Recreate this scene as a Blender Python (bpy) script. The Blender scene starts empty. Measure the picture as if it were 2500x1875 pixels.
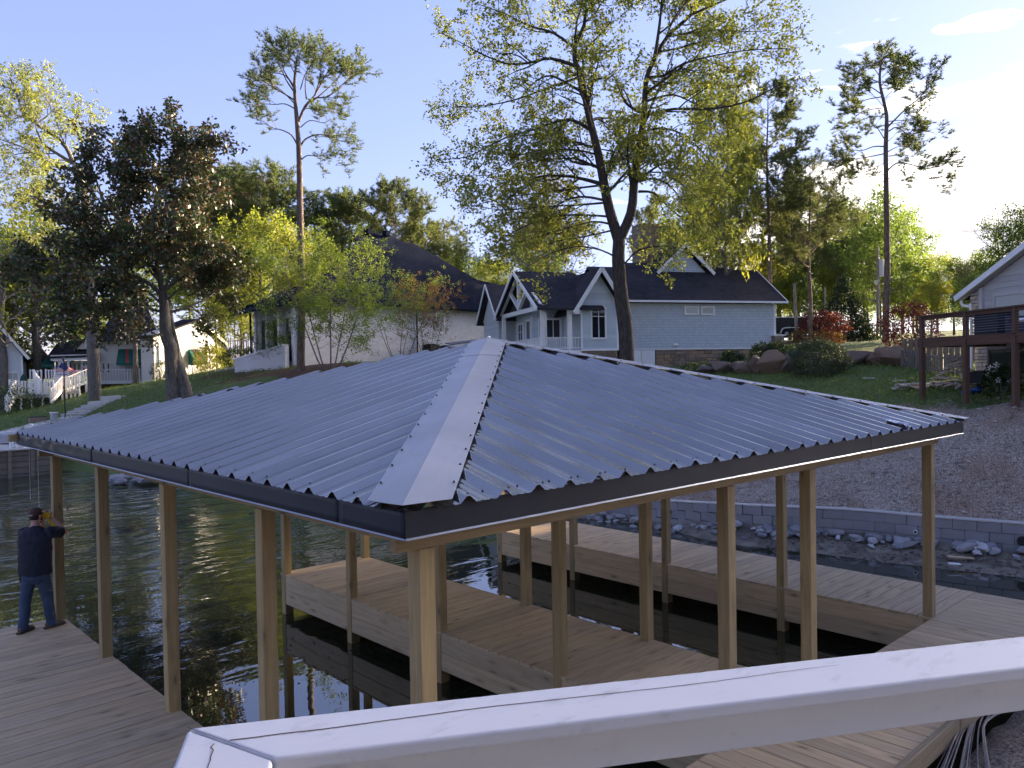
import bpy, math, random
import numpy as np
from mathutils import Vector, Matrix
R = math.radians
random.seed(7)
S = bpy.context.scene
C = S.collection
# ---------------------------------------------------------------- camera
CAM = (-3.425, -4.493, 3.873); FPX = 1949.6
_y, _p, _r = R(46.952), R(-1.026), R(-0.966)
_F = Vector((math.cos(_y)*math.cos(_p), math.sin(_y)*math.cos(_p), math.sin(_p)))
_R = _F.cross(Vector((0, 0, 1))).normalized(); _U = _R.cross(_F)
_R2 = _R*math.cos(_r)+_U*math.sin(_r); _U2 = -_R*math.sin(_r)+_U*math.cos(_r)
cd = bpy.data.cameras.new('camera'); cam = bpy.data.objects.new('camera', cd); C.objects.link(cam)
cd.sensor_width = 36; cd.lens = FPX/2500*36; cd.clip_start = .05; cd.clip_end = 2500
M = Matrix((_R2, _U2, -_F)).transposed().to_4x4(); M.translation = CAM; cam.matrix_world = M
S.camera = cam
# ---------------------------------------------------------------- light
SUN_AZ, SUN_EL = -10.0, 11.0          # degrees: azimuth from +X towards +Y, elevation
w = bpy.data.worlds.new('World'); S.world = w; w.use_nodes = True
N, L = w.node_tree.nodes, w.node_tree.links
bg = N['Background']; bg.inputs[1].default_value = .105
sky = N.new('ShaderNodeTexSky'); sky.sky_type = 'NISHITA'; sky.sun_disc = False
sky.sun_elevation = R(SUN_EL); sky.sun_rotation = R(90-SUN_AZ); sky.altitude = 100
sky.air_density = 1.0; sky.dust_density = .3; sky.ozone_density = 3.0
tint = N.new('ShaderNodeMix'); tint.data_type = 'RGBA'; tint.blend_type = 'MULTIPLY'; tint.inputs[0].default_value = 1
tint.inputs[7].default_value = (1.20, 1.06, 1.46, 1)
gm = N.new('ShaderNodeGamma'); gm.inputs[1].default_value = .58; L.new(sky.outputs[0], gm.inputs[0]); L.new(gm.outputs[0], tint.inputs[6])
# thin cloud bank low in the west (towards the sun): procedural, by direction
tc = N.new('ShaderNodeTexCoord'); mp = N.new('ShaderNodeMapping'); mp.inputs['Rotation'].default_value = (0, R(-14), R(20)); mp.inputs['Scale'].default_value = (2.2, 2.2, 11)
L.new(tc.outputs['Generated'], mp.inputs[0])
nz = N.new('ShaderNodeTexNoise'); nz.inputs['Scale'].default_value = 2.6; nz.inputs['Detail'].default_value = 9; nz.inputs['Roughness'].default_value = .58
L.new(mp.outputs[0], nz.inputs[0])
dt = N.new('ShaderNodeVectorMath'); dt.operation = 'DOT_PRODUCT'; L.new(tc.outputs['Generated'], dt.inputs[0])
dt.inputs[1].default_value = (math.cos(R(8))*math.cos(R(-20)), math.sin(R(8))*math.cos(R(-20)), math.sin(R(-20)))
def mth(op, a, b=None, c=None):
    m = N.new('ShaderNodeMath'); m.operation = op
    for i, x in enumerate((a, b, c)):
        if x is None: continue
        if hasattr(x, 'default_value'): L.new(x, m.inputs[i])
        else: m.inputs[i].default_value = x
    return m.outputs[0]
def rng(x, a, b, c=0, d=1):
    m = N.new('ShaderNodeMapRange'); m.interpolation_type = 'SMOOTHSTEP'; L.new(x, m.inputs[0])
    for i, q in enumerate((a, b, c, d)): m.inputs[i+1].default_value = q
    return m.outputs[0]
near = rng(dt.outputs['Value'], .74, .88)
cov = mth('ADD', nz.outputs[0], mth('MULTIPLY', near, .30))
mask = mth('MULTIPLY', rng(cov, .60, .68), rng(dt.outputs['Value'], .69, .765))
cm = N.new('ShaderNodeMix'); cm.data_type = 'RGBA'; L.new(mask, cm.inputs[0]); L.new(tint.outputs[2], cm.inputs[6])
cs = N.new('ShaderNodeMix'); cs.data_type = 'RGBA'; L.new(rng(nz.outputs[0], .38, .62), cs.inputs[0]); cs.inputs[6].default_value = (2.7, 2.6, 2.8, 1); cs.inputs[7].default_value = (6.0, 5.6, 5.4, 1); L.new(cs.outputs[2], cm.inputs[7])
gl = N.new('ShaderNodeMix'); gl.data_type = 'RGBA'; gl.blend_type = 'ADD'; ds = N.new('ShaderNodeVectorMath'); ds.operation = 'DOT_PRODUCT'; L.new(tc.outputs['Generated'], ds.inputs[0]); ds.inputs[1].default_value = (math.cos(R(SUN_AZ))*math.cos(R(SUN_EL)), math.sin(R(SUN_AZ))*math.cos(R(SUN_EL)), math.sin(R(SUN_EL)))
L.new(mth('POWER', rng(ds.outputs['Value'], .93, 1.0), 1.8), gl.inputs[0])  # glow round the sun, outside the view, raised to add fill light
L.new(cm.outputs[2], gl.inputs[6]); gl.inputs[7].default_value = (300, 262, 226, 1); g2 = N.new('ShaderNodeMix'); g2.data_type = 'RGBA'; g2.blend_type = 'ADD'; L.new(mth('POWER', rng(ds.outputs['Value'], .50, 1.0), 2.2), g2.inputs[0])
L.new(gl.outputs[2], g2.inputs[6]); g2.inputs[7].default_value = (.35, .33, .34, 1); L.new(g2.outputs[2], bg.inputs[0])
sd = bpy.data.lights.new('sun', 'SUN'); sun = bpy.data.objects.new('sun', sd); C.objects.link(sun)
sd.energy = 4.2; sd.angle = R(.5); sd.color = (1, .74, .45)
sv = Vector((math.cos(R(SUN_AZ))*math.cos(R(SUN_EL)), math.sin(R(SUN_AZ))*math.cos(R(SUN_EL)), math.sin(R(SUN_EL))))
sun.rotation_euler = sv.to_track_quat('Z', 'Y').to_euler()
S.view_settings.view_transform = 'Standard'; S.view_settings.look = 'None'; S.view_settings.gamma = 1
S.view_settings.use_curve_mapping = False; S.view_settings.exposure = 2.05
S.render.engine = 'CYCLES'
# ---------------------------------------------------------------- helpers
def ray(u, v): return _F+_R2*((u-1250)/FPX)-_U2*((v-937.5)/FPX)
def at(u, v, D):                       # the place D metres away (on the map) that the photo shows at u, v
    d = ray(u, v); k = D/math.hypot(d.x, d.y); return Vector(CAM)+d*k
def atz(u, v, z):
    d = ray(u, v); return Vector(CAM)+d*((z-CAM[2])/d.z)
def mat(name): 
    m = bpy.data.materials.new(name); m.use_nodes = True; return m
class NT:
    def __init__(s, name):
        s.m = mat(name); s.N = s.m.node_tree.nodes; s.L = s.m.node_tree.links; s.b = s.N['Principled BSDF']; s.tc = s.N.new('ShaderNodeTexCoord')
        s.oi = None
    def set(s, **k):
        for a, v in k.items():
            i = s.b.inputs[a.replace('_', ' ')]
            if hasattr(v, 'is_linked') or hasattr(v, 'links'): s.L.new(v, i)
            else: i.default_value = v if not (isinstance(v, tuple) and len(v) == 3) else (*v, 1)
        return s
    def map(s, scale=(1, 1, 1), coord='Object', rnd=False, rot=(0, 0, 0)):
        mp = s.N.new('ShaderNodeMapping'); mp.inputs['Scale'].default_value = scale; mp.inputs['Rotation'].default_value = rot
        s.L.new(s.tc.outputs[coord], mp.inputs[0])
        if rnd: 
            m = s.N.new('ShaderNodeMath'); m.operation = 'MULTIPLY'; m.inputs[1].default_value = 57; s.L.new(s.rand(), m.inputs[0]); s.L.new(m.outputs[0], mp.inputs['Location'])
        return mp.outputs[0]
    def rand(s):
        if not s.oi: s.oi = s.N.new('ShaderNodeObjectInfo')
        return s.oi.outputs['Random']
    def noise(s, vec, scale, detail=4, rough=.55, dist=0):
        n = s.N.new('ShaderNodeTexNoise'); n.inputs['Scale'].default_value = scale; n.inputs['Detail'].default_value = detail; n.inputs['Roughness'].default_value = rough; n.inputs['Distortion'].default_value = dist
        s.L.new(vec, n.inputs[0]); return n.outputs[0]
    def vor(s, vec, scale, out='Distance', feat='F1'):
        n = s.N.new('ShaderNodeTexVoronoi'); n.feature = feat; n.inputs['Scale'].default_value = scale; s.L.new(vec, n.inputs[0]); return n.outputs[out]
    def ramp(s, x, pts):
        n = s.N.new('ShaderNodeValToRGB'); e = n.color_ramp.elements
        while len(e) < len(pts): e.new(.5)
        for q, (p, c) in zip(e, pts):
            q.position = p; q.color = (*c, 1) if isinstance(c, tuple) else (c, c, c, 1)
        s.L.new(x, n.inputs[0]); return n.outputs[0]
    def mix(s, f, a, b, mode='MIX'):
        n = s.N.new('ShaderNodeMix'); n.data_type = 'RGBA'; n.blend_type = mode
        for i, x in ((0, f), (6, a), (7, b)):
            if hasattr(x, 'links'): s.L.new(x, n.inputs[i])
            else: n.inputs[i].default_value = x if i == 0 else (*x, 1)
        return n.outputs[2]
    def math(s, op, a, b=0.0):
        n = s.N.new('ShaderNodeMath'); n.operation = op
        for i, x in enumerate((a, b)):
            if hasattr(x, 'links'): s.L.new(x, n.inputs[i])
            else: n.inputs[i].default_value = x
        return n.outputs[0]
    def bump(s, h, strength=.3, dist=.01):
        n = s.N.new('ShaderNodeBump'); n.inputs['Strength'].default_value = strength; n.inputs['Distance'].default_value = dist
        s.L.new(h, n.inputs['Height']); s.L.new(n.outputs[0], s.b.inputs['Normal']); return s
    def attr(s, name):
        n = s.N.new('ShaderNodeAttribute'); n.attribute_name = name; return n.outputs['Color']

def simple(name, col, rough=.6, metal=0, var=.12, scale=6, bump=0, spec=.4):
    t = NT(name); v = t.map(rnd=True)
    n = t.noise(v, scale, 5)
    c = t.mix(n, tuple(x*(1-var) for x in col), tuple(min(1, x*(1+var)) for x in col))
    k = t.math('MULTIPLY_ADD', t.rand(), .2); k.node.inputs[2].default_value = .9
    c = t.mix(1.0, c, k, 'MULTIPLY')
    t.set(Base_Color=c, Roughness=rough, Metallic=metal, Specular_IOR_Level=spec)
    if bump: t.bump(t.noise(v, scale*6, 4), bump)
    return t.m
def wood(name, a, b, axis=0, knots=True, rough=.75, dark=.55):
    """sawn boards: grain stretched along the local axis, knots, a tint of its own per board"""
    t = NT(name); sc = [9, 9, 9]; sc[axis] = .55
    v = t.map(tuple(sc), rnd=True)
    g = t.noise(v, 2.2, 6, .62, .8)
    sc2 = [60, 60, 60]; sc2[axis] = 1.5
    f = t.noise(t.map(tuple(sc2), rnd=True), 1.5, 3)
    c = t.mix(t.ramp(g, [(.3, 0.0), (.7, 1.0)]), a, b)
    c = t.mix(t.math('MULTIPLY', f, .35), c, tuple(x*dark for x in a))
    k = t.ramp(t.rand(), [(0, (.80, .78, .76)), (.35, (1, .97, .93)), (.7, (.93, .9, .82)), (1, (1.12, 1.06, .98))])
    c = t.mix(1.0, c, k, 'MULTIPLY')
    if knots:
        sc3 = [5, 5, 5]; sc3[axis] = 1.6
        kn = t.vor(t.map(tuple(sc3), rnd=True), 1.0)
        c = t.mix(t.ramp(kn, [(.07, 0.7), (.12, 0.0)]), c, (.07, .04, .022))
        c = t.mix(t.ramp(kn, [(.13, 0.4), (.30, 0.0)]), c, tuple(x*.55 for x in a))
    t.set(Base_Color=c, Roughness=rough, Specular_IOR_Level=.3)
    t.bump(t.math('ADD', g, f), .25, .004)
    return t.m
def leaf(name, a, b, trans=.35, back=None, rough=.55, spec=.25, clump=.6):
    t = NT(name); N_, L_ = t.N, t.L
    g = N_.new('ShaderNodeNewGeometry')
    ca = t.mix(g.outputs['Random Per Island'], a, b)
    cl = t.noise(t.map(rnd=True), clump, 2)
    ca = t.mix(t.ramp(cl, [(.35, 0.0), (.68, 1.0)]), ca, tuple(x*.72+y*.28 for x, y in zip(b, a)))
    kk = t.ramp(t.rand(), [(0, (.85, .9, .9)), (1, (1.12, 1.05, .95))]); ca = t.mix(1.0, ca, kk, 'MULTIPLY')
    if back: ca = t.mix(g.outputs['Backfacing'], ca, back)
    t.set(Base_Color=ca, Roughness=rough, Specular_IOR_Level=spec)
    tr = N_.new('ShaderNodeBsdfTranslucent'); L_.new(t.mix(1.0, ca, (1.5, 1.5, .8), 'MULTIPLY'), tr.inputs[0])
    mx = N_.new('ShaderNodeMixShader'); mx.inputs[0].default_value = trans
    L_.new(t.b.outputs[0], mx.inputs[1]); L_.new(tr.outputs[0], mx.inputs[2]); L_.new(mx.outputs[0], N_['Material Output'].inputs[0])
    return t.m
def bark(name, a, b, sc=1.0):
    t = NT(name); v = t.map((7*sc, 7*sc, 1.6*sc), rnd=True)
    n = t.noise(v, 2, 6, .65, .6)
    t.set(Base_Color=t.mix(t.ramp(n, [(.35, 0.0), (.65, 1.0)]), a, b), Roughness=.9, Specular_IOR_Level=.15); t.bump(n, .8, .04)
    return t.m
M_ = {}
# ---------------------------------------------------------------- mesh helpers
class MB:
    def __init__(s): s.v = []; s.f = []; s.m = []
    def add(s, vs, fs, mi=0):
        o = len(s.v); s.v += [tuple(x) for x in vs]; s.f += [tuple(i+o for i in f) for f in fs]; s.m += [mi]*len(fs)
    def box(s, x0, x1, y0, y1, z0, z1, mi=0):
        s.add([(x0,y0,z0),(x1,y0,z0),(x1,y1,z0),(x0,y1,z0),(x0,y0,z1),(x1,y0,z1),(x1,y1,z1),(x0,y1,z1)],
              [(0,3,2,1),(4,5,6,7),(0,1,5,4),(1,2,6,5),(2,3,7,6),(3,0,4,7)], mi)
    def prism(s, poly, a, b, axis=1, mi=0):   # poly in the plane across axis, extruded a..b
        def P(p, t): return {0:(t,p[0],p[1]),1:(p[0],t,p[1]),2:(p[0],p[1],t)}[axis]
        n = len(poly); A = [P(p,a) for p in poly]; B = [P(p,b) for p in poly]
        s.add(A+B, [tuple(range(n)), tuple(range(2*n-1,n-1,-1))]+[(i,i+n,(i+1)%n+n,(i+1)%n) for i in range(n)], mi)
    def quad(s, *p, mi=0): s.add(p, [tuple(range(len(p)))], mi)
    def slab(s, p, t, mi=0):                  # polygon with thickness t (vector down)
        n = len(p); t = Vector(t); A = [Vector(q) for q in p]; B = [q+t for q in A]
        s.add(A+B, [tuple(range(n)), tuple(range(2*n-1,n-1,-1))]+[(i,i+n,(i+1)%n+n,(i+1)%n) for i in range(n)], mi)
    def bar(s, a, b, w, h, up=(0,0,1), mi=0):
        a = Vector(a); b = Vector(b); d = (b-a).normalized(); u = Vector(up); sd = d.cross(u)
        if sd.length < 1e-4: sd = d.cross(Vector((1,0,0)))
        sd.normalize(); u = sd.cross(d); q = []
        for p in (a, b):
            for i, j in ((-1,-1),(1,-1),(1,1),(-1,1)): q.append(p+sd*(i*w/2)+u*(j*h/2))
        s.add(q, [(0,3,2,1),(4,5,6,7),(0,1,5,4),(1,2,6,5),(2,3,7,6),(3,0,4,7)], mi)
    def tube(s, pts, rad, n=6, cap=True, mi=0):
        pts = [Vector(p) for p in pts]; o = len(s.v); k = len(pts)
        if not hasattr(rad, '__len__'): rad = [rad]*k
        ref = None
        for i, p in enumerate(pts):
            d = (pts[min(i+1,k-1)]-pts[max(i-1,0)]).normalized()
            if ref is None: ref = Vector((0,0,1)) if abs(d.z) < .9 else Vector((1,0,0))
            a = d.cross(ref)
            if a.length < 1e-3: a = d.cross(Vector((1,.3,0)))
            a.normalize(); b = d.cross(a); ref = -(a.cross(d)) if False else ref
            for j in range(n):
                t = 2*math.pi*j/n; s.v.append(tuple(p+(a*math.cos(t)+b*math.sin(t))*rad[i]))
        for i in range(k-1):
            for j in range(n):
                s.f.append((o+i*n+j, o+i*n+(j+1)%n, o+(i+1)*n+(j+1)%n, o+(i+1)*n+j)); s.m.append(mi)
        if cap:
            s.f.append(tuple(o+j for j in range(n))[::-1]); s.m.append(mi); s.f.append(tuple(o+(k-1)*n+j for j in range(n))); s.m.append(mi)
    def mesh(s, name, mats, smooth=False):
        me = bpy.data.meshes.new(name); me.from_pydata(s.v, [], s.f); 
        for m in (mats if isinstance(mats, (list, tuple)) else [mats]): me.materials.append(m)
        if any(s.m): me.polygons.foreach_set('material_index', s.m)
        if smooth: me.polygons.foreach_set('use_smooth', [True]*len(me.polygons))
        me.update(); return me
    def build(s, name, mats, parent=None, smooth=False, loc=(0,0,0), rot=(0,0,0)):
        return put(name, s.mesh(name, mats, smooth), parent, loc, rot)
def put(name, me, parent=None, loc=(0,0,0), rot=(0,0,0), scale=None):
    o = bpy.data.objects.new(name, me); C.objects.link(o); o.location = loc; o.rotation_euler = rot
    if scale: o.scale = scale
    if parent: o.parent = parent
    return o
def tag(o, label, cat, group=None, kind=None):
    o['label'] = label; o['category'] = cat
    if group: o['group'] = group
    if kind: o['kind'] = kind
    return o
def thing(name, label, cat, loc=(0,0,0), rz=0, group=None):
    o = bpy.data.objects.new(name, None); C.objects.link(o); o.location = loc; o.rotation_euler = (0,0,rz); o.empty_display_size = .2
    return tag(o, label, cat, group)
def struct(o): o['kind'] = 'structure'; return o
def dup(root, label, loc, rz=0, scale=1.0, group=None):
    r = root.copy(); C.objects.link(r); r.location = loc; r.rotation_euler = (0,0,rz)
    r.scale = (scale,)*3 if not hasattr(scale, '__len__') else scale
    r['label'] = label
    if group: r['group'] = group
    for ch in list(root.children):
        c = ch.copy(); C.objects.link(c); c.parent = r
        for g in list(ch.children):
            d = g.copy(); C.objects.link(d); d.parent = c
    return r
_bc = {}
def cbox(sx, sy, sz, m, ch=.004):             # box with chamfered edges, cached; centre in x,y, base at z=0
    key = (round(sx,3), round(sy,3), round(sz,3), m.name, ch)
    if key in _bc: return _bc[key]
    x, y, z = sx/2, sy/2, sz/2; vs = []; idx = {}
    for i in (-1,1):
        for j in (-1,1):
            for k in (-1,1):
                for a in range(3):
                    p = [i*(x-ch), j*(y-ch), k*(z-ch)]; p[a] = (i*x, j*y, k*z)[a]; idx[(i,j,k,a)] = len(vs); vs.append((p[0],p[1],p[2]+z))
    fs = []
    for a in range(3):
        b, c = (a+1)%3, (a+2)%3
        for s_ in (-1,1):
            q = []
            for (m1, m2) in ((-1,-1),(1,-1),(1,1),(-1,1)):
                t = [0,0,0]; t[a] = s_; t[b] = m1; t[c] = m2; q.append(idx[(*t, a)])
            fs.append(tuple(q if s_ > 0 else q[::-1]))
        for m1 in (-1,1):
            for m2 in (-1,1):
                t0 = [0,0,0]; t1 = [0,0,0]; t0[a] = -1; t1[a] = 1; t0[b] = t1[b] = m1; t0[c] = t1[c] = m2
                q = (idx[(*t0,b)], idx[(*t1,b)], idx[(*t1,c)], idx[(*t0,c)]); fs.append(q if m1*m2 > 0 else q[::-1])
    for i in (-1,1):
        for j in (-1,1):
            for k in (-1,1):
                q = (idx[(i,j,k,0)], idx[(i,j,k,1)], idx[(i,j,k,2)]); fs.append(q if i*j*k > 0 else q[::-1])
    me = bpy.data.meshes.new('board'); me.from_pydata(vs, [], fs); me.materials.append(m); me.update(); _bc[key] = me; return me
def clip(poly, z0, z1):                       # convex polygon cut to z0..z1
    for sgn, lim in ((1, z0), (-1, -z1)):
        out = []
        for i, p in enumerate(poly):
            q = poly[(i+1) % len(poly)]; a, b = sgn*p[1]-lim, sgn*q[1]-lim
            if a >= 0: out.append(p)
            if (a > 0 > b) or (a < 0 < b):
                t = a/(a-b); out.append((p[0]+(q[0]-p[0])*t, p[1]+(q[1]-p[1])*t))
        poly = out
        if len(poly) < 3: return []
    return poly
def siding(poly, m, parent, place, course=.2, name='siding_board', joined=False, t=.022):
    """lap boards cut to a convex outline (h, z); place(h, out, z) gives the local point"""
    z0, z1 = min(p[1] for p in poly), max(p[1] for p in poly); z = z0; mb = MB()
    while z < z1-.01:
        q = clip(poly, z, min(z+course, z1)); 
        if len(q) >= 3:
            if not joined: mb = MB()
            F_ = [place(h, t-(t-.006)*(zz-z)/course, zz) for h, zz in q]; B_ = [place(h, 0, zz) for h, zz in q]; n = len(q)
            mb.add(F_+B_, [tuple(range(n)), tuple(range(2*n-1,n-1,-1))]+[(i,i+n,(i+1)%n+n,(i+1)%n) for i in range(n)])
            if not joined: mb.build(name, m, parent)
        z += course
    if joined:
        o = mb.build(name, m, parent); o['kind'] = 'stuff'
def stones(x0, x1, z0, z1, m, parent, place, row=.2, wmin=.25, wmax=.55, seed=1, t=.05, name='stone'):
    rd = random.Random(seed); z = z0
    while z < z1-.05:
        h = min(row*rd.uniform(.75, 1.25), z1-z); x = x0
        if z1-z-h < .06: h = z1-z
        while x < x1-.02:
            w_ = min(rd.uniform(wmin, wmax), x1-x)
            if x1-x-w_ < .12: w_ = x1-x
            g = .008; a = t*rd.uniform(.5, 1.1); j = [rd.uniform(0, .015) for _ in range(8)]
            fr = [(x+g+j[0], z+g+j[1]), (x+w_-g-j[2], z+g+j[3]), (x+w_-g-j[4], z+h-g-j[5]), (x+g+j[6], z+h-g-j[7])]
            bk = [(x+g, z+g), (x+w_-g, z+g), (x+w_-g, z+h-g), (x+g, z+h-g)]
            mb = MB(); mb.add([place(p[0], a, p[1]) for p in fr]+[place(p[0], -.01, p[1]) for p in bk], [(0,1,2,3),(0,4,5,1),(1,5,6,2),(2,6,7,3),(3,7,4,0)])
            mb.build(name, m, parent); x += w_
        z += h
# ---------------------------------------------------------------- materials
deckX = wood('deck_wood', (.45,.34,.215), (.66,.53,.36), 0)
postM = wood('post_wood', (.29,.215,.105), (.45,.35,.19), 2)
beamM = wood('beam_wood', (.26,.19,.10), (.38,.29,.17), 0)
rafM = wood('rafter_wood', (.22,.16,.09), (.33,.25,.15), 0, knots=False)
skirtM = wood('skirt_wood', (.43,.335,.21), (.62,.50,.33), 0)
def roofmat(name, col, rough, metal, dents=.12, sc=1.4):
    t = NT(name); v = t.map((1,1,1)); n = t.noise(v, sc, 3); s_ = t.noise(t.map((1,1,1), rnd=True), 1.2, 4)
    rk = t.math('MULTIPLY', t.rand(), .16); rk = t.math('ADD', rk, .92)
    t.set(Base_Color=t.mix(1.0, t.mix(t.ramp(s_, [(.4,0.0),(.75,1.0)]), col, tuple(x*1.18+.004 for x in col)), rk, 'MULTIPLY'), Roughness=t.math('ADD', t.math('MULTIPLY', s_, .05), rough-.02), Metallic=metal, Specular_IOR_Level=.5)
    t.bump(n, dents, .05); return t.m
roofM = roofmat('roof_metal', (.375,.365,.35), .18, .92, .0)
capM = roofmat('cap_metal', (.35,.35,.355), .50, .45, .12, 2.2)
fasM = roofmat('fascia_metal', (.015,.017,.026), .42, .2, .08, 1.6)
fasM.node_tree.nodes['Principled BSDF'].inputs['Specular IOR Level'].default_value = .2
lipM = roofmat('lip_metal_skylit', (.30,.31,.33), .35, .6)  # paler base than the fascia: the sky's reflection put into the lip colour
screwM = simple('screw_head', (.03,.03,.035), .45, .6)
rubM = simple('dark_void', (.02,.02,.022), .9)
whiteP = simple('white_paint', (.78,.78,.77), .5, var=.04, scale=3)
trimW = simple('white_trim', (.76,.76,.75), .55, var=.05)
def railmat():
    t = NT('rail_paint'); v = t.map(rnd=True)
    n = t.noise(t.map((3,14,14), rnd=True), 3, 6, .65); d = t.noise(v, 9, 6, .7)
    c = t.mix(t.ramp(t.math('MULTIPLY', n, d), [(.30,0.0),(.46,.5)]), (.54,.54,.55), (.30,.29,.27))
    t.set(Base_Color=c, Roughness=.55, Specular_IOR_Level=.4); t.bump(t.noise(v, 60, 5), .12, .003); return t.m
railM = railmat()
crackM = simple('bare_crack', (.10,.07,.055), .9)
# ---------------------------------------------------------------- ground
CP = []
def cp(x, y, z): CP.append((x, y, z))
def cpa(u, v, D): p = at(u, v, D); CP.append((p.x, p.y, p.z))
WL = -.77
for p in [(5,5,-2.3),(0,0,-2),(0,10,-2.6),(12,8,-1.7),(13,0,-1.5),(-8,5,-2.4),(4,20,-3),(-10,20,-3),(2,34,-2.5),(-6,45,-3),(-20,30,-3),(-35,60,-3),(-20,75,-3),(-60,40,-3),(-40,10,-3),(7,-.6,-1.6),(10,13,-2.2),(7,24,-2.4),(13,5,-1.4),(-3,0,-1.9)]: cp(*p)
# shore and bank behind the block wall (right)
for p in [(16.2,9,-.55),(15.6,12.3,-.55),(16.9,4.4,-.55),(17.3,2.2,-.5),(17.7,.5,-.5),(18.2,-3,-.45)]: cp(*p)
for x, y in [(16.3,12.6),(16.6,8),(17.9,4.6),(18.3,2.4),(18.8,.6),(19.2,-3)]: cp(x, y, .2)
for p in [(14.4,1.9,-.80),(15.4,3.4,-.74),(14.6,-.8,-.85),(15.5,.5,-.66),(16,-3,-.6)]: cp(*p)
cpa(2400,1021,28.5); cpa(2200,1016,29.5); cpa(2251,964,30); cpa(2359,967,28.8); cpa(2479,971,26.5); cpa(1950,1005,32.5); cpa(1750,965,37)
cpa(1800,916,42); cpa(1950,905,43); cpa(2100,888,44); cpa(1632,901,47.3); cpa(1450,895,46); cpa(2000,862,54); cpa(2163,836,62); cpa(1900,838,60); cpa(2060,832,66); cpa(2250,836,60)
# near bank, bottom right
for p in [(7,-1.9,-.42),(5,-2.2,-.35),(10,-2.2,-.45),(3,-3,-.2),(8,-4,-.2),(14,-4,-.3),(4,-6,.2),(12,-9,.4),(-3,-6,.3),(-8,-6,0),(20,-12,1.5),(30,-8,3),(34,-2,3.4)]: cp(*p)
# left shore, lawn and rise
for p in [(3,45.5,-.3),(8.6,42.8,-.2),(9.5,36,-.3),(9.8,31.5,-.3),(11,25,-.3),(13.5,18,-.3)]: cp(*p)
for p in [(-9,47,-.5),(-22,52,-.5)]: cp(*p)
cp(5,49,.45); cp(10,45,.6); cp(12,36,.8); cp(13.5,26,.9); cp(-6,53,.4)
cpa(100,1043,54); cpa(200,1010,58); cpa(300,970,64); cpa(350,936,78); cpa(440,985,50.5); cpa(600,900,63); cpa(735,905,50); cpa(830,903,48); cpa(589,897,66); cpa(1000,890,52); cpa(1190,888,58); cpa(1290,890,50)
cpa(60,1000,74); cpa(10,1005,76); cpa(200,960,74); cpa(450,915,80)
for p in [(60,60,5.5),(80,20,7),(60,-20,6),(40,90,5),(10,120,3),(-30,110,1),(120,80,7),(150,0,8),(60,150,6),(-20,180,3),(250,150,10),(150,250,10),(0,280,5),(-150,150,0),(-150,40,-3),(-60,-40,2),(60,-80,6),(0,-60,2),(200,-100,8),(45,60,5)]: cp(*p)
CPn = np.array(CP)
def _tps(n):
    A = CPn[:, :2]; d2 = ((A[:, None]-A[None])**2).sum(-1)+1e-9; K = .5*d2*np.log(d2)+np.eye(n)*2.0
    P = np.c_[np.ones(n), A]; Mx = np.block([[K, P], [P.T, np.zeros((3, 3))]]); return np.linalg.solve(Mx, np.r_[CPn[:, 2], 0, 0, 0])
_W = _tps(len(CPn))
def gzn(X, Y):
    out = _W[-3]+_W[-2]*X+_W[-1]*Y
    for (x, y, _), c in zip(CP, _W): d2 = (X-x)**2+(Y-y)**2+1e-9; out = out+c*.5*d2*np.log(d2)
    lift_ = np.minimum(np.maximum(-.50+.05*np.sin(X*3)-(-1.5-Y)*-.05, -.5), -.3)
    return np.where((Y < -1.4) & (X > -1) & (X < 17), np.maximum(out, lift_), out)
def gz(x, y): return float(gzn(np.float64(x), np.float64(y)))
def G(u, D, dz=0): p = at(u, 900, D); return Vector((p.x, p.y, gz(p.x, p.y)+dz))
xs = np.r_[-400, -250, -150, np.arange(-90, -12, 3.), np.arange(-12, 62, .5), np.arange(62, 130, 3.), 160, 220, 320, 480]
ys = np.r_[-400, -200, -100, np.arange(-60, -8, 3.), np.arange(-8, 70, .5), np.arange(70, 140, 3.), 170, 230, 330, 500]
X, Y = np.meshgrid(xs, ys); Z = gzn(X, Y)
rn = np.random.default_rng(3)
far = np.hypot(X+3, Y+4) > 170; Z = np.where(far, np.clip(Z, -3, 14), Z)
Z = Z+rn.normal(0, .018, Z.shape)*(np.hypot(X, Y) < 60)
# bare soil (behind the block wall, the near bank) and lake mud as masks carried by the mesh
wallx = np.interp(Y, [-6, .9, 2.6, 4.4, 7.1, 12.3, 16], [18.6, 17.65, 17.25, 16.92, 15.7, 15.5, 14.8])
D2 = np.hypot(X+3.4, Y+4.5)
dirt = ((X > wallx-.6) & (D2 < 29+1.0*np.sin(Y*1.3)+.6*np.sin(Y*3.1)) & (Y < 20)) | ((Y < -1.2) & (D2 < 16))
mud = (X < wallx+.3) & (Z < .2) & ~((Y < -1.3) & (X < 13)) & (Y < 16) & (X > -60)
Z = np.where((X < wallx) & (X > wallx-2.4) & (Y < 13) & (Y > -6), np.minimum(Z, -.52-.16*(wallx-X)), Z)
Z = np.where((X < 12.2) & (Y < 11) & (Y > -1.35) & (X > -5), np.minimum(Z, -1.7), Z)
nx, ny = len(xs), len(ys)
me = bpy.data.meshes.new('ground')
V = np.stack([X, Y, Z], -1).reshape(-1, 3)
ii = (np.arange(ny-1)[:, None]*nx+np.arange(nx-1)[None]).reshape(-1); Fc = np.stack([ii, ii+1, ii+nx+1, ii+nx], -1)
me.from_pydata(V.tolist(), [], Fc.tolist()); me.polygons.foreach_set('use_smooth', [True]*len(me.polygons))
ca = me.color_attributes.new('zone', 'FLOAT_COLOR', 'POINT')
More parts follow.
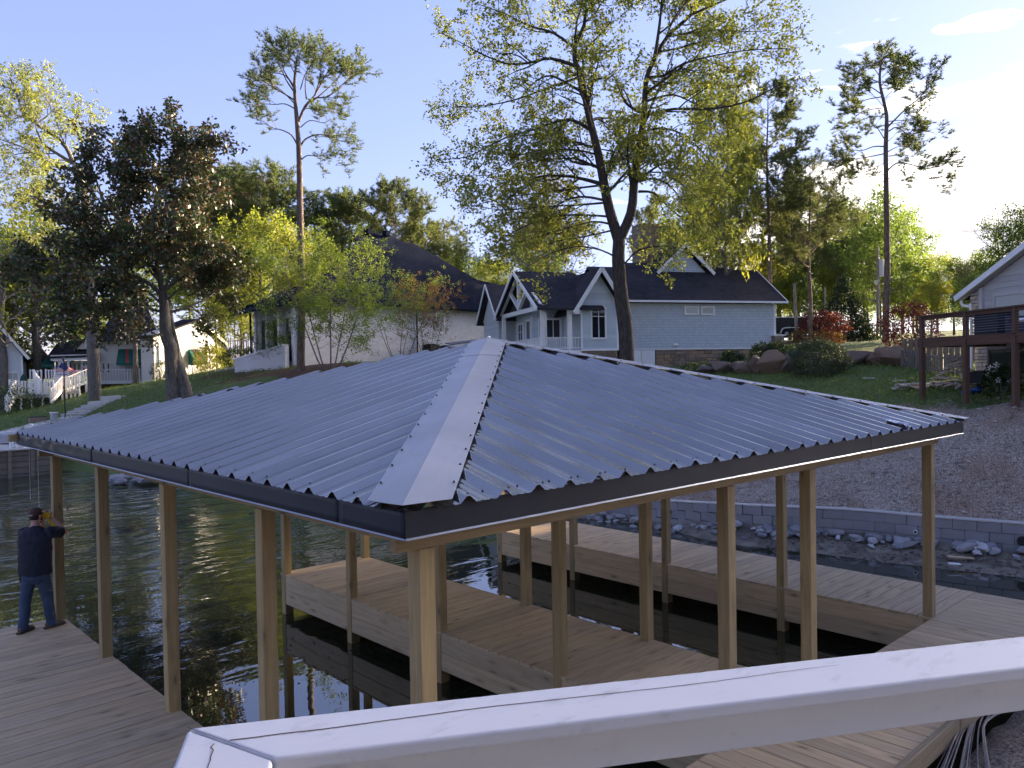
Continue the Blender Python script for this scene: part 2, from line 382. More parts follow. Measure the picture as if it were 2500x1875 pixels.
# planting beds of bark mulch on the lawn
def bed(cx, cy, rx, ry): return np.exp(-(((X-cx)/rx)**2+((Y-cy)/ry)**2)**2)
b1 = at(690, 893, 55); b2 = at(590, 893, 62); b3 = at(850, 893, 50); b4 = at(1960, 838, 60)
beds = np.clip(bed(b1.x, b1.y, 4.5, 4)+bed(b2.x, b2.y, 3, 4)+bed(b3.x, b3.y, 4.5, 4)+bed(b4.x, b4.y, 3, 2), 0, 1)
col = np.stack([dirt.astype(float), mud.astype(float), beds, np.ones_like(X)], -1).reshape(-1)
ca.data.foreach_set('color', col)
t = NT('ground_mat'); v = t.map(); z_ = t.attr('zone'); sp = t.N.new('ShaderNodeSeparateColor'); t.L.new(z_, sp.inputs[0])
gn = t.noise(v, .35, 6, .6); gn2 = t.noise(v, 6, 6, .7); gn3 = t.noise(t.map((1,1,.2)), 28, 5, .7)
grass = t.mix(t.ramp(gn, [(.35, 0.0), (.65, 1.0)]), (.10,.165,.045), (.165,.22,.07))
grass = t.mix(t.ramp(gn2, [(.42, 0.0), (.70, .7)]), grass, (.22,.22,.10))
grass = t.mix(t.ramp(gn3, [(.45, .75), (.60, 0.0)]), grass, (.065,.105,.034))
soil = t.mix(t.ramp(gn2, [(.3, 0.0), (.7, 1.0)]), (.36,.30,.235), (.58,.49,.40))
soil = t.mix(t.ramp(t.noise(v, .6, 4, .6), [(.45, 0.0), (.62, .8)]), soil, (.38,.25,.18))
soil = t.mix(t.ramp(gn3, [(.44, .8), (.56, 0.0)]), soil, (.12,.095,.075))
soil = t.mix(t.ramp(t.vor(v, 9), [(.10, .75), (.22, 0.0)]), soil, (.42,.36,.29))
mudc = t.mix(t.ramp(t.noise(v, 1.6, 7, .65, .6), [(.38, 0.0), (.6, 1.0)]), (.10,.085,.065), (.27,.24,.19))
mulch = t.mix(gn3, (.07,.04,.025), (.14,.085,.055))
edge = t.math('ADD', sp.outputs[0], t.math('MULTIPLY', t.math('SUBTRACT', gn2, .5), .9))
c = t.mix(t.ramp(edge, [(.42, 0.0), (.58, 1.0)]), grass, soil)
c = t.mix(t.ramp(t.math('ADD', sp.outputs[2], t.math('MULTIPLY', t.math('SUBTRACT', gn2, .5), .5)), [(.4, 0.0), (.55, 1.0)]), c, mulch)
c = t.mix(t.ramp(sp.outputs[1], [(.4, 0.0), (.6, 1.0)]), c, mudc)
t.set(Base_Color=c, Roughness=t.mix(sp.outputs[1], (.95,.95,.95), (.45,.45,.45)), Specular_IOR_Level=.25); t.bump(t.math('ADD', gn2, gn3), .9, .05)
me.materials.append(t.m); struct(put('ground', me))
# ---------------------------------------------------------------- water
t = NT('lake_water'); v = t.map()
calm = t.noise(v, .16, 2)
# open water is ruffled, the slips between the decks lie still
sx = t.N.new('ShaderNodeSeparateXYZ'); t.L.new(t.tc.outputs['Object'], sx.inputs[0])
dd = t.math('ADD', t.math('MULTIPLY', sx.outputs[1], 1.0), t.math('MULTIPLY', t.math('SUBTRACT', calm, .5), 16.0))
dm = t.ramp(t.math('MULTIPLY', dd, .02), [(.10, .012), (.28, .35), (.62, 1.0)])
wv = t.math('ADD', t.noise(t.map((.7,1.7,1), rot=(0,0,R(-42))), .85, 2, .4, .9), t.math('MULTIPLY', t.noise(t.map((1.0,2.4,1), rot=(0,0,R(-30))), 2.6, 2), .13))
bn = t.N.new('ShaderNodeBump'); bn.inputs['Distance'].default_value = .20; t.L.new(t.math('MULTIPLY', dm, t.ramp(t.noise(t.map((.5,1.2,1), rot=(0,0,R(-42))), .22, 3), [(.38, .12), (.62, .8)])), bn.inputs['Strength']); t.L.new(wv, bn.inputs['Height'])
t.L.new(bn.outputs[0], t.b.inputs['Normal'])
t.set(Base_Color=(.022,.028,.016), Roughness=.012, IOR=2.4, Specular_IOR_Level=.5)
mb = MB(); mb.quad((-300,-14,WL),(19,-14,WL),(19,16,WL),(-300,16,WL)); mb.quad((-300,16,WL),(19,16,WL),(14,44,WL),(-300,120,WL))
struct(mb.build('water', t.m))
# ---------------------------------------------------------------- docks
PITCH, TH = .209, .035
s_ = .14; XA, XB, XC, XD = 3.79, 5.71, 9.42, 11.37; YE = 9.93
rows = [0, 2.42, 4.88, 7.36, 9.73]; LW = 2.9
rd = random.Random(5)
def dock(label, x0, x1, y0, y1, along='x', sides=(), piles=()):
    d = thing('dock', label, 'dock', (x0, y0, 0)); n = int(round(((y1-y0) if along == 'x' else (x1-x0))/PITCH))
    p = ((y1-y0) if along == 'x' else (x1-x0))/n
    for i in range(n):
        L_ = (x1-x0 if along == 'x' else y1-y0); me = cbox(L_, p-.013, TH, deckX, .004)
        q = (i+.5)*p; z = -TH+rd.uniform(-.0015, .0015)
        loc = ((x1-x0)/2+rd.uniform(-.004, .004), q, z) if along == 'x' else (q, (y1-y0)/2, z)
        put('deck_board', me, d, loc, (0, 0, (0 if along == 'x' else math.pi/2)+(math.pi if rd.random() < .5 else 0)))
    for sd in sides:
        k, pos, a, b = sd      # 'x': board face lies on x=pos, runs a..b in y
        cuts = [a]+[r+.07 for r in rows if a+.5 < r < b-.5 and int(r*10) % 2 == 0]+[b] if k == 'x' else [a, b]
        for zt, zb in ((-.040, -.305), (-.310, -.575)):
            for c0, c1 in zip(cuts, cuts[1:]):
                me = cbox(c1-c0-.004, .038, zt-zb, skirtM, .004)
                loc = (pos-x0, (c0+c1)/2-y0, zb) if k == 'x' else ((c0+c1)/2-x0, pos-y0, zb)
                put('skirt_board', me, d, loc, (0, 0, math.pi/2 if k == 'x' else 0))
    for (px, py) in piles: put('piling', cbox(s_, s_, 2.6, postM), d, (px-x0, py-y0, -2.75))
    for j in range(1, 4):
        xx = (x1-x0)*j/4
        if along == 'x': put('joist', cbox(y1-y0-.1, .04, .18, rafM), d, (xx, (y1-y0)/2, -.24), (0,0,math.pi/2))
    return d
ps = [r+.07 for r in rows[1:]]
dock('left dock platform of pale new boards that the man stands on', -LW, 0, .004, YE, 'x', [('x', -.03, 0, YE-.03), ('y', YE-.03, -LW, -.05), ('x', -LW+.03, 0, YE-.03)], [(-.1, p) for p in ps]+[(-LW+.12, p) for p in ps])
dock('middle dock finger between the two boat slips under the roof', XA, XB, .004, YE, 'x', [('x', XA+.03, 0, YE-.03), ('x', XB-.03, 0, YE-.03), ('y', YE-.03, XA+.05, XB-.05)], [(XA+.1, p) for p in ps]+[(XB-.1, p) for p in ps])
dock('right dock finger, the brightest one, beside the block wall channel', XC, XD, .004, YE, 'x', [('x', XC+.03, 0, YE-.03), ('x', XD-.03, 0, YE-.03), ('y', YE-.03, XC+.05, XD-.05)], [(XC+.1, p) for p in ps]+[(XD-.1, p) for p in ps])
dock('cross dock walkway joining the fingers below the white rail', -LW, XD, -1.42, 0, 'y', [('y', -.03, .04, XA-.04), ('y', -.03, XB+.04, XC-.04), ('x', XD-.03, -1.4, 0)], [(.1, -.1), (XA-.2, -.1), (XB+.3, -.1), (XC-.2, -.1)])
# retaining curb timbers along the shore side of the cross dock
kt = thing('curb_timber', 'dark weathered edging timbers between cross dock and bare bank', 'edging', (0, -1.47, 0))
for i in range(5): put('timber', cbox(2.9, .07, .22, wood('curb_wood_%d' % i, (.20,.16,.11), (.32,.27,.19)) if i == 0 else kt.children[0].data.materials[0], .006), kt, (-1.4+i*2.92, 0, -.17+.004*(i % 2)), (0, 0, 0))
# ---------------------------------------------------------------- boathouse
H = 2.63; RX0, RY0, RX1, RY1 = -.46, -.30, 9.87, 10.53; ZE = 2.985; PK = Vector((4.72, 4.75, 4.305))
bh = thing('boathouse', 'new open boathouse with corrugated grey hip roof on square timber posts', 'boathouse', (0, 0, 0))
for ci, cx in enumerate((-s_, XA, XB-s_, XC)):
    for ri, y in enumerate(rows):
        put('post', cbox(s_, s_, H+2.6, postM, .006), bh, (cx+s_/2, y+s_/2, -2.6), (0, 0, math.pi*(rd.random() < .5)))
for y in rows:
    if y in (rows[0], rows[-1]): 
        put('beam', cbox(XC+s_+.5, .09, .235, beamM), bh, (XC/2, y+.055, H+.002))
for cx in (-s_+.055, XA+.07, XB-.07, XC+.085):
    put('beam', cbox(rows[-1]-.04, .085, .235, beamM), bh, (cx, rows[-1]/2+.065, H+.002), (0, 0, math.pi/2))
put('beam', cbox(.34, .10, .12, postM), bh, (RX0+.03, RY1-.12, H+.22))

# rafters and sub fascia
def plane_z(x, y):
    return ZE+(PK.z-ZE)*min((x-RX0)/(PK.x-RX0), (y-RY0)/(PK.y-RY0), (RX1-x)/(RX1-PK.x), (RY1-y)/(RY1-PK.y))
for i in range(1, 17):
    y = RY0+(RY1-RY0)*i/17; t_ = (y-RY0)/(PK.y-RY0) if y < PK.y else (RY1-y)/(RY1-PK.y)
    for xe, xs_ in ((RX0+.05, 1), (RX1-.05, -1)):
        xh = RX0+(PK.x-RX0)*t_ if xs_ > 0 else RX1-(RX1-PK.x)*t_
        mb = MB(); mb.bar((xe, y, ZE-.09), (xh, y, ZE-.09+(PK.z-ZE)*t_), .04, .13); mb.build('rafter', rafM, bh)
for i in range(1, 16):
    x = RX0+(RX1-RX0)*i/16; t_ = (x-RX0)/(PK.x-RX0) if x < PK.x else (RX1-x)/(RX1-PK.x)
    for ye, q in ((RY0+.05, 1), (RY1-.05, -1)):
        yh = RY0+(PK.y-RY0)*t_ if q > 0 else RY1-(RY1-PK.y)*t_
        mb = MB(); mb.bar((x, ye, ZE-.09), (x, yh, ZE-.09+(PK.z-ZE)*t_), .04, .13); mb.build('rafter', rafM, bh)
# corrugated panels: big trapezoid ribs with two small ones between, three bays to a sheet
RP = .3355
def prof(rib=.046):
    return [(0,0),(.056,rib),(.084,rib),(.140,0),(.185,0),(.194,.006),(.202,.006),(.211,0),(.262,0),(.271,.006),(.279,.006),(.288,0)]
def panels(side):
    # a: position along the eave, d: distance in from the eave
    if side in ('L', 'Rt'): a0, a1, pk, dep = RY0, RY1, PK.y, (PK.x-RX0 if side == 'L' else RX1-PK.x)
    else: a0, a1, pk, dep = RX0, RX1, PK.x, (PK.y-RY0 if side == 'F' else RY1-PK.y)
    off = {'L': (1.53-RY0) % RP-.05, 'F': (1.36-RX0) % RP-.05}.get(side, 0)
    def P(a, d, h):
        z = ZE+(PK.z-ZE)*d/dep+h
        return {'L': (RX0+d, a, z), 'Rt': (RX1-d, a, z), 'F': (a, RY0+d, z), 'B': (a, RY1-d, z)}[side]
    a = a0+off-RP*3
    while a < a1:
        pr = []
        for b in range(3):
            for q, h in prof(): pr.append((a+b*RP+q, h))
        pr.append((a+3*RP, 0)); pr.append((a+3*RP+.056, .046)); pr.append((a+3*RP+.075, .046))
        pr = [(q, h) for q, h in pr if a0+.01 < q < a1-.01]
        if len(pr) > 2:
            mb = MB(); top = []; bot = []
            for q, h in pr:
                tt = (q-a0)/(pk-a0) if q < pk else (a1-q)/(a1-pk)
                d = dep*tt
                if side == 'L' and q > pk: d += .05+.16*((q-a)/(3*RP))             # far hip not trimmed yet: stepped sheet ends
                if side == 'F' and q > pk: d -= .02+.26*(1-(q-a)/(3*RP))
                h2 = h+(.003 if q > a+3*RP-.001 else 0)
                bot.append(P(q, -.035, h2)); top.append(P(q, max(d, .0), h2))
            n = len(pr); mb.add(bot+top, [(i, i+1, n+i+1, n+i) for i in range(n-1)])
            mb.build('roof_panel', roofM, bh)
        a += RP*3
for sd_ in ('L', 'F', 'Rt', 'B'): panels(sd_)
# screws on the sheets
sc = MB()
def screw(mb, p, n, r=.0065, h=.010):
    n = Vector(n).normalized(); a = n.cross(Vector((.3,1,.2))).normalized(); b = n.cross(a); p = Vector(p)
    for rr, h0, h1 in ((r*1.5, 0, .003), (r*.8, .003, h)):
        v0 = [p+(a*math.cos(i*math.pi/3)+b*math.sin(i*math.pi/3))*rr for i in range(6)]
        mb.add([q+n*h0 for q in v0]+[q+n*h1 for q in v0], [(i, (i+1)%6, 6+(i+1)%6, 6+i) for i in range(6)]+[tuple(range(6,12))])
slp = (PK.z-ZE)/(PK.x-RX0)
for i in range(32):
    yb = 1.53-.05+RP*(i-6)
    for dd_ in (.10, 1.25, 2.4, 3.6, 4.7):
        for off in (.165, .235, .315):
            if dd_ > .2 and off != .165 : continue
            y = yb+off; tt = (y-RY0)/(PK.y-RY0) if y < PK.y else (RY1-y)/(RY1-PK.y)
            if y < RY0+.05 or dd_ > (PK.x-RX0)*tt-.3 or rd.random() < .15: continue
            screw(sc, (RX0+dd_+rd.uniform(-.02, .02), y, ZE+slp*dd_+.001), (-slp, 0, 1))
    xb = 1.36-.05+RP*(i-6)
    for dd_ in (.10, 1.25, 2.4, 3.6, 4.7):
        for off in (.165, .235, .315):
            if dd_ > .2 and off != .165: continue
            x = xb+off; tt = (x-RX0)/(PK.x-RX0) if x < PK.x else (RX1-x)/(RX1-PK.x)
            if x < RX0+.05 or dd_ > (PK.y-RY0)*tt-.3 or rd.random() < .15: continue
            screw(sc, (x, RY0+dd_+rd.uniform(-.02, .02), ZE+(PK.z-ZE)/(PK.y-RY0)*dd_+.001), (0, -slp, 1))
o = sc.build('panel_screws', screwM, bh); o['kind'] = 'stuff'
# hip caps: folded sheets over the hips
def cap(c0, c1, wl, wr, dl, dr, pieces, lift=.057, over=.10, scr=True, name='hip_cap'):
    """from eave corner c0 up to c1; dl/dr: unit plan directions away from the hip on each face"""
    c0 = Vector(c0); c1 = Vector(c1); d = c1-c0
    def fz(p): return plane_z(p.x, p.y)+lift
    t0 = -over/d.length
    for (ta, tb, dz) in pieces:
        mb = MB(); n = 14; g = []
        for i in range(n+1):
            t_ = ta+(tb-ta)*i/n; t_ = t0 if t_ == 0 else t_
            c = c0+d*t_; w_ = (rd.uniform(-.003, .003)) 
            row = []
            for k in range(-3, 4):
                f = abs(k)/3; side = dl if k < 0 else dr; wd = (wl if k < 0 else wr)*f
                q = c+Vector(side)*wd
                z = (c0.z+d.z*t_+lift+.012) if k == 0 else None
                if z is None: 
                    zz = min(plane_z(*q.xy), c.z+.001) if True else 0
                    z = zz+lift+.012*(1-f)+.004*math.sin(t_*41+k)*f
                row.append((q.x, q.y, z+dz))
            g.append(row)
        vs = [p for r_ in g for p in r_]; fs = [(i*7+k, i*7+k+1, (i+1)*7+k+1, (i+1)*7+k) for i in range(n) for k in range(6)]
        mb.add(vs, fs); oc = mb.build(name, capM, bh)
        md = oc.modifiers.new('thickness', 'SOLIDIFY'); md.thickness = .0025
        if scr:
            m_ = int((tb-ta)*d.length/.40)
            for i in range(m_):
                t_ = ta+(tb-ta)*(i+.6)/m_
                for side, wd in ((dl, wl), (dr, wr)):
                    c = c0+d*t_; q = c+Vector(side)*(wd-.035); ms = MB(); screw(ms, (0,0,0), (0,0,1), .0085, .013)
                    ms.build('screw', screwM, oc, loc=(q.x, q.y, plane_z(q.x, q.y)+lift+.004+dz))
n0 = (RX0, RY0, ZE)
cap(n0, PK, .40, .40, (0, 1, 0), (1, 0, 0), [(0, .79, 0), (.775, 1.03, .006)])
cap((RX1, RY0, ZE), PK, .20, .20, (-1, 0, 0), (0, 1, 0), [(0, .34, 0), (.33, .68, .005), (.67, 1.0, .01)], lift=.05)
cap((RX1, RY1, ZE), PK, .20, .20, (-1, 0, 0), (0, -1, 0), [(0, .5, 0), (.49, 1, .004)], scr=False)
# loose cap offcut lying at the peak
mb = MB(); mb.box(-.28, .28, -.10, .10, 0, .012); mb.build('cap_offcut', fasM, bh, loc=(PK.x-.25, PK.y+.28, PK.z+.0), rot=(R(8), R(-6), R(-8)))
# fascia
def fascia(p0, p1, out, pieces, dent=0):
    p0 = Vector(p0); p1 = Vector(p1); o_ = Vector(out)
    for (ta, tb) in pieces:
        n = max(2, int((tb-ta)*(p1-p0).length/.06)) if dent else 2; mb = MB(); vs = []
        for i in range(n+1):
            t_ = ta+(tb-ta)*i/n; b = p0.lerp(p1, t_)
            for j in range(5):
                f = j/4; e = 0
                if dent and t_ > .55:
                    k = (t_-.55)/.45; e = .03*k*math.sin(t_*61+math.sin(t_*23)*2.2)*math.sin(f*3.0)+.014*k*math.sin(t_*137+f*3)*f
                q = b+o_*(e+(.004 if tb == 1 else 0)); vs.append((q.x, q.y, 2.80+.185*f))
        m5 = 5; mb.add(vs, [(i*m5+j, (i+1)*m5+j, (i+1)*m5+j+1, i*m5+j+1) for i in range(n) for j in range(4)])
        of = mb.build('fascia', fasM, bh, smooth=bool(dent)); md = of.modifiers.new('thickness', 'SOLIDIFY'); md.thickness = .002
        a, b = p0.lerp(p1, ta), p0.lerp(p1, tb); ml = MB()
        ml.add([a+Vector((0,0,2.802)), b+Vector((0,0,2.802)), b+o_*.012+Vector((0,0,2.790)), a+o_*.012+Vector((0,0,2.790)), b-o_*.03+Vector((0,0,2.791)), a-o_*.03+Vector((0,0,2.791))], [(0,1,2,3),(3,2,4,5)])
        ml.build('fascia_lip', lipM, of)
    mb = MB(); dd9 = (p1-p0).normalized()*.06; a = p0-o_*.03+dd9; b = p1-o_*.03-dd9; mb.bar(a+Vector((0,0,2.88)), b+Vector((0,0,2.88)), .038, .18); mb.build('sub_fascia', beamM, bh)
fascia((RX0, RY0, 0), (RX0, RY1, 0), (-1,0,0), [(0,.075),(.075,.33),(.33,.62),(.62,1)], 1)
fascia((RX0, RY0, 0), (RX1, RY0, 0), (0,-1,0), [(0,.34),(.34,.68),(.68,1)])
fascia((RX1, RY0, 0), (RX1, RY1, 0), (1,0,0), [(0,1)]); fascia((RX0, RY1, 0), (RX1, RY1, 0), (0,1,0), [(0,1)])
# ---------------------------------------------------------------- white rail of the deck the picture is taken from
RZ = 3.27; A = Vector((-2.912, -3.118, RZ)); e = Vector((math.cos(R(-30.0)), math.sin(R(-30.0)), 0)); nn = Vector((-e.y, e.x, 0))*-1   # nn points to the viewer
rt = thing('railing', 'white painted deck railing with cracked mitred corner in the foreground', 'railing', A)
W2 = .150; tk = .026
def rb(pts, z0, z1, name, mt, bev=0, parent=rt):
    mb = MB(); mb.prism([(p.x, p.y) for p in pts], z0, z1, 2); o_ = mb.build(name, mt, parent)
    if bev: md = o_.modifiers.new('bevel', 'BEVEL'); md.width = bev; md.segments = 3; md.limit_method = 'ANGLE'
    return o_
O_ = Vector((0,0,0)); Ln = 4.2
rb([O_, e*Ln, e*Ln+nn*W2, e*W2+nn*W2], -tk, 0, 'top_rail', railM, .006)
rb([O_+nn*.0-e*.001, e*W2+nn*W2-e*.002, e*W2+nn*2.6, nn*2.6], -tk-.001, -.002, 'top_rail', railM, .006)
rb([e*.05+nn*.055, e*Ln+nn*.055, e*Ln+nn*.095, e*.05+nn*.095], -tk-.09, -tk-.0015, 'sub_rail', railM, .003)
rb([e*.055+nn*.1, e*.095+nn*.1, e*.095+nn*2.5, e*.055+nn*2.5], -tk-.09, -tk-.003, 'sub_rail', railM, .003)
# cracks in the paint and wood: thin sunken dark seams
def crack(pts, wd, nm='crack'):
    mb = MB(); 
    for i, (a, b) in enumerate(zip(pts, pts[1:])):
        d = (b-a).normalized(); sd = Vector((-d.y, d.x, 0)); w0, w1 = wd*(1-i/len(pts)*.75), wd*(1-(i+1)/len(pts)*.75)
        mb.add([a-sd*w0, a+sd*w0, b+sd*w1, b-sd*w1], [(0,1,2,3)])
    mb.build(nm, crackM, rt)
ck = []; x = .075
rr = random.Random(2)
while x < 1.25: ck.append(e*x+nn*(.066+.004*math.sin(x*9)+rr.uniform(-.0012,.0012)-.015*x)+Vector((0,0,.0006))); x += .035
crack(ck, .0021)
crack([nn*(.070+i*.012)+e*(.050+rr.uniform(-.004,.004))+Vector((0,0,-.0012)) for i in range(16)], .0012)
crack([e*(W2*i/6)+nn*(W2*i/6)+Vector((0,0,.0007)) for i in range(7)], .0010)
for k, dz in ((0, -.30), (1, -.62)):
    mb = MB(); mb.tube([e*.1+nn*.075+Vector((0,0,dz)), e*4.2+nn*.075+Vector((0,0,dz))], .0022, 6); mb.build('cable', simple('steel_cable_%d' % k, (.35,.35,.34), .35, .8), rt)
rb([e*.03+nn*.03, e*.12+nn*.03, e*.12+nn*.12, e*.03+nn*.12], -2.9, -.12, 'rail_post', railM, .003)
rb([e*3.7+nn*.03, e*3.79+nn*.03, e*3.79+nn*.12, e*3.7+nn*.12], -2.9, -.12, 'rail_post', railM, .003)
# ---------------------------------------------------------------- trees
barkO = bark('oak_bark', (.028,.023,.02), (.085,.072,.06)); barkP = bark('pine_bark', (.075,.055,.045), (.20,.155,.13), .8)
barkG = bark('grey_bark', (.09,.08,.07), (.20,.18,.155)); barkM = bark('magnolia_bark', (.07,.06,.052), (.17,.15,.13), .7)
lOak = leaf('oak_leaf', (.075,.12,.03), (.23,.235,.06), .5)
lPec = leaf('willow_leaf', (.08,.125,.045), (.24,.245,.06), .5)
lYel = leaf('spring_leaf', (.085,.13,.025), (.27,.27,.045), .5)
lGrn = leaf('green_leaf', (.07,.125,.035), (.16,.21,.055), .5)
lMag = leaf('magnolia_leaf', (.018,.042,.018), (.048,.082,.03), .12, back=(.09,.06,.028), rough=.4, spec=.35)
lPin = leaf('pine_needle', (.06,.09,.04), (.15,.17,.07), .35)
lRed = leaf('red_leaf', (.075,.02,.022), (.18,.045,.042), .35)
lRst = leaf('rust_leaf', (.07,.06,.02), (.20,.11,.035), .4)
lBox = leaf('hedge_leaf', (.018,.04,.014), (.05,.08,.025), .2)
lCed = leaf('cedar_leaf', (.014,.03,.014), (.035,.055,.022), .15)
def leaves(name, mt, parent, P, k=8, spread=.3, size=(.10, .045), seed=1, flat=0.0, droop=0.0, kind='leaf', dirs=None):
    """real leaf-sized faces round the twig points: every leaf its own little blade"""
    rg = np.random.default_rng(seed); P = np.asarray(P, float)
    A = np.repeat(P, k, 0); n = len(A)
    off = rg.normal(0, 1, (n, 3)); off /= np.linalg.norm(off, axis=1)[:, None]+1e-9
    off *= (rg.random((n, 1))**.45)*spread; off[:, 2] *= (1-flat*.6)
    if kind == 'needle':
        off *= .25; d = rg.normal(0, 1, (n, 3)); d[:, 2] = np.abs(d[:, 2])*.7-.15
        if dirs is not None: d += np.repeat(np.asarray(dirs, float), k, 0)*.9
    else:
        d = rg.normal(0, 1, (n, 3))+off/max(spread, .01)*1.1
        d[:, 2] = d[:, 2]*(1-flat)-droop
    d /= np.linalg.norm(d, axis=1)[:, None]+1e-9
    s = rg.normal(0, 1, (n, 3)); s = np.cross(d, s); s /= np.linalg.norm(s, axis=1)[:, None]+1e-9
    if flat > .3: 
        z = np.array([0, 0, 1.0])+rg.normal(0, .35, (n, 3)); s = np.cross(d, z); s /= np.linalg.norm(s, axis=1)[:, None]+1e-9
    L_ = size[0]*rg.uniform(.65, 1.25, (n, 1)); W_ = size[1]*rg.uniform(.7, 1.2, (n, 1))
    b = A+off
    if kind == 'needle':
        V = np.stack([b-s*W_*.5, b+s*W_*.5, b+d*L_+s*W_*.2, b+d*L_-s*W_*.2], 1)
    else:
        V = np.stack([b, b+d*L_*.45+s*W_, b+d*L_, b+d*L_*.45-s*W_], 1)
    V = V.reshape(-1, 3); m = bpy.data.meshes.new(name); m.vertices.add(len(V)); m.vertices.foreach_set('co', V.astype(np.float32).ravel())
    m.loops.add(len(V)); m.loops.foreach_set('vertex_index', np.arange(len(V), dtype=np.int32)); m.polygons.add(n)
    m.polygons.foreach_set('loop_start', np.arange(0, len(V), 4, dtype=np.int32)); m.update(calc_edges=True); m.materials.append(mt)
    return put(name, m, parent)
class Grow:
    def __init__(s, seed): s.r = random.Random(seed); s.mb = MB(); s.A = []; s.Dr = []
    def rv(s, k=1): return Vector((s.r.gauss(0, k), s.r.gauss(0, k), s.r.gauss(0, k)))
    def limb(s, pts, r0, r1, lv, prm, sides=None, cap=False):
        """a limb along given points, with children grown on it"""
        n = len(pts); rad = [r0+(r1-r0)*(i/(n-1))**.8 for i in range(n)]
        s.mb.tube(pts, rad, sides or (9 if r0 > .12 else 5 if r0 > .03 else 3), cap)
        s.kids(pts, rad, lv, prm)
    def kids(s, pts, rad, lv, prm):
        if lv >= len(prm): return
        q = prm[lv]; seg = [(pts[i+1]-pts[i]).length for i in range(len(pts)-1)]; T = sum(seg)
        nk = max(1, int(q['n']*T*s.r.uniform(.8, 1.2)+.5)) if q.get('per') else int(q['n']*s.r.uniform(.8, 1.2)+.5)
        for i in range(nk):
            t = q.get('t0', .2)+(1-q.get('t0', .2))*(i+s.r.random())/nk; t = min(t, .995); d_ = t*T; j = 0
            while j < len(seg)-1 and d_ > seg[j]: d_ -= seg[j]; j += 1
            p = pts[j].lerp(pts[j+1], min(1, d_/max(seg[j], 1e-6))); dr = (pts[j+1]-pts[j]).normalized()
            az = s.rv(); az = (az-dr*az.dot(dr)).normalized(); az.z *= q.get('zflat', 1)
            a = R(q['ang']*s.r.uniform(.7, 1.25)); d = (dr*math.cos(a)+az*math.sin(a)).normalized()
            Lk = q['len']*s.r.uniform(.6, 1.25)*(1-q.get('taper', .35)*t); rr = min(rad[j]*.62, q['r'])
            s.grow(p, d, Lk, rr, lv+1, prm, q)
    def grow(s, p, d, L, r, lv, prm, q):
        n = q.get('seg', 4); pts = [p.copy()]; 
        for i in range(n):
            d = (d+s.rv(q.get('wob', .18))+Vector((0, 0, q.get('up', .05)))).normalized(); p = p+d*(L/n); pts.append(p.copy())
        rad = [r*(1-.8*i/n) for i in range(n+1)]
        s.mb.tube(pts, rad, 5 if r > .035 else 3, False)
        if lv >= len(prm):
            m = max(1, int(L/q.get('step', .22)+.5))
            for i in range(m):
                t = (i+1)/m*n*.999; j = int(t); s.A.append(pts[j].lerp(pts[j+1], t-j)); s.Dr.append(d)
        else: s.kids(pts, rad, lv, prm)
def sm(pts, k=3):                            # smooth a limb through its points
    P = [Vector(p) for p in pts]; out = []
    for i in range(len(P)-1):
        a, b, c, d = P[max(i-1, 0)], P[i], P[i+1], P[min(i+2, len(P)-1)]
        for j in range(k):
            t = j/k; out.append(.5*((2*b)+(c-a)*t+(2*a-5*b+4*c-d)*t*t+(3*b-a-3*c+d)*t**3))
    out.append(P[-1]); return out
def pxl(base, D, lst, sx=1, org=(0, 0), depth=0):
    """limb points measured on the photo, carried to distance D (with a depth run), local to base"""
    out = []
    for i, q in enumerate(lst):
        f = i/(len(lst)-1); p = at(org[0]+q[0]*sx, org[1]+q[1]*sx, D+depth*f*f+(q[2] if len(q) > 2 else 0)); out.append(p-base)
    return out
# ---- the big two-stemmed oak
D = 36; B = G(1531, D, -.1); oak = thing('oak_tree', 'big double-stemmed oak towering before the blue house, young green leaves', 'tree', B)
g = Grow(11); K = .4069; o_ = (1060, 0)
def PL(l, dp=0): return sm(pxl(B, D, l, K, o_, dp))
tr = [Vector((0,0,-.3)), Vector((0,0,.4))]+pxl(B, D, [(1150,2000),(1120,1760),(1105,1560),(1110,1440)], K, o_)
tp = sm(tr, 3); g.mb.tube(tp, [.50]+[.38-.11*i/(len(tp)-1) for i in range(1, len(tp))], 14)
sub = [dict(n=1.9, per=1, len=2.3, r=.045, ang=52, up=.03, wob=.2, seg=5, t0=.12, taper=.45, zflat=.8), dict(n=3.4, per=1, len=.95, r=.014, ang=48, up=.02, wob=.25, seg=3, t0=.15), dict(n=2.5, per=1, len=.42, r=.006, ang=45, up=0, wob=.2, seg=2, t0=.2, step=.16)]
big = [dict(n=1.25, per=1, len=3.6, r=.085, ang=58, up=.05, wob=.16, seg=6, t0=.14, taper=.3, zflat=.6)]+sub
g.limb(PL([(1110,1450),(1050,1250),(1010,1050),(975,880),(930,700),(880,450),(850,380),(845,280),(900,150),(905,20),(915,-120),(925,-280)]), .26, .03, 0, big, 9)
g.limb(PL([(1105,1450),(1180,1280),(1200,1080),(1225,900),(1260,700),(1270,500),(1310,380),(1400,220),(1540,90),(1640,-60),(1700,-200)], 1), .25, .03, 0, big, 9)
g.limb(PL([(1320,360),(1345,200),(1365,0),(1370,-200)], -1), .11, .02, 0, big)
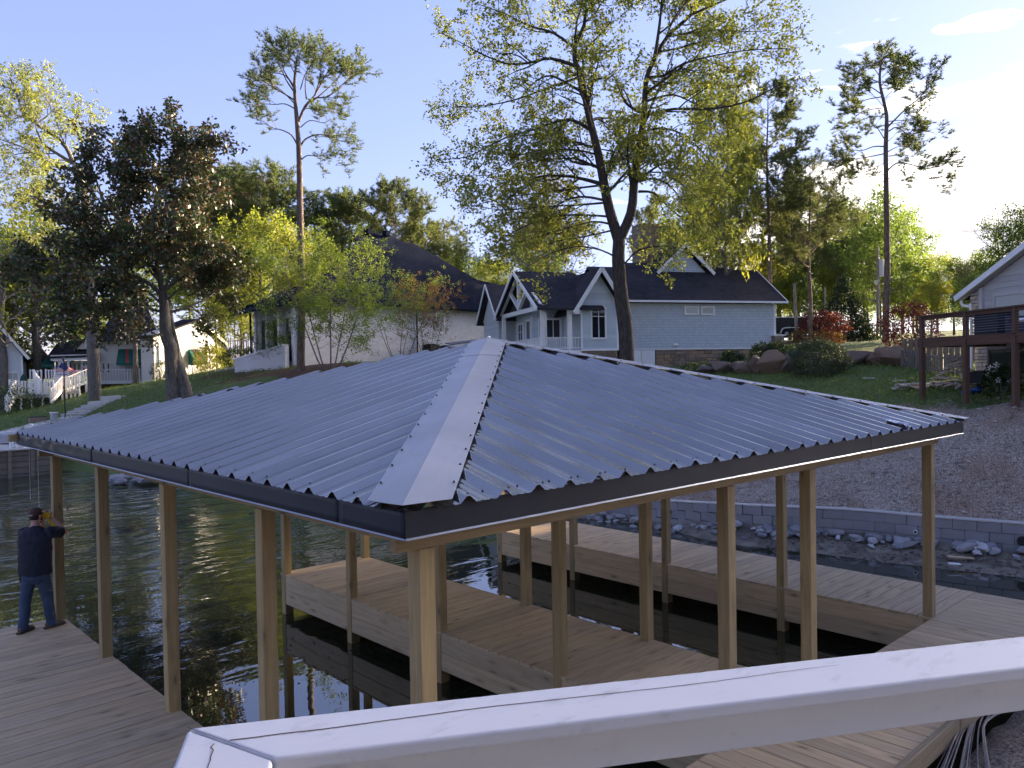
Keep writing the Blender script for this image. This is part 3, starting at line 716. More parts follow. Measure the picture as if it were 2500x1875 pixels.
for l, dp, r in (([(1012,1105),(900,1075),(780,1055),(620,1062),(520,1130),(400,1230)], -2, .11), ([(1037,1205),(900,1180),(780,1205),(640,1290),(420,1330),(300,1420)], 1.5, .07),
    ([(960,790),(850,728),(770,720),(620,770),(420,830),(200,940),(20,955)], -1.5, .10), ([(902,560),(780,490),(700,455),(620,480),(540,560),(470,650)], 2, .08),
    ([(862,400),(700,350),(560,378),(430,380),(280,320),(150,250),(20,190)], 0, .09), ([(845,290),(720,200),(560,150),(420,80),(250,20)], -2, .08), ([(880,460),(700,520),(480,600),(250,640),(40,640)], 2.5, .07),
    ([(1230,1090),(1320,1072),(1420,1120),(1500,1230),(1560,1330)], -2, .07), ([(1225,1150),(1320,1160),(1420,1255),(1560,1360),(1750,1450)], 2, .07), ([(1255,860),(1310,900),(1345,1000),(1450,1080),(1600,1200)], -2.5, .07),
    ([(1270,690),(1330,680),(1440,655),(1700,650),(1900,600),(2050,520),(2180,450)], 0, .10), ([(1270,610),(1330,590),(1440,570),(1560,620),(1720,700),(1850,830)], 2.5, .07), ([(1290,465),(1390,450),(1500,380),(1700,330),(1900,300),(2120,290)], -2, .08),
    ([(1400,220),(1520,200),(1700,180),(1900,190),(2060,180)], 2, .07), ([(1240,800),(1350,770),(1480,800),(1600,900),(1720,1050)], -3, .07), ([(960,1000),(880,960),(760,950),(560,980),(330,1050),(100,1050)], 2.5, .06),
    ([(1037,1215),(850,1230),(640,1240),(420,1260),(230,1230)], -3, .06), ([(1060,1300),(900,1290),(700,1300),(480,1390),(350,1480)], -1, .06), ([(1012,1110),(850,1130),(650,1160),(450,1180),(220,1240)], 3, .06), ([(1075,1380),(900,1420),(720,1450),(600,1500)], 3, .05), ([(985,930),(850,900),(650,900),(450,960),(250,1130)], -2.5, .06), ([(1120,1560),(1000,1500),(850,1480),(700,1520),(560,1600)], -2, .05), ([(1130,1600),(1230,1500),(1400,1480),(1560,1540)], -2, .05), ([(1080,1350),(950,1330),(760,1380),(520,1450),(300,1500)], 1, .06),
    ([(905,60),(800,-60),(650,-160),(450,-220)], 1, .07), ([(905,10),(1020,-120),(1120,-240)], -2, .06), ([(1540,90),(1700,20),(1850,-40),(1980,-60)], -1, .06), ([(1000,1050),(1080,1000),(1120,960),(1160,1000)], -2, .04)):
    g.limb(PL(l, dp), r, .012, 0, sub)
g.mb.build('trunk', barkO, oak, smooth=True)
(lambda *a: None)('oak', len(g.A)); leaves('crown', lOak, oak, g.A, 7, .22, (.14, .052), 4, flat=.25, droop=.15)
# ---- tall bare-stemmed pines (from points) -------------------------------------------------
needP = [dict(n=3.0, per=1, len=1.5, r=.03, ang=48, up=.16, wob=.22, seg=4, t0=.38, taper=.2, zflat=.7), dict(n=5.0, per=1, len=.5, r=.012, ang=45, up=.12, wob=.2, seg=2, t0=.3, step=.17)]
def needles(g, par, seed, k=15, size=(.20, .024), m=None): (lambda *a: None)('pine', len(g.A)); return leaves('crown', m or lPin, par, g.A, k, .12, size, seed, kind='needle', dirs=[tuple(d) for d in g.Dr])
D = 50; B = G(735, D, -.1); pn = thing('pine_tree', 'tallest pine at left, long bare stem and flat wide open crown', 'tree', B)
g = Grow(21); K = .28935; o_ = (560, 80)
def PQ(l, dp=0): return sm(pxl(B, D, l, K, o_, dp))
st = [Vector((0,0,-.3)), Vector((0,0,1))]+pxl(B, D, [(612,2300),(600,1660),(592,1200),(585,960),(570,750),(555,560),(550,420),(560,300),(575,180)], K, o_)
s2 = sm(st, 3); g.mb.tube(s2, [.26*(1-.82*i/(len(s2)-1)) for i in range(len(s2))], 10)
for l, dp, r in (([(585,750),(640,620),(720,530),(800,380),(860,300),(930,250)], 1, .10), ([(600,700),(700,560),(830,540),(950,440),(1050,360),(1110,340)], -1, .07), ([(552,570),(440,500),(340,440),(260,400),(180,420)], 1, .06),
    ([(552,640),(470,600),(380,605),(280,600),(220,620)], -1.5, .045), ([(570,940),(520,860),(440,820),(360,800),(290,750),(200,720)], 1.5, .055), ([(595,970),(640,900),(740,860),(860,870),(940,860),(1000,860)], 1, .07), ([(900,870),(920,960),(980,1010)], 0, .03),
    ([(605,1075),(660,1035),(760,1040),(840,1000),(890,1010)], -1, .045), ([(770,1050),(770,1120),(800,1150)], 0, .02), ([(548,500),(480,400),(430,290),(370,200)], 0, .06), ([(555,420),(560,280),(600,170)], -1.5, .05), ([(550,480),(470,360),(330,330),(260,280)], 2.5, .05),
    ([(650,560),(640,440),(660,300),(680,200)], 2, .05), ([(720,530),(760,400),(780,270),(800,180)], -2, .05), ([(600,480),(640,350),(720,230),(780,160)], -2.5, .04), ([(630,640),(740,640),(860,660),(930,640)], 2, .03), ([(600,800),(680,740),(800,760),(860,720)], -2, .04),
    ([(545,450),(460,320),(440,200),(430,150)], -2.5, .05), ([(700,580),(820,480),(900,400),(980,300),(1040,300)], 2.5, .05), ([(552,600),(430,480),(330,440),(230,480)], 3, .04), ([(560,360),(500,240),(480,160)], 1.5, .04), ([(800,380),(900,330),(1000,320),(1080,310)], 1.5, .04)):
    g.limb(PQ(l, dp), r, .012, 0, needP)
g.mb.build('trunk', barkP, pn, smooth=True); needles(g, pn, 22, 16)
D = 62; B = G(2163, D, -.1); p2 = thing('pine_tree', 'tall lone pine against the bright sky, stem beside the red shrubs', 'tree', B)
g = Grow(31); K = .3375; o_ = (1900, 0)
st = [Vector((0,0,-.3)), Vector((0,0,1))]+pxl(B, D, [(787,2000),(785,1650),(780,1250),(778,1050),(785,850),(760,720),(735,600),(740,480),(760,420)], K, o_)
s2 = sm(st, 3); g.mb.tube(s2, [.25*(1-.8*i/(len(s2)-1)) for i in range(len(s2))], 10)
for l, dp, r in (([(765,780),(700,700),(620,640)], -1, .03), ([(770,850),(690,840),(600,870)], 0, .03), ([(760,720),(830,650),(880,560)], 1, .03), ([(738,520),(700,450)], .5, .02), ([(740,520),(770,440)], -.5, .02), ([(790,900),(860,890),(930,860)], 0, .03), ([(790,920),(860,850),(940,770),(1010,720),(1070,640),(1080,560),(1150,530)], -1, .07), ([(800,950),(860,920),(940,970),(1040,950),(1130,960)], 1, .05), ([(795,1230),(860,1180),(960,1190),(1080,1220),(1160,1200),(1240,1200)], -1, .06), ([(1060,1220),(1100,1280),(1200,1300)], 0, .03),
    ([(770,1060),(690,1060),(600,1090),(520,1080),(450,1090)], 1, .055), ([(770,1110),(680,1130),(560,1150),(470,1170),(440,1210)], -2, .05), ([(765,1000),(720,930),(690,900),(640,980)], 0, .04), ([(755,780),(680,790),(590,820),(500,900)], 1.5, .045), ([(750,700),(640,720),(540,760),(460,770)], -1.5, .045),
    ([(745,680),(650,620),(560,620),(520,680)], 2, .045), ([(735,600),(650,560),(580,530),(520,600)], -2, .045), ([(740,560),(680,480),(640,460)], 1, .04), ([(745,620),(840,520),(900,460)], -1, .04), ([(750,640),(860,620),(930,560)], 2, .03), ([(740,500),(800,440),(880,430)], 1.5, .035),
    ([(800,1290),(860,1310),(930,1310)], 0, .03), ([(770,1180),(700,1210),(650,1240)], 1, .03), ([(790,1100),(870,1060),(960,1070)], 2, .04), ([(800,1130),(900,1120),(1000,1140)], -2, .04), ([(770,1270),(700,1250),(560,1290),(500,1310)], 1, .03), ([(740,480),(700,430),(760,410)], 0, .03), ([(750,560),(820,500),(920,500)], -2.5, .03), ([(790,880),(900,870),(1000,900)], 2, .04), ([(760,740),(800,700),(870,690)], 0, .02)):
    g.limb(PQ(l, dp), r, .012, 0, needP)
for l in ([(765,1315),(700,1305),(655,1308)], [(768,1400),(715,1405)], [(768,1422),(718,1418)], [(795,1020),(830,990),(860,955)]): g.mb.tube(PQ(l), [.03,]*1+[.022]*2+[.012]*(len(PQ(l))-3), 4)
g.mb.build('trunk', barkP, p2, smooth=True); needles(g, p2, 32, 20, (.22, .028))
# ---- generic trees, grown once and copied ---------------------------------------------------
def pine(seed, hgt, crown0, rad, label, k=12, lean=0.0, wide=1.0, bushy=1.0, size=(.26, .035)):
    t_ = thing('pine_tree', label, 'tree'); g = Grow(seed); r = g.r; pts = [Vector((0,0,-.4))]
    x = y = 0
    for i in range(9):
        x += r.uniform(-.12, .12)+lean*.3; y += r.uniform(-.12, .12); pts.append(Vector((x, y, hgt*(i+1)/9)))
    g.mb.tube(pts, [rad*(1-.85*i/9) for i in range(10)], 9)
    n = int(44*bushy)
    for i in range(n):
        f = crown0+(1-crown0)*(i+r.random()*.7)/n; h = hgt*f; j = min(8, int(f*9)); p = pts[j].lerp(pts[min(9, j+1)], f*9-j)
        prof_ = math.sin(math.pi*min(1, (f-crown0)/(1-crown0)*.72+.26))**.8
        L_ = wide*3.9*prof_*r.uniform(.55, 1.2); a = r.uniform(0, 6.28); up = r.uniform(-.05, .35)+(f-crown0)*.7
        d = Vector((math.cos(a), math.sin(a), up)).normalized()
        g.grow(p, d, L_, rad*.26*(1.2-f*.7), 0, needP, dict(seg=6, wob=.13, up=.05))
    for i in range(4):
        h = hgt*(crown0*r.uniform(.55, .98)); a = r.uniform(0, 6.28); p = Vector((0,0,h)); g.mb.tube([p, p+Vector((math.cos(a), math.sin(a), .05))*r.uniform(.4, 1.2)], [.03, .01], 3)
    g.mb.build('trunk', barkP, t_, smooth=True); needles(g, t_, seed, k, size); return t_
def broad(seed, hgt, cw, label, lm, bm=None, name='leafy_tree', trunk=.25, th=.3, lf=(.16, .07), k=8, dens=1.0, stems=1, flat=.2, spread=.3, crown=True, droop=.1):
    t_ = thing(name, label, 'tree'); g = Grow(seed); r = g.r
    lvl = [dict(n=1.6*dens, per=1, len=cw*.42, r=.06, ang=50, up=.07, wob=.2, seg=5, t0=.25, taper=.3), dict(n=2.3*dens, per=1, len=cw*.2, r=.022, ang=46, up=.04, wob=.22, seg=3, t0=.2), dict(n=2.0*dens, per=1, len=.6, r=.009, ang=45, up=.02, wob=.2, seg=2, t0=.2, step=.3)]
    for s_i in range(stems):
        a = s_i*6.28/stems+.5; d0 = Vector((math.cos(a), math.sin(a), 0))*(.09*cw if stems > 1 else .02)
        pts = [Vector((d0.x*.4, d0.y*.4, -.3))]
        for i in range(7):
            f = (i+1)/7; pts.append(Vector((d0.x*(1+f*6)+r.uniform(-.15, .15)*f, d0.y*(1+f*6)+r.uniform(-.15, .15)*f, hgt*f*.95)))
        tr_ = trunk/(stems**.5); g.mb.tube(pts, [tr_*(1-.82*i/7) for i in range(8)], 9 if tr_ > .1 else 6)
        n = int(18*dens/(stems**.5))
        for i in range(n):
            f = th+(1-th)*(i+.5*r.random())/n; j = min(6, int(f*7)); p = pts[j].lerp(pts[j+1], min(1, f*7-j)); aa = i*2.4+r.uniform(-.5, .5)
            prof_ = math.sin(math.pi*min(1, (f-th)/(1-th)*.8+.18))**.7
            g.grow(p, Vector((math.cos(aa), math.sin(aa), .25+.7*(f-th)/(1-th))).normalized(), cw*.5*prof_*r.uniform(.75, 1.1), tr_*.4*(1.1-f*.6), 0, lvl, dict(seg=6, wob=.13, up=.06))
    g.mb.build('trunk', bm or barkG, t_, smooth=True)
    (lambda *a: None)(name, seed, len(g.A))
    if crown: leaves('crown', lm, t_, g.A, k, spread, lf, seed, flat=flat, droop=droop)
    return t_
def hit(u, v, z=0):                     # where the sight line through u, v meets the ground
    d = ray(u, v); d = d/math.hypot(d.x, d.y); D_ = 15.0
    while D_ < 120:
        p = Vector(CAM)+d*D_
        if p.z <= gz(p.x, p.y): return Vector((p.x, p.y, gz(p.x, p.y)+z))
        D_ += .15
    return G(u, 60, z)
def place(t_, u, D_, dz=-.05, rz=0, s=1.0): p = G(u, D_, dz); t_.location = p; t_.rotation_euler = (0,0,rz); t_.scale = (s, s, s) if not hasattr(s, '__len__') else s; return t_
PA = pine(41, 22, .50, .24, 'slender pine just right of the oak crown, rising over the blue roof', 15, wide=1.15)
PB = pine(42, 19, .42, .25, 'dense dark pine left of the lone pine, thick sloping crown', 10, wide=1.5, bushy=1.2)
PC = pine(43, 17, .62, .20, 'round-topped pine behind the bright green trees at left', 15, wide=1.3, bushy=.9)
PD = pine(44, 15, .45, .18, 'small pine on the skyline at the far end of the black roof', 15, wide=1.1, bushy=.8)
place(PA, 1882, 58, s=(1.05,1.05,.99)); place(PB, 1980, 60, s=(1.0,1.0,.94)); place(PC, 655, 82, s=(1.5,1.5,1.13)); place(PD, 1240, 100, s=1.0)
def topz(src, hgt, u, vtop, D_, wid=1.0):       # scale so that the crown top reaches the height seen
    b = G(u, D_); return max(.3, (at(u, vtop, D_).z-b.z)/hgt)
def cpy(src, hgt, label, u, vtop, D_, rz, wid=1.0, group='pines and trees standing behind the houses'):
    k_ = topz(src, hgt, u, vtop, D_); return dup(src, label, G(u, D_, -.05), rz, (k_*wid, k_*wid, k_), group)
place(PA, 1882, 58, rz=1, s=topz(PA, 22.5, 1882, 215, 58)); place(PB, 1980, 60, rz=2, s=topz(PB, 19.3, 1980, 395, 60)); k_ = topz(PC, 17.3, 655, 425, 82); place(PC, 655, 82, rz=.5, s=(k_*1.2, k_*1.2, k_)); place(PD, 1240, 100, s=topz(PD, 15, 1085, 560, 100)); PD.location = G(1085, 100, -.05)
for a in [(PA, 22.5, 'pine with a bare lower stem behind the oak right branches', 1805, 390, 60, 2.2, 1.0), (PC, 17.3, 'open pine above the black roof, rightmost and tallest of its group', 965, 460, 84, 3, .8), (PC, 17.3, 'pine above the black roof, middle of its group', 862, 485, 88, 1.5, .9), (PD, 15, 'pine above the black roof, leftmost of its group', 800, 500, 86, 4, 1.1),
          (PD, 15, 'pine just right of the black roof peak on the skyline', 1030, 553, 96, 2, 1.1), (PB, 19.3, 'pine behind the oak, hidden in its right side', 1720, 430, 74, 1, .9), (PC, 17.3, 'pine with broad crown left behind the tallest pine', 590, 440, 90, 2.4, 1.0), (PA, 22.5, 'dark pine between magnolia and the yellow-green tree', 530, 560, 78, .4, .8),
          (PA, 22.5, 'thin pine beside the flag by the brick house', 575, 600, 86, 1.7, .7), (PB, 19.3, 'pine behind the magnolia crown', 470, 520, 96, 3.3, .9), (PC, 17.3, 'pine far behind the dark pine at right', 1940, 470, 84, 2.9, .9), (PD, 15, 'pine far behind the black trailer', 1905, 520, 88, 1.1, 1.0),
          (PB, 19.3, 'pine right behind the dark pine, lower crown', 2045, 500, 76, 5, .8), (PD, 15, 'pine deep in the wood left of the flag', 500, 620, 100, 2, 1.2), (PA, 22.5, 'pine deep in the wood behind the oak stem', 1600, 480, 90, 2.5, .9), (PC, 17.3, 'pine seen through the oak crown at its left', 1330, 520, 96, 4.4, 1.1), (PD, 15, 'pine seen through the lower left oak leaves', 1260, 590, 104, 4.9, 1.2)]: cpy(*a)
TY = broad(51, 12, 8, 'bright yellow-green tree glowing left of the tallest pine', lYel, k=6, lf=(.24,.11), spread=.45)
TG = broad(52, 12, 9, 'broad green tree behind the lone pine at right', lGrn, k=5, lf=(.24,.11), spread=.45)
TL = broad(53, 8, 6, 'many-stemmed small tree with open green leaves before the brick house', lGrn, name='multi_stem_tree', trunk=.15, th=.22, stems=5, k=16, lf=(.15,.065), spread=.34, dens=1.0, flat=.4)
k_ = topz(TY, 12, 640, 560, 70); place(TY, 640, 70, s=(k_*.95, k_*.95, k_), rz=.8)
k_ = topz(TG, 12, 2170, 525, 74); place(TG, 2150, 74, s=(k_*.95, k_*.95, k_), rz=2)
k_ = topz(TL, 8, 830, 610, 47); place(TL, 805, 47, s=(k_*.85, k_*.85, k_*.97))
for a in [(TY, 12, 'yellow-green tree right of the tallest pine, before the black roof', 735, 590, 66, 2.5, .6), (TY, 12, 'tall narrow yellow-green tree close behind the oak, right of its stems', 1775, 255, 54, 2.2, .42), (TY, 12, 'low yellow-green tree in the wood left of the brick house', 590, 690, 76, 4, 1.0), (TG, 12, 'green tree filling the gap behind magnolia and pine', 545, 600, 88, 1, 1.0),
          (TG, 12, 'pale green tree above the far left house', 90, 590, 92, 3, 1.1), (TY, 12, 'yellow leafed tree at the left edge, low', 30, 640, 84, 5.2, .9), (TG, 12, 'green tree behind the cream house', 250, 600, 100, 5, 1.1), (TY, 12, 'sunlit tree right of the lone pine by the brown deck', 2290, 640, 78, .3, .9),
          (TG, 12, 'tree behind the right house gable', 2400, 690, 60, 2.9, 1.1), (TY, 12, 'yellow-green tree behind the dark cedar', 2080, 600, 82, 2, 1.0), (TG, 12, 'tree at the right edge above the gable', 2490, 560, 64, 1.4, .9), (TG, 12, 'tree seen low between oak and blue dormer', 1700, 560, 84, .9, 1.1),
          (TG, 12, 'green tree behind the blue porch roof', 1330, 640, 78, 2.1, .9), (TY, 12, 'thin leafy tree behind the oak at left', 1210, 660, 80, 1.2, .8), (TG, 12, 'far tree over the ridge of the black roof', 1130, 650, 100, .4, 1.0), (TY, 12, 'yellow-green tree behind the trailer', 1900, 640, 86, 3.6, 1.0), (TG, 12, 'green tree low behind the fence and brown deck', 2330, 660, 70, .5, 1.0), (TY, 12, 'autumn-tinged tree right of the dark red shrub', 2275, 700, 66, 3.3, 1.0), (TG, 12, 'tree whose crown meets the eave of the right house', 2385, 650, 72, 1.9, 1.0), (TG, 12, 'dim green tree filling the gap between the dark pines', 1950, 600, 88, .2, 1.2), (TG, 12, 'dim green tree behind the cedar, left half', 2010, 640, 84, 4.1, 1.1), (TG, 12, 'green tree between cedar and transformer pole', 2110, 570, 86, 5.5, 1.0), (TG, 12, 'far green tree seen low through the gap left of the transformer pole', 2120, 650, 100, 1.1, 1.4), (TG, 12, 'far green tree low behind the trailer roof', 1930, 670, 104, 3.7, 1.4), (TG, 12, 'far green tree low behind the dark red shrub', 2240, 690, 98, 2.2, 1.5), (TG, 12, 'green tree right behind the lone pine stem', 2205, 570, 84, 2.8, .9), (TY, 12, 'sunlit far tree behind the right red shrub', 2230, 690, 86, 4.2, 1.2)]: cpy(*a)
# red-brown topped small trees by the air conditioners
TR = broad(54, 6, 4.2, 'small rust-topped tree by the brick house window', lRst, name='multi_stem_tree', trunk=.08, th=.35, stems=4, k=14, lf=(.12,.05), spread=.2, flat=.4)
k_ = topz(TR, 6, 1045, 670, 51); place(TR, 1045, 51, s=(k_*.62, k_*.62, k_*.85))
TS = broad(55, 6, 4.6, 'thin green many-stemmed tree between brick house downspout and big multi-stem', lGrn, name='multi_stem_tree', trunk=.08, th=.25, stems=5, k=12, lf=(.12,.05), spread=.22, flat=.5)
k_ = topz(TS, 6, 970, 700, 52); place(TS, 975, 52, s=k_)
k_ = topz(TS, 6, 668, 800, 57); dup(TS, 'small spreading green tree by the white brick ramp wall', G(668, 57), 2, (k_*1.2, k_*1.2, k_))
# bare trees
TB = broad(56, 9, 7, 'bare twiggy tree at the right edge, thin against the bright sky', lGrn, name='bare_tree', trunk=.16, th=.2, dens=1.25, crown=False)
k_ = topz(TB, 9, 2420, 530, 66); place(TB, 2440, 66, s=(k_, k_, k_))
k_ = topz(TB, 9, 1340, 350, 70); dup(TB, 'leafless tree seen through the oak crown at left', G(1345, 70), 1, (k_*.6, k_*.6, k_))
# shrubs that are small trees
def blob(name, label, u, D_, w_, h_, lm, cat='shrub', n=900, k=6, lf=(.07,.035), seed=1, cone=0, group=None, rough=.22):
    p = G(u, D_, -.05); t_ = thing(name, label, cat, p, 0, group); g = Grow(seed); r = g.r; P = []
    for i in range(7):
        a = r.uniform(0, 6.28); q = Vector((math.cos(a)*w_*.3, math.sin(a)*w_*.3, h_*.6)); g.mb.tube([Vector((0,0,-.1)), q*.5, q], [.03, .02, .008], 4)
    lump = [(r.uniform(-.6,.6), r.uniform(-.6,.6), r.uniform(.1,.9), r.uniform(.25,.5)) for _ in range(9)]
    while len(P) < n:
        x, y, z = r.uniform(-1,1), r.uniform(-1,1), r.uniform(0,1)
        f = math.hypot(x, y); lim = (1-z)*.95+.05 if cone else math.sqrt(max(0, 1-(max(0, z-.45)/.55)**2))*(.82+.18*min(1, z*4))
        lim *= 1+rough*math.sin(math.atan2(y, x)*3+z*7+seed)*.5+r.uniform(-.1,.1)
        if f > lim or (f < lim*.62 and z < .7): continue
        P.append((x*w_/2, y*w_/2, z*h_))
    g.mb.build('stem', barkG, t_); leaves('foliage', lm, t_, P, k, .10*max(1, w_/1.5), lf, seed); return t_
blob('red_shrub', 'crimson shrub beside the black trailer and poles', 2005, 62, 3.6, 2.3, lRed, n=650, k=5, lf=(.13,.06), seed=57, rough=.5)
blob('red_shrub', 'dark red shrub between lone pine and brown deck', 2222, 52, 3.0, 2.9, lRed, n=800, k=5, lf=(.12,.05), seed=59, rough=.5)
blob('cedar_tree', 'dark conical cedar behind the crimson shrub', 2062, 66, 4.6, 5.2, lCed, 'tree', 1500, 8, (.16,.05), 61, 1)
blob('round_shrub', 'round clipped dark shrub left of the pair by the stone foundation', 1785, 44.5, 1.35, 1.15, lBox, seed=62, n=700)
blob('round_shrub', 'left one of the touching pair of round dark shrubs at the house corner', 1862, 46, 1.5, 1.45, lBox, seed=63, n=700)
blob('round_shrub', 'right one of the touching pair of round dark shrubs at the house corner', 1898, 46, 1.4, 1.4, lBox, seed=64, n=700)
blob('large_shrub', 'big loose grey-green shrub among the boulders', 1998, 40.5, 2.6, 1.75, leaf('grey_leaf', (.03,.045,.025), (.08,.10,.055), .25), n=1500, k=7, lf=(.08,.03), seed=65, rough=.4)
blob('low_shrub', 'low shrub on the upper lawn under the pink marker', 1925, 52, 1.6, .8, lGrn, seed=66, n=300)
blob('low_shrub', 'dark low shrub under the crimson shrub', 2017, 60, 2.6, .95, lRst, seed=67, n=400)
blob('low_shrub', 'rusty low shrub right of the trailer wheels', 1958, 61, 1.9, 1.0, lRst, seed=68, n=300)
blob('low_shrub', 'creeping dark shrub at the stone foundation', 1700, 44.5, 2.0, .55, lBox, seed=69, n=300)
blob('round_shrub', 'sunlit round bush by the cream gable wall', 519, 76, 3.2, 2.4, lYel, n=700, lf=(.12,.06), seed=70)
blob('round_shrub', 'small round bush by the utility box of the cream house', 394, 74, 1.9, 1.7, lBox, n=400, seed=71)
blob('low_shrub', 'dark hedge below the flag beside the brick ramp', 588, 71, 3.2, 1.8, lBox, n=500, seed=72, lf=(.12,.05))
blob('low_shrub', 'small dark shrub at the left end of the brick ramp', 607, 63.5, 1.2, .8, lBox, n=300, seed=73)
blob('low_shrub', 'shrub beside the pale boulder in the mulch bed', 632, 60, 1.1, .95, lBox, n=300, seed=74)
blob('low_shrub', 'spreading juniper in the mulch bed under the small tree', 690, 60, 3.2, .6, lGrn, n=500, seed=75)
blob('low_shrub', 'hedge under the far left deck stairs', 6, 70, 5.2, 2.2, lBox, n=500, seed=76, lf=(.12,.05))
# ---- magnolia
D = 50; B = G(425, D, -.2); mg = thing('magnolia_tree', 'big dark magnolia with rust-backed leaves on the left lawn', 'tree', B)
g = Grow(81); K = .28933
def PM(l, dp=0, o_=(0, 560), K=K): return sm(pxl(B, D, l, K, o_, dp))
g.mb.tube(PM([(1470,1560),(1465,1380),(1450,1200),(1440,1000),(1400,880),(1390,700),(1370,520)]), [.43, .42, .41,.40,.39,.38,.37,.36,.36,.36,.36,.35,.34,.33,.31,.29,.26,.24,.22], 12)
g.mb.tube(PM([(1590,1560),(1560,1350),(1500,1130),(1470,950),(1440,800),(1420,600)], 1), [.46,.44,.42,.40,.37,.34,.31,.28,.26,.24,.22,.2,.2,.19,.18,.17][:16], 12)
magL = [dict(n=1.7, per=1, len=2.3, r=.05, ang=55, up=.05, wob=.2, seg=4, t0=.25, taper=.2), dict(n=3.0, per=1, len=1.0, r=.018, ang=50, up=.08, wob=.2, seg=3, t0=.25, step=.27)]
for l, dp, r in (([(1390,620),(1330,300),(1290,0),(1330,-350),(1350,-700),(1340,-880)], 0, .2), ([(1350,200),(1500,-150),(1560,-500),(1580,-800)], 1, .14), ([(1400,600),(1250,450),(1000,350),(700,300),(400,250),(250,250)], -1.5, .14), ([(1400,500),(1600,350),(1750,200),(1780,0)], -1, .12),
    ([(1320,200),(1100,0),(900,-200),(780,-500),(700,-620)], 2, .13), ([(1390,700),(1150,650),(900,640),(700,600)], 2, .1), ([(1430,700),(1600,650),(1780,560),(1840,500)], 1.5, .1), ([(1340,150),(1550,0),(1700,-150),(1760,-400)], -2, .1),
    ([(1300,0),(1050,-250),(950,-450),(1050,-650)], -2, .1), ([(1360,400),(1100,200),(800,80),(560,100)], 2.5, .11), ([(1360,350),(1000,150),(750,-50),(650,-200)], -3, .1), ([(1390,500),(1500,300),(1650,250),(1800,350)], 3, .09), ([(1330,-350),(1480,-550),(1600,-700),(1680,-820)], -1, .08), ([(1330,-300),(1150,-550),(1150,-750)], 1, .08), ([(1380,650),(1200,500),(850,450),(600,420)], -3, .09),
    ([(1400,500),(1250,300),(1350,100),(1450,-100)], -4, .1), ([(1400,550),(1300,350),(1150,150),(1200,-100)], 4, .1), ([(1400,600),(1550,450),(1500,200),(1600,0)], -4, .09), ([(1400,650),(1250,650),(1150,750)], -3.5, .06), ([(1340,0),(1450,-250),(1650,-350),(1780,-480)], 3, .08), ([(900,640),(700,700),(560,720),(520,740)], 0, .05)):
    g.limb(PM(l, dp), r, .02, 0, magL)
g.mb.build('trunk', barkM, mg, smooth=True); (lambda *a: None)('mag', len(g.A)); leaves('crown', lMag, mg, g.A, 13, .34, (.27, .075), 83, droop=.1)
# ---- willow-leafed tree at the upper left
D = 66; B = G(232, D, -.2); pc = thing('willow_oak_tree', 'tall spreading tree at upper left with drooping strappy yellow-green leaves', 'tree', B)
g = Grow(91)
def PW(l, dp=0): return sm(pxl(B, D, l, K, (0, 100), dp))
tw_ = sm([Vector((0,0,-.4))]+pxl(B, D, [(795,2880),(780,2500),(760,2100),(745,1700),(740,1500),(700,1250),(640,1050)], K, (0, 100)), 3); g.mb.tube(tw_, [.46-.2*i/(len(tw_)-1) for i in range(len(tw_))], 10)
wl = [dict(n=1.5, per=1, len=2.6, r=.05, ang=52, up=-.02, wob=.18, seg=5, t0=.15, taper=.3), dict(n=2.4, per=1, len=1.1, r=.016, ang=50, up=-.10, wob=.2, seg=3, t0=.15), dict(n=1.8, per=1, len=.5, r=.008, ang=40, up=-.2, wob=.15, seg=2, t0=.2, step=.2)]
for l, dp, r in (([(620,1040),(560,900),(420,770),(280,680),(180,560),(130,430),(0,370),(-150,330)], 0, .19), ([(610,1030),(450,930),(330,850),(240,800),(120,740)], 1.5, .14), ([(640,1080),(480,1060),(330,980),(200,900),(0,830),(-200,760)], -1.5, .15), ([(700,1230),(550,1150),(400,1060),(200,1020)], 2, .1),
    ([(740,1500),(600,1350),(350,1230),(100,1370),(-100,1400)], -1.5, .12), ([(320,690),(430,600),(400,510),(350,450),(280,420)], 1, .06), ([(440,590),(560,640),(600,680),(640,620),(680,560)], 0, .05), ([(500,820),(560,740),(670,610)], 0, .04), ([(280,680),(130,620),(0,640),(-150,600)], -2, .09), ([(200,560),(210,470),(180,420)], 2, .04), ([(130,430),(100,330),(50,250)], -1, .07), ([(350,460),(300,300),(260,190)], 1.5, .05),
    ([(350,850),(300,700),(360,600),(480,480)], 3, .06), ([(560,900),(500,760),(480,640)], -2.5, .06), ([(700,1230),(620,1190),(350,1220),(150,1190)], 3, .07), ([(740,1500),(560,1500),(400,1450),(250,1560)], 3, .08), ([(800,1800),(600,1700),(400,1650),(200,1700)], -2, .07), ([(620,1040),(480,1000),(250,1100),(0,1150)], -3, .08)):
    g.limb(PW(l, dp), r, .015, 0, wl)
g.mb.build('trunk', barkG, pc, smooth=True); (lambda *a: None)('wil', len(g.A)); leaves('crown', lPec, pc, g.A, 8, .24, (.26, .05), 93, droop=.7)
# ---- smaller trees by the far left houses
TF = broad(58, 11, 6, 'thick-stemmed tree left of the cream porch, behind the white deck', lYel, name='leafy_tree', trunk=.34, th=.36, k=4, lf=(.22,.09), spread=.35, dens=.8)
k_ = topz(TF, 11, 92, 560, 82); place(TF, 92, 82, s=(k_, k_, k_), rz=1)
cpy(TF, 11, 'slim tree with pale sunlit stem beside the green awning', 331, 640, 74, 4, .8, None)
cpy(TF, 11, 'dark-stemmed tree on the left picture edge', 4, 560, 78, 5, 1.0, None)
cpy(PA, 22.5, 'straight dark stem beside the cream gable, left of the flag', 548, 420, 84, 1.2, .8, None)
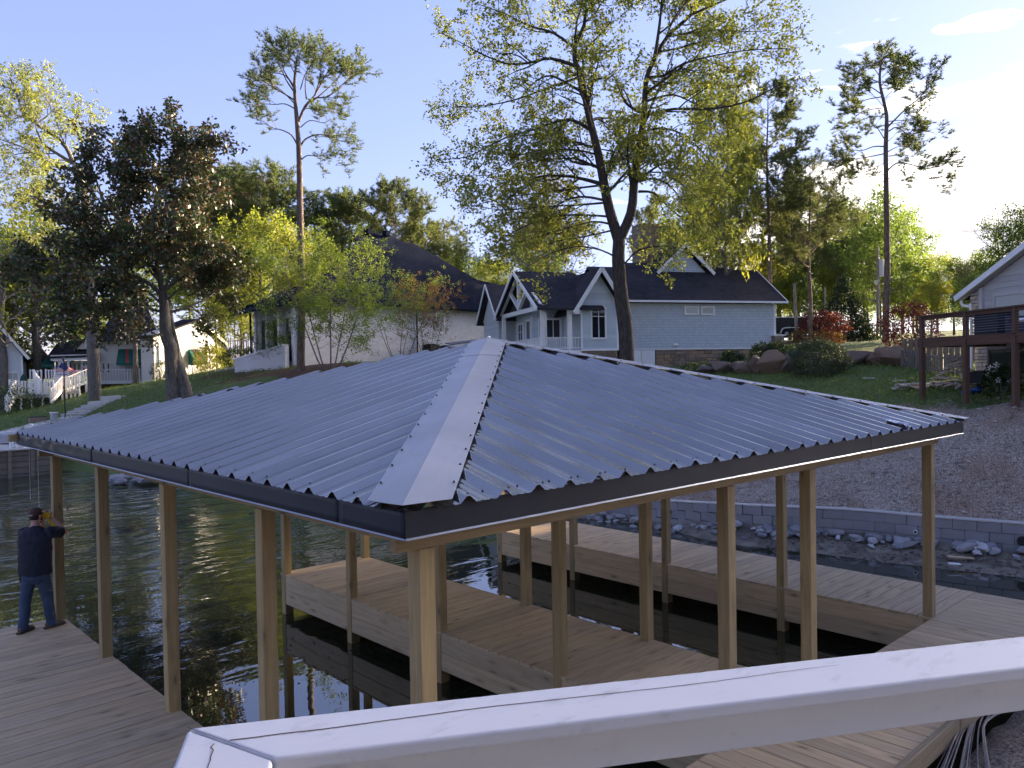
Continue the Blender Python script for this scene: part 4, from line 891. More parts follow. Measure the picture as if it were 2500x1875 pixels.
# wood belt past the right edge: unseen trees added to block the low sun
for i, (x, y, s_f, src) in enumerate([(46,-10,.8,TG),(50,-5,.85,TG),(52,-12,.9,TG),(56,-2,1.0,PB),(58,-8,.9,TG),(60,-15,1.0,PB),(62,-4,1.0,PB),(66,-10,1.0,TG),(68,0,1.0,PB),(72,-6,1.1,TG),(76,2,1.1,PB),(78,-12,1.1,PB),(54,-20,.9,TG),(84,-3,1.2,PB),(90,3,1.1,TG),(90,-14,1.2,PB),(70,-20,1.1,PB),(100,4,1.3,PB),(44,-15,.8,TG)]):
    dup(src, 'unseen tree added past the right-hand house to block the low sun', (x, y, gz(x, y)-.1), i*1.3, s_f*1.1, 'wood beyond the right-hand house')
# ---------------------------------------------------------------- buildings
blueS = simple('blue_siding', (.50,.56,.60), .65, var=.06, scale=4)
def shake(name, col, wv=.16):
    t = NT(name); br = t.N.new('ShaderNodeTexBrick'); mp = t.N.new('ShaderNodeMapping'); mp.inputs['Rotation'].default_value = (R(90), 0, 0); t.L.new(t.tc.outputs['Object'], mp.inputs[0]); t.L.new(mp.outputs[0], br.inputs[0])
    br.inputs['Scale'].default_value = 1; br.inputs['Brick Width'].default_value = wv; br.inputs['Row Height'].default_value = .165; br.inputs['Mortar Size'].default_value = .009
    br.inputs['Color1'].default_value = (*[x*.92 for x in col], 1); br.inputs['Color2'].default_value = (*[x*1.06 for x in col], 1); br.inputs['Mortar'].default_value = (*[x*.55 for x in col], 1)
    t.set(Base_Color=br.outputs[0], Roughness=.7); return t.m
blueK = shake('blue_shake', (.49,.55,.59))
creamS = simple('cream_siding', (.62,.60,.55), .6, var=.05); greyS = simple('taupe_siding', (.40,.385,.37), .6, var=.05); whtS = simple('pale_siding', (.55,.58,.60), .6, var=.05)
glass = NT('window_glass').set(Base_Color=(.015,.018,.02), Roughness=.04, Specular_IOR_Level=.8).m
blind = NT('pale_blind').set(Base_Color=(.42,.43,.40), Roughness=.12, Specular_IOR_Level=.6).m
def shingle(name, a, b):
    t = NT(name); v = t.map(); br = t.N.new('ShaderNodeTexBrick'); sx = t.N.new('ShaderNodeSeparateXYZ'); t.L.new(t.tc.outputs['Object'], sx.inputs[0]); cx = t.N.new('ShaderNodeCombineXYZ'); t.L.new(sx.outputs[0], cx.inputs[0]); t.L.new(sx.outputs[2], cx.inputs[1]); t.L.new(cx.outputs[0], br.inputs[0])
    br.inputs['Scale'].default_value = 1; br.inputs['Brick Width'].default_value = .33; br.inputs['Row Height'].default_value = .10; br.inputs['Mortar Size'].default_value = .006
    br.inputs['Color1'].default_value = (*a, 1); br.inputs['Color2'].default_value = (*b, 1); br.inputs['Mortar'].default_value = (*[x*.6 for x in a], 1)
    n = t.noise(v, .5, 5); c = t.mix(t.ramp(n, [(.4, 0.0), (.7, .5)]), br.outputs[0], tuple(x*1.5 for x in b)); c = t.mix(t.math('MULTIPLY', t.noise(v, 30, 3), .5), c, tuple(x*.5 for x in a))
    t.set(Base_Color=c, Roughness=1.0, Specular_IOR_Level=.05); t.bump(t.noise(v, 40, 4), .5, .02); return t.m
shB = shingle('black_shingle', (.008,.012,.024), (.015,.019,.034)); shG = shingle('grey_shingle', (.038,.037,.043), (.060,.056,.062))
stoneM = simple('sandstone', (.27,.215,.155), .85, var=.35, scale=1.2, bump=.3); mortM = simple('mortar', (.16,.135,.11), .95); limeM = simple('limestone', (.42,.36,.29), .85, var=.2, bump=.3)
def obrand(m, cols):      # colour of its own for each stone
    N_, L_ = m.node_tree.nodes, m.node_tree.links; oi = N_.new('ShaderNodeObjectInfo'); rp = N_.new('ShaderNodeValToRGB'); e = rp.color_ramp.elements
    while len(e) < len(cols): e.new(.5)
    for i, c in enumerate(cols): e[i].position = i/len(cols); e[i].color = (*c, 1)
    rp.color_ramp.interpolation = 'CONSTANT'; L_.new(oi.outputs['Random'], rp.inputs[0]); b = N_['Principled BSDF']; old = b.inputs['Base Color'].links[0].from_socket
    mx = N_.new('ShaderNodeMix'); mx.data_type = 'RGBA'; mx.blend_type = 'MULTIPLY'; mx.inputs[0].default_value = 1; L_.new(old, mx.inputs[6]); L_.new(rp.outputs[0], mx.inputs[7]); L_.new(mx.outputs[2], b.inputs['Base Color'])
obrand(stoneM, [(1,1,1),(.75,.72,.70),(1.2,1.05,.85),(.9,.95,1.0),(1.1,.9,.75),(.65,.62,.6)]); obrand(limeM, [(1,1,1),(.85,.85,.85),(1.1,1.05,.98),(.95,.9,.82)])
def brickwall():
    t = NT('white_brick'); br = t.N.new('ShaderNodeTexBrick'); sx = t.N.new('ShaderNodeSeparateXYZ'); t.L.new(t.tc.outputs['Object'], sx.inputs[0]); cx = t.N.new('ShaderNodeCombineXYZ'); t.L.new(t.math('ADD', sx.outputs[0], sx.outputs[1]), cx.inputs[0]); t.L.new(sx.outputs[2], cx.inputs[1]); t.L.new(cx.outputs[0], br.inputs[0])
    br.inputs['Scale'].default_value = 1; br.inputs['Brick Width'].default_value = .26; br.inputs['Row Height'].default_value = .085; br.inputs['Mortar Size'].default_value = .009
    br.inputs['Color1'].default_value = (.66,.66,.69,1); br.inputs['Color2'].default_value = (.54,.54,.57,1); br.inputs['Mortar'].default_value = (.44,.44,.46,1)
    t.set(Base_Color=t.mix(t.ramp(t.noise(t.map(), .8, 5), [(.3, .25), (.7, 0.0)]), br.outputs[0], (.40,.36,.33)), Roughness=.85); t.bump(br.outputs['Fac'], .4, .01); return t.m
wbrick = brickwall(); conc = simple('pale_concrete', (.48,.46,.42), .9, var=.15, bump=.2)
def window(parent, x0, x1, z0, z1, y=0, mull=1, bars=(), trim=.09, gm=None, fm=None, nrm=-1, ax='x', deep=.05):
    """window on the plane y (or x when ax='y'); nrm = which way outward is"""
    def Q(h, o, z): return (h, y+nrm*o, z) if ax == 'x' else (y+nrm*o, h, z)
    def bx(h0, h1, o0, o1, za, zb, nm, m, par):
        mb = MB(); a = Q(h0, o0, za); b = Q(h1, o1, zb); mb.box(min(a[0],b[0]), max(a[0],b[0]), min(a[1],b[1]), max(a[1],b[1]), za, zb); return mb.build(nm, m, par)
    fm = fm or trimW; f = bx(x0-trim, x1+trim, .0, .03, z0-trim, z1+trim, 'window', fm, parent)
    for h0, h1, za, zb in ((x0-trim, x0, z0-trim, z1+trim), (x1, x1+trim, z0-trim, z1+trim)): bx(h0, h1, .03, .03+deep, za, zb, 'frame', fm, f)
    for za, zb in ((z0-trim, z0), (z1, z1+trim)): bx(x0, x1, .03, .03+deep, za, zb, 'frame', fm, f)
    hs = [x0+(x1-x0)*i/mull for i in range(mull+1)]; zs = [z0, *bars, z1]
    for i in range(mull):
        for a, b in zip(zs, zs[1:]): bx(hs[i]+.02, hs[i+1]-.02, .032, .04, a+.02, b-.02, 'pane', gm or glass, f)
    for h in hs[1:-1]: bx(h-.02, h+.02, .03, .065, z0, z1, 'mullion', fm, f)
    for b in bars: bx(x0, x1, .03, .062, b-.018, b+.018, 'mullion', fm, f)
    return f
def rail(parent, a, b, h=.92, m=None, gap=.115, bal=.035, post=True, step=None, nm='baluster'):
    m = m or whiteP; a = Vector(a); b = Vector(b); mb = MB(); mb.bar(a+Vector((0,0,h)), b+Vector((0,0,h)), .09, .05); mb.build('hand_rail', m, parent)
    mb = MB(); mb.bar(a+Vector((0,0,.1)), b+Vector((0,0,.1)), .05, .06); mb.build('bottom_rail', m, parent); n = max(1, int((b-a).length/gap)); me = cbox(bal, bal, h-.14, m, .003)
    for i in range(1, n): put(nm, me, parent, a.lerp(b, i/n)+Vector((0,0,.13)))
    if post:
        for p in (a, b): put('rail_post', cbox(.11, .11, h+.1, m), parent, p)
# ---- blue house
bx_ang = R(-26.8); BHs = thing('blue_house', 'light blue shingled house with stone base, gabled porch and white trim', 'house', (33.98, 25.58, 0), bx_ang)
def wall(parent, x0, x1, y0, y1, z0, z1, m=mortM, nm='wall'): mb = MB(); mb.box(x0, x1, y0, y1, z0, z1); return mb.build(nm, m, parent)
ZB, ZS, ZW = 3.3, 4.98, 7.72
w0 = wall(BHs, 0, 10.2, 0, 6.0, ZS, ZW, blueS); siding([(-.98, ZS+.02), (10.2, ZS+.02), (10.2, ZW), (-.98, ZW)], blueK, w0, lambda h, o, z: (h, -o, z), .165)
bs = wall(BHs, .1, 9.4, .06, 5.9, ZB, ZS-.02, mortM, 'stone_base'); stones(1.95, 9.55, ZB, ZS-.05, stoneM, bs, lambda h, o, z: (h, .03-o, z), .2, seed=3)
stones(9.6, 10.25, 3.9, 5.75, stoneM, bs, lambda h, o, z: (h+.35, -.35-o, z), .2, seed=5)
mb = MB(); mb.box(9.95, 10.65, -.35, .3, 3.9, 5.72); mb.build('stone_pier', mortM, BHs); mb = MB(); mb.box(9.88, 10.72, -.42, .36, 5.72, 5.8); mb.build('pier_cap', trimW, BHs)
mb = MB(); mb.box(.98, 1.86, -.06, .0, 3.55, 4.9); mb.build('door', whiteP, BHs); 
mb = MB(); mb.box(.40, .95, -.05, .02, 3.4, 4.9); mb.build('stone_wall_end', whiteP, BHs)
mb = MB(); mb.box(-1.0, 10.22, -.05, -.03, ZS-.06, ZS+.02); mb.build('skirt_trim', trimW, BHs); mb = MB(); mb.box(10.12, 10.26, -.06, .06, ZS, ZW); mb.build('corner_board', trimW, BHs)
window(BHs, 3.95, 4.75, 7.10, 7.48, -.02, gm=blind); window(BHs, 5.08, 5.84, 7.10, 7.48, -.02, gm=blind)
mb = MB(); mb.tube([(3.05,-.12,5.2), (3.35,-.12,5.2)], .09, 8); mb.build('wall_light', whiteP, BHs)
def gable_roof(parent, x0, x1, y0, y1, ze, zr, m, over=.0, ym=None, th=.12, hip0=False, name='roof'):
    ym = (y0+y1)/2 if ym is None else ym
    mb = MB(); mb.slab([(x0,y0,ze),(x1,y0,ze),(x1,ym,zr),(x0,ym,zr)], (0,0,-th)); mb.slab([(x0,y1,ze),(x0,ym,zr),(x1,ym,zr),(x1,y1,ze)], (0,0,-th)); return mb.build(name, m, parent)
gable_roof(BHs, -1.2, 10.85, -.45, 6.4, 7.86, 10.25, shG)
mb = MB(); mb.bar((-1.0,-.5,7.80), (10.85,-.5,7.80), .12, .12); mb.build('gutter', trimW, BHs)
mb = MB(); mb.prism([(0,7.72),(6,7.72),(3,9.9)], 10.05, 10.19, 0); mb.build('gable_end', blueK, BHs)
for y0, y1, za, zb in ((-.45, 2.97, 7.78, 10.17), (6.4, 2.97, 7.78, 10.17)): mb = MB(); mb.bar((10.87,y0,za), (10.87,y1,zb), .05, .18); mb.build('rake_board', trimW, BHs)
# dormer
mb = MB(); mb.prism([(3.6,9.9),(6.95,9.9),(5.27,11.45)], 2.6, 2.75, 1); dm_ = mb.build('dormer', blueK, BHs)
siding([(3.7,9.95),(6.85,9.95),(5.27,11.35)], blueK, dm_, lambda h, o, z: (h, 2.6-o, z), .16)
for xa, xb in ((3.25, 5.27), (7.3, 5.27)): 
    mb = MB(); mb.slab([(xa,2.2,9.9),(xb,2.2,11.75),(xb,6.5,11.75),(xa,6.5,9.9)], (0,0,-.1)); mb.build('roof', shG, dm_); mb = MB(); mb.bar((xa,2.18,9.82), (xb,2.18,11.67), .05, .2); mb.build('rake_board', trimW, dm_)
mb = MB(); mb.slab([(1.5,3,10.3),(8.8,3,10.3),(8.0,5.5,10.9),(1.9,5.5,10.9)], (0,0,-.1)); mb.build('roof', shG, BHs)
ch = wall(BHs, 3.75, 5.15, 5.6, 7.0, 9.5, 13.6, mortM, 'chimney'); stones(3.75, 5.15, 9.6, 13.55, stoneM, ch, lambda h, o, z: (h, 5.6-o, z), .24, seed=8)
# bay with the tall window
by = wall(BHs, -3.2, -.98, -1.0, 3, ZS, 7.75, blueS); siding([(-3.2,ZS+.02),(-.98,ZS+.02),(-.98,7.6),(-2.08,9.25),(-3.2,7.6)], blueS, by, lambda h, o, z: (h, -1.0-o, z), .20)
mb = MB(); mb.prism([(-3.2,7.7),(-.98,7.7),(-2.08,9.3)], -1.0, 2.5, 1); mb.build('gable_wall', blueS, BHs)
window(BHs, -2.56, -1.76, 5.62, 7.28, -1.02, 2, (6.85,)); 
stones(-3.2, -.98, 3.6, ZS-.05, stoneM, wall(BHs, -3.2, -.98, -.95, 2.9, ZB, ZS-.02, mortM, 'stone_base'), lambda h, o, z: (h, -.95-o, z), .19, seed=9)
for xa, s1 in ((-3.78, 1), (-.40, -1)):
    mb = MB(); mb.slab([(xa,-1.45,7.08),(-2.08,-1.45,9.62),(-2.08,3.2,9.62),(xa,3.2,7.08)], (0,0,-.12)); mb.build('roof', shG, BHs)
    mb = MB(); mb.bar((xa,-1.47,7.02), (-2.08,-1.47,9.56), .05, .22); mb.build('rake_board', trimW, BHs)
    mb = MB(); mb.box(min(xa,xa+s1*.35), max(xa,xa+s1*.35), -1.45, -1.0, 6.95, 7.2); mb.build('eave_return', trimW, BHs)
for x in (-3.24, -1.02): mb = MB(); mb.box(x, x+.1, -1.05, -1.0, ZS, 7.6); mb.build('corner_board', trimW, BHs)
mb = MB(); mb.box(-3.25, -.95, -1.06, -1.02, ZS-.1, ZS+.02); mb.build('skirt_trim', trimW, BHs)
# porch: floor, posts, open truss gable, back wall with windows
wall(BHs, -5.7, -3.2, -1.0, 7.5, 4.75, ZS-.03, trimW, 'porch_floor'); wall(BHs, -5.5, -3.2, -.85, 7.3, 3.4, 4.74, mortM, 'stone_base')
bw = wall(BHs, -5.2, -1.0, 2.0, 2.3, ZS, 7.9, blueS, 'porch_wall'); siding([(-5.2,ZS),(-3.2,ZS),(-3.2,7.7),(-5.2,7.7)], blueS, bw, lambda h, o, z: (h, 2.0-o, z), .2)
window(BHs, -4.75, -3.45, 5.75, 6.85, 1.97, 3); window(BHs, -3.1, -2.6, 5.2, 6.9, 1.97, 1)
bw2 = wall(BHs, -4.6, -4.35, 2.3, 7.4, ZS, 7.6, blueS, 'porch_wall'); siding([(2.3,ZS),(7.4,ZS),(7.4,7.5),(2.3,7.5)], blueS, bw2, lambda h, o, z: (-4.6-o, h, z), .2)
for y0, y1 in ((2.6,3.7), (4.0,4.8)): window(BHs, y0, y1, 5.1, 6.9, -4.63, 1, nrm=-1, ax='y', trim=.12)
window(BHs, 5.6, 6.6, 5.15, 6.8, -4.63, 2, (6.3,), nrm=-1, ax='y')
for x, y in ((-5.6,-1.0), (-3.98,-1.0), (-5.6,7.05)):
    put('porch_post', cbox(.24, .24, 2.35, trimW, .01), BHs, (x+.1, y+.1, ZS))
mb = MB(); mb.tube([(-5.32,-.98,7.05), (-5.32,-.98,5.2)], .05, 6); mb.build('downspout', trimW, BHs)
mb = MB(); mb.bar((-5.5,-1.0,7.38), (-5.5,7.2,7.38), .2, .26); mb.build('porch_beam', trimW, BHs); mb = MB(); mb.bar((-5.6,-.9,7.36), (-3.2,-.9,7.36), .18, .22); mb.build('porch_beam', trimW, BHs)
mb = MB(); mb.slab([(-5.95,-1.35,7.30),(-1.9,-1.35,7.30),(-1.9,3.3,9.9),(-5.95,3.3,9.9)], (0,0,-.12)); mb.slab([(-5.95,7.95,7.30),(-5.95,3.3,9.9),(-1.9,3.3,9.9),(-1.9,7.95,7.30)], (0,0,-.12)); mb.build('roof', shG, BHs)
for ya in (-1.35, 7.95): mb = MB(); mb.bar((-5.98,ya,7.22), (-5.98,3.3,9.84), .05, .24, (0,0,1)); mb.build('rake_board', trimW, BHs)
for ya in (-1.9, 8.5): mb = MB(); mb.bar((-6.1,8.6 if ya > 0 else ya+.6,7.28), (-6.1,3.3,9.98), .04, .1); mb.build('rake_board', trimW, BHs) if False else None
for a, b in (((3.3,7.5),(3.3,9.6)), ((3.3,7.6),(1.5,8.7)), ((3.3,7.6),(5.1,8.7))): mb = MB(); mb.bar((-5.6,a[0],a[1]), (-5.6,b[0],b[1]), .16, .2, (1,0,0)); mb.build('truss_beam', trimW, BHs)
for ya in (-.9, 7.5): mb = MB(); mb.bar((-5.6,ya,7.5), (-5.6,3.3,9.7), .16, .18, (0,0,1)); mb.build('truss_beam', trimW, BHs)
mb = MB(); mb.prism([(-.9,7.5),(7.5,7.5),(3.3,9.65)], -5.1, -5.0, 0); mb.build('truss_shade_panel', simple('shadow_board', (.06,.06,.065), .9), BHs)  # dark sheet standing in for the shade inside the open gable
rail(BHs, (-5.5,-.9,4.95), (-3.9,-.9,4.95), .7, gap=.13); rail(BHs, (-3.85,-.9,4.95), (-3.2,-.9,4.95), .7, gap=.13, post=False); rail(BHs, (-5.5,-.8,4.95), (-5.5,7.0,4.95), .7, gap=.14)
# second gable beyond the porch
mb = MB(); mb.prism([(7.7,7.3),(12.3,7.3),(10,9.5)], -5.6, -1, 0); mb.box(-5.6,-1,8,12,ZS-1,7.35); g2 = mb.build('side_wing', blueS, BHs)
siding([(8.0,ZS),(12,ZS),(12,7.3),(8,7.3)], blueS, g2, lambda h, o, z: (-5.6-o, h, z), .2)
mb = MB(); mb.slab([(-6.0,7.2,7.2),(-6.0,10,9.8),(-1,10,9.8),(-1,7.2,7.2)], (0,0,-.1)); mb.slab([(-6.0,12.8,7.2),(-6.0,10,9.8),(-1,10,9.8),(-1,12.8,7.2)], (0,0,-.1)); mb.build('roof', shG, g2)
for ya in (7.2, 12.8): mb = MB(); mb.bar((-6.02,ya,7.14), (-6.02,10,9.74), .05, .2); mb.build('rake_board', trimW, g2)
# ---- white brick house under the big black roof
BK = thing('brick_house', 'white painted brick house under a towering black shingle roof', 'house', (22.63, 43.94, 0), R(3.27))
wall(BK, 0, 3.4, 0, 5.6, 3.5, 8.75, wbrick); wall(BK, 3.4, 25, .003, 11, 3.5, 8.75, wbrick)
def cutter(): pass
mb = MB(); e3 = Vector((math.cos(R(3.27)), math.sin(R(3.27)), 0)); n3 = Vector((-e3.y, e3.x, 0)); o3 = Vector((22.63, 43.94, 0)); sl3 = 6.33/6
def roofpt(u, v):                       # where the ray meets the front roof slope
    d = ray(u, v); c = Vector(CAM)-o3; cy, dy = c.dot(n3), d.dot(n3); t = (8.72+sl3*(cy+.5)-c.z)/(d.z-sl3*dy); W_ = c+d*t; return W_.dot(e3), W_.dot(n3), W_.z
tp3 = [roofpt(*q) for q in ((830,655),(860,600),(882,573),(901,567),(948,570),(988,592),(1011,595),(1060,622),(1110,651),(1165,683),(1240,700))]
mb.slab([(-.6,-.5,8.72),(25.8,-.5,8.72)]+[tp3[-1]]+tp3[-2::-1], (0,0,-.15))
for a3, b3 in zip(tp3, tp3[1:]): mb.slab([a3, (a3[0],11.6-a3[1]*.1,8.72), (b3[0],11.6-b3[1]*.1,8.72), b3], (0,0,-.1))
mb.slab([(-.6,5.9,8.72),(-.6,-.5,8.72),tp3[0]], (0,0,-.15)); mb.slab([(3.2,11.5,8.72),(-.6,5.9,8.72),tp3[0]], (0,0,-.15)); mb.build('roof', shB, BK)
mb = MB(); mb.bar((-.6,-.55,8.66),(25.6,-.55,8.66), .14, .16); mb.bar((-.65,-.55,8.66),(-.65,5.9,8.66), .14, .16); mb.build('gutter', shB, BK)
for x, y, z in ((9.35,5.0,14.75),(11.15,5.0,14.8),(8.0,4.9,14.05)): put('roof_vent', cbox(.5, .5, .45, shB, .05), BK, (x, y, z))
for x, y, z in ((12.6,1.7,10.75),(15.5,1.6,10.4)): mb = MB(); mb.slab([(x-.25,y-.3,z+.1),(x+.25,y-.3,z+.1),(x+.2,y+.2,z+.42),(x-.2,y+.2,z+.42)], (0,0,-.1)); mb.build('roof_vent', shB, BK)
for x in (16.2, 18.6): mb = MB(); mb.tube([(x,1.4,10.2),(x,1.4,10.95)], .05, 6); mb.build('vent_pipe', shB, BK)
window(BK, 11.95, 12.7, 6.9, 8.3, 0, 1, (7.55,), gm=blind)
mb = MB(); mb.tube([(9.95,-.08,8.6),(9.95,-.08,5.1)], .06, 6); mb.build('downspout', shB, BK)
# left porch with tall posts, recessed dark openings
for y in (.3, 2.1, 3.7, 5.3): mb = MB(); mb.box(-.42, -.2, y-.13, y+.13, 4.4, 8.35); mb.build('porch_post', whiteP, BK)
mb = MB(); mb.slab([(-1.6,-.6,8.35),(-1.6,6.2,8.1),(0,6.2,8.9),(0,-.6,8.9)], (0,0,-.12)); mb.build('porch_roof', shB, BK)
for y0, y1 in ((.7,1.7), (2.5,3.4), (4.1,5.0)): mb = MB(); mb.box(-.05, -.02, y0, y1, 4.7, 7.6); mb.build('screen', glass, BK)
mb = MB(); mb.tube([(-.5,5.7,8.2),(-.5,5.7,4.4)], .07, 6); mb.build('downspout', shB, BK)
# sloping ramp wall of the same brick
rw = thing('ramp_wall', 'low white brick wall sloping down at the corner of the brick house', 'wall', (22.63, 43.94, 0), R(3.27))
mb = MB(); mb.prism([(.3,3.4),(7.2,3.4),(7.2,4.93),(3.6,5.38),(.3,5.75)], -1.0, -.7, 0); mb.build('wall', wbrick, rw); mb = MB(); mb.bar((-.85,7.3,4.95),(-.85,3.6,5.41),.4,.07); mb.bar((-.85,3.6,5.41),(-.85,.3,5.78),.4,.07); mb.build('coping', whiteP, rw)
for x, lb in ((10.5,'left air conditioner unit against the white brick wall'), (12.05,'right air conditioner unit under the small window')):
    p = Vector((22.63,43.94,0))+Matrix.Rotation(R(3.27),3,'Z')@Vector((x,-1.0,0)); ac = thing('air_conditioner', lb, 'air conditioner', (p.x,p.y,gz(p.x,p.y)-.1), R(3.27)); acz = 5.15-ac.location.z if x < 11 else 5.05-ac.location.z
    put('pad', cbox(1.1,1.1,max(.1,acz-.02), conc), ac); put('housing', cbox(.95,.95,.72, rubM, .03), ac, (0,0,acz))
    for k in range(9): put('louver', cbox(.97,.97,.012, screwM, .002), ac, (0,0,acz+.06+k*.07))
    mb = MB(); mb.tube([(0,0,acz+.72),(0,0,acz+.77)], .36, 14); mb.build('fan_guard', screwM, ac)
# ---- cream house at left (frontal part) and its sunlit gable
def c0(x, y): return x*.1808, 780+y*.1808
CO = at(245, 925, 80); CH = thing('cream_house', 'cream sided house with green awnings, white porch and decks, left', 'house', (CO.x, CO.y, 0), R(-16))
ea = Vector((math.cos(R(-16)), math.sin(R(-16)), 0)); na = Vector((-ea.y, ea.x, 0))
def LC(x, y, k=0.0):                    # photo crop point -> local x, z on the house plane at depth k
    u, v = c0(x, y); d = ray(u, v); o = Vector(CAM); t = ((CO+na*k-o).dot(na))/d.dot(na); W_ = o+d*t; return (W_-CO).dot(ea), W_.z
def crect(parent, xa, ya, xb, yb, k, dep, m, nm):
    a = LC(xa, ya, k); b = LC(xb, yb, k); mb = MB(); mb.box(min(a[0],b[0]), max(a[0],b[0]), k, k+dep, min(a[1],b[1]), max(a[1],b[1])); return mb.build(nm, m, parent), (min(a[0],b[0]), max(a[0],b[0]), min(a[1],b[1]), max(a[1],b[1]))
o1, r1 = crect(CH, 1330, 280, 1950, 850, 1.0, 9, creamS, 'wall'); siding([(r1[0],r1[2]),(r1[1],r1[2]),(r1[1],r1[3]),(r1[0],r1[3])], creamS, o1, lambda h, o, z: (h, 1.0-o, z), .24, joined=True)
o1, r2 = crect(CH, 1960, 230, 2135, 850, -.6, 9, creamS, 'wall'); siding([(r2[0],r2[2]),(r2[1],r2[2]),(r2[1],r2[3]),(r2[0],r2[3])], creamS, o1, lambda h, o, z: (h, -.6-o, z), .24, joined=True)
o1, r3 = crect(CH, 690, 560, 1345, 760, 1.6, 7, whiteP, 'porch_wall')
for i, xx in enumerate((870, 935, 995, 1050, 1120, 1380, 1445)): a = LC(xx, 590, 1.6 if xx < 1300 else 1.0); b = LC(xx+38, 725, 1.6 if xx < 1300 else 1.0); window(CH, a[0], b[0], b[1], a[1], (1.6 if xx < 1300 else .98), 1, trim=.06)
for xx in (800, 845, 920, 1215, 1335): a = LC(xx, 540, .2); b = LC(xx, 745, .2); mb = MB(); mb.box(a[0]-.08, a[0]+.08, .2, .36, b[1], a[1]); mb.build('porch_post', whiteP, CH)
a = LC(680, 520, .1); b = LC(1340, 490, .1); mb = MB(); mb.bar((a[0],.2,a[1]), (b[0],.2,b[1]-.1), .2, .5); mb.build('porch_beam', whiteP, CH)
a = LC(630, 505, 0); b = LC(1340, 480, 0); c_ = LC(760, 330, 5); d_ = LC(1330, 240, 5); mb = MB(); mb.slab([(a[0],0,a[1]),(b[0],0,b[1]),(d_[0],5,d_[1]),(c_[0],5,c_[1])], (0,0,-.15)); mb.build('roof', shG, CH)
a = LC(1130, 400, 1); c_ = LC(1210, 240, 1); mb = MB(); mb.prism([(a[0]-.6,a[1]),(a[0]+1.6,a[1]),(a[0]+.5,c_[1]+.2)], 1, 4, 1); dmr = mb.build('dormer', creamS, CH); window(dmr, a[0]+.25, a[0]+.7, a[1]+.3, a[1]+1.1, .98, 1)
for q in (-.8, 1.8): mb = MB(); mb.slab([(a[0]+q,.7,a[1]-.1),(a[0]+.5,.7,c_[1]+.45),(a[0]+.5,4,c_[1]+.45),(a[0]+q,4,a[1]-.1)], (0,0,-.12)); mb.build('roof', shG, dmr)
a = LC(1310, 290, .6); b = LC(2140, 235, .6); mb = MB(); mb.slab([(a[0],.2,a[1]),(b[0],-.8,b[1]),(b[0]-1,6,b[1]+4.2),(a[0]+2,6,a[1]+4.2)], (0,0,-.15)); mb.build('roof', shG, CH)
green = NT('awning_green').set(Base_Color=(.012,.10,.075), Roughness=.8).m; redA = simple('awning_red', (.42,.05,.045), .8)
def awning(xa, xb, yt, yb, k, out, stripes=(), drop=.18):
    a = LC(xa, yt, k); b = LC(xb, yt, k); c_ = LC(xa, yb, k-out)[1]; mb = MB(); x0, x1 = a[0], b[0]; z1 = a[1]; z0 = c_
    mb.slab([(x0-.0,k-.02,z1),(x1,k-.02,z1),(x1+.25,k-out,z0),(x0-.25,k-out,z0)], (0,.0,-.04)); mb.quad((x0,k-.02,z1),(x0-.25,k-out,z0),(x0-.25,k-out,z0-drop),(x0,k-.02,z0-drop)); mb.quad((x1,k-.02,z1),(x1+.25,k-out,z0),(x1+.25,k-out,z0-drop),(x1,k-.02,z0-drop)); mb.box(x0-.25, x1+.25, k-out-.02, k-out, z0-drop, z0)
    aw = mb.build('awning', green, CH)
    for s0, s1 in stripes:
        ms = MB(); f0 = x0+(x1-x0)*s0; f1 = x0+(x1-x0)*s1; ms.quad((f0,k-.03,z1+.012),(f1,k-.03,z1+.012),(f1+.25*(2*s1-1),k-out-.01,z0+.012),(f0+.25*(2*s0-1),k-out-.01,z0+.012)); ms.build('stripe', redA, aw)
awning(1600, 1935, 400, 590, .95, 1.7, ((.30,.40),)); awning(610, 700, 515, 620, 1.4, 1.4)
for xx in (1680, 1760, 1840, 1890): a = LC(xx, 600, .98); b = LC(xx+45, 720, .98); window(CH, a[0], b[0], b[1], a[1], .98, 1, trim=.05, gm=blind)
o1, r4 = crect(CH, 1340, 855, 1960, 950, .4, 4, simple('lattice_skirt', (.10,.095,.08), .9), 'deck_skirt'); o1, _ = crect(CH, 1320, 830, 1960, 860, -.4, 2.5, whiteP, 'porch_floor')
a = LC(1330, 850, -.4); b = LC(1800, 850, -.4); rail(CH, (a[0],-.4,a[1]), (b[0],-.4,b[1]), 1.15, gap=.22, bal=.07); a = LC(1880, 850, -.4); b = LC(1950, 850, -.4); rail(CH, (a[0],-.4,a[1]), (b[0],-.4,b[1]), 1.15, gap=.22, bal=.07)
put('utility_box', cbox(.9,.3,1.0, simple('grey_box', (.35,.36,.36), .5)), CH, (LC(2095,0,-.9)[0], -.9, LC(2095,750,-.9)[1]))
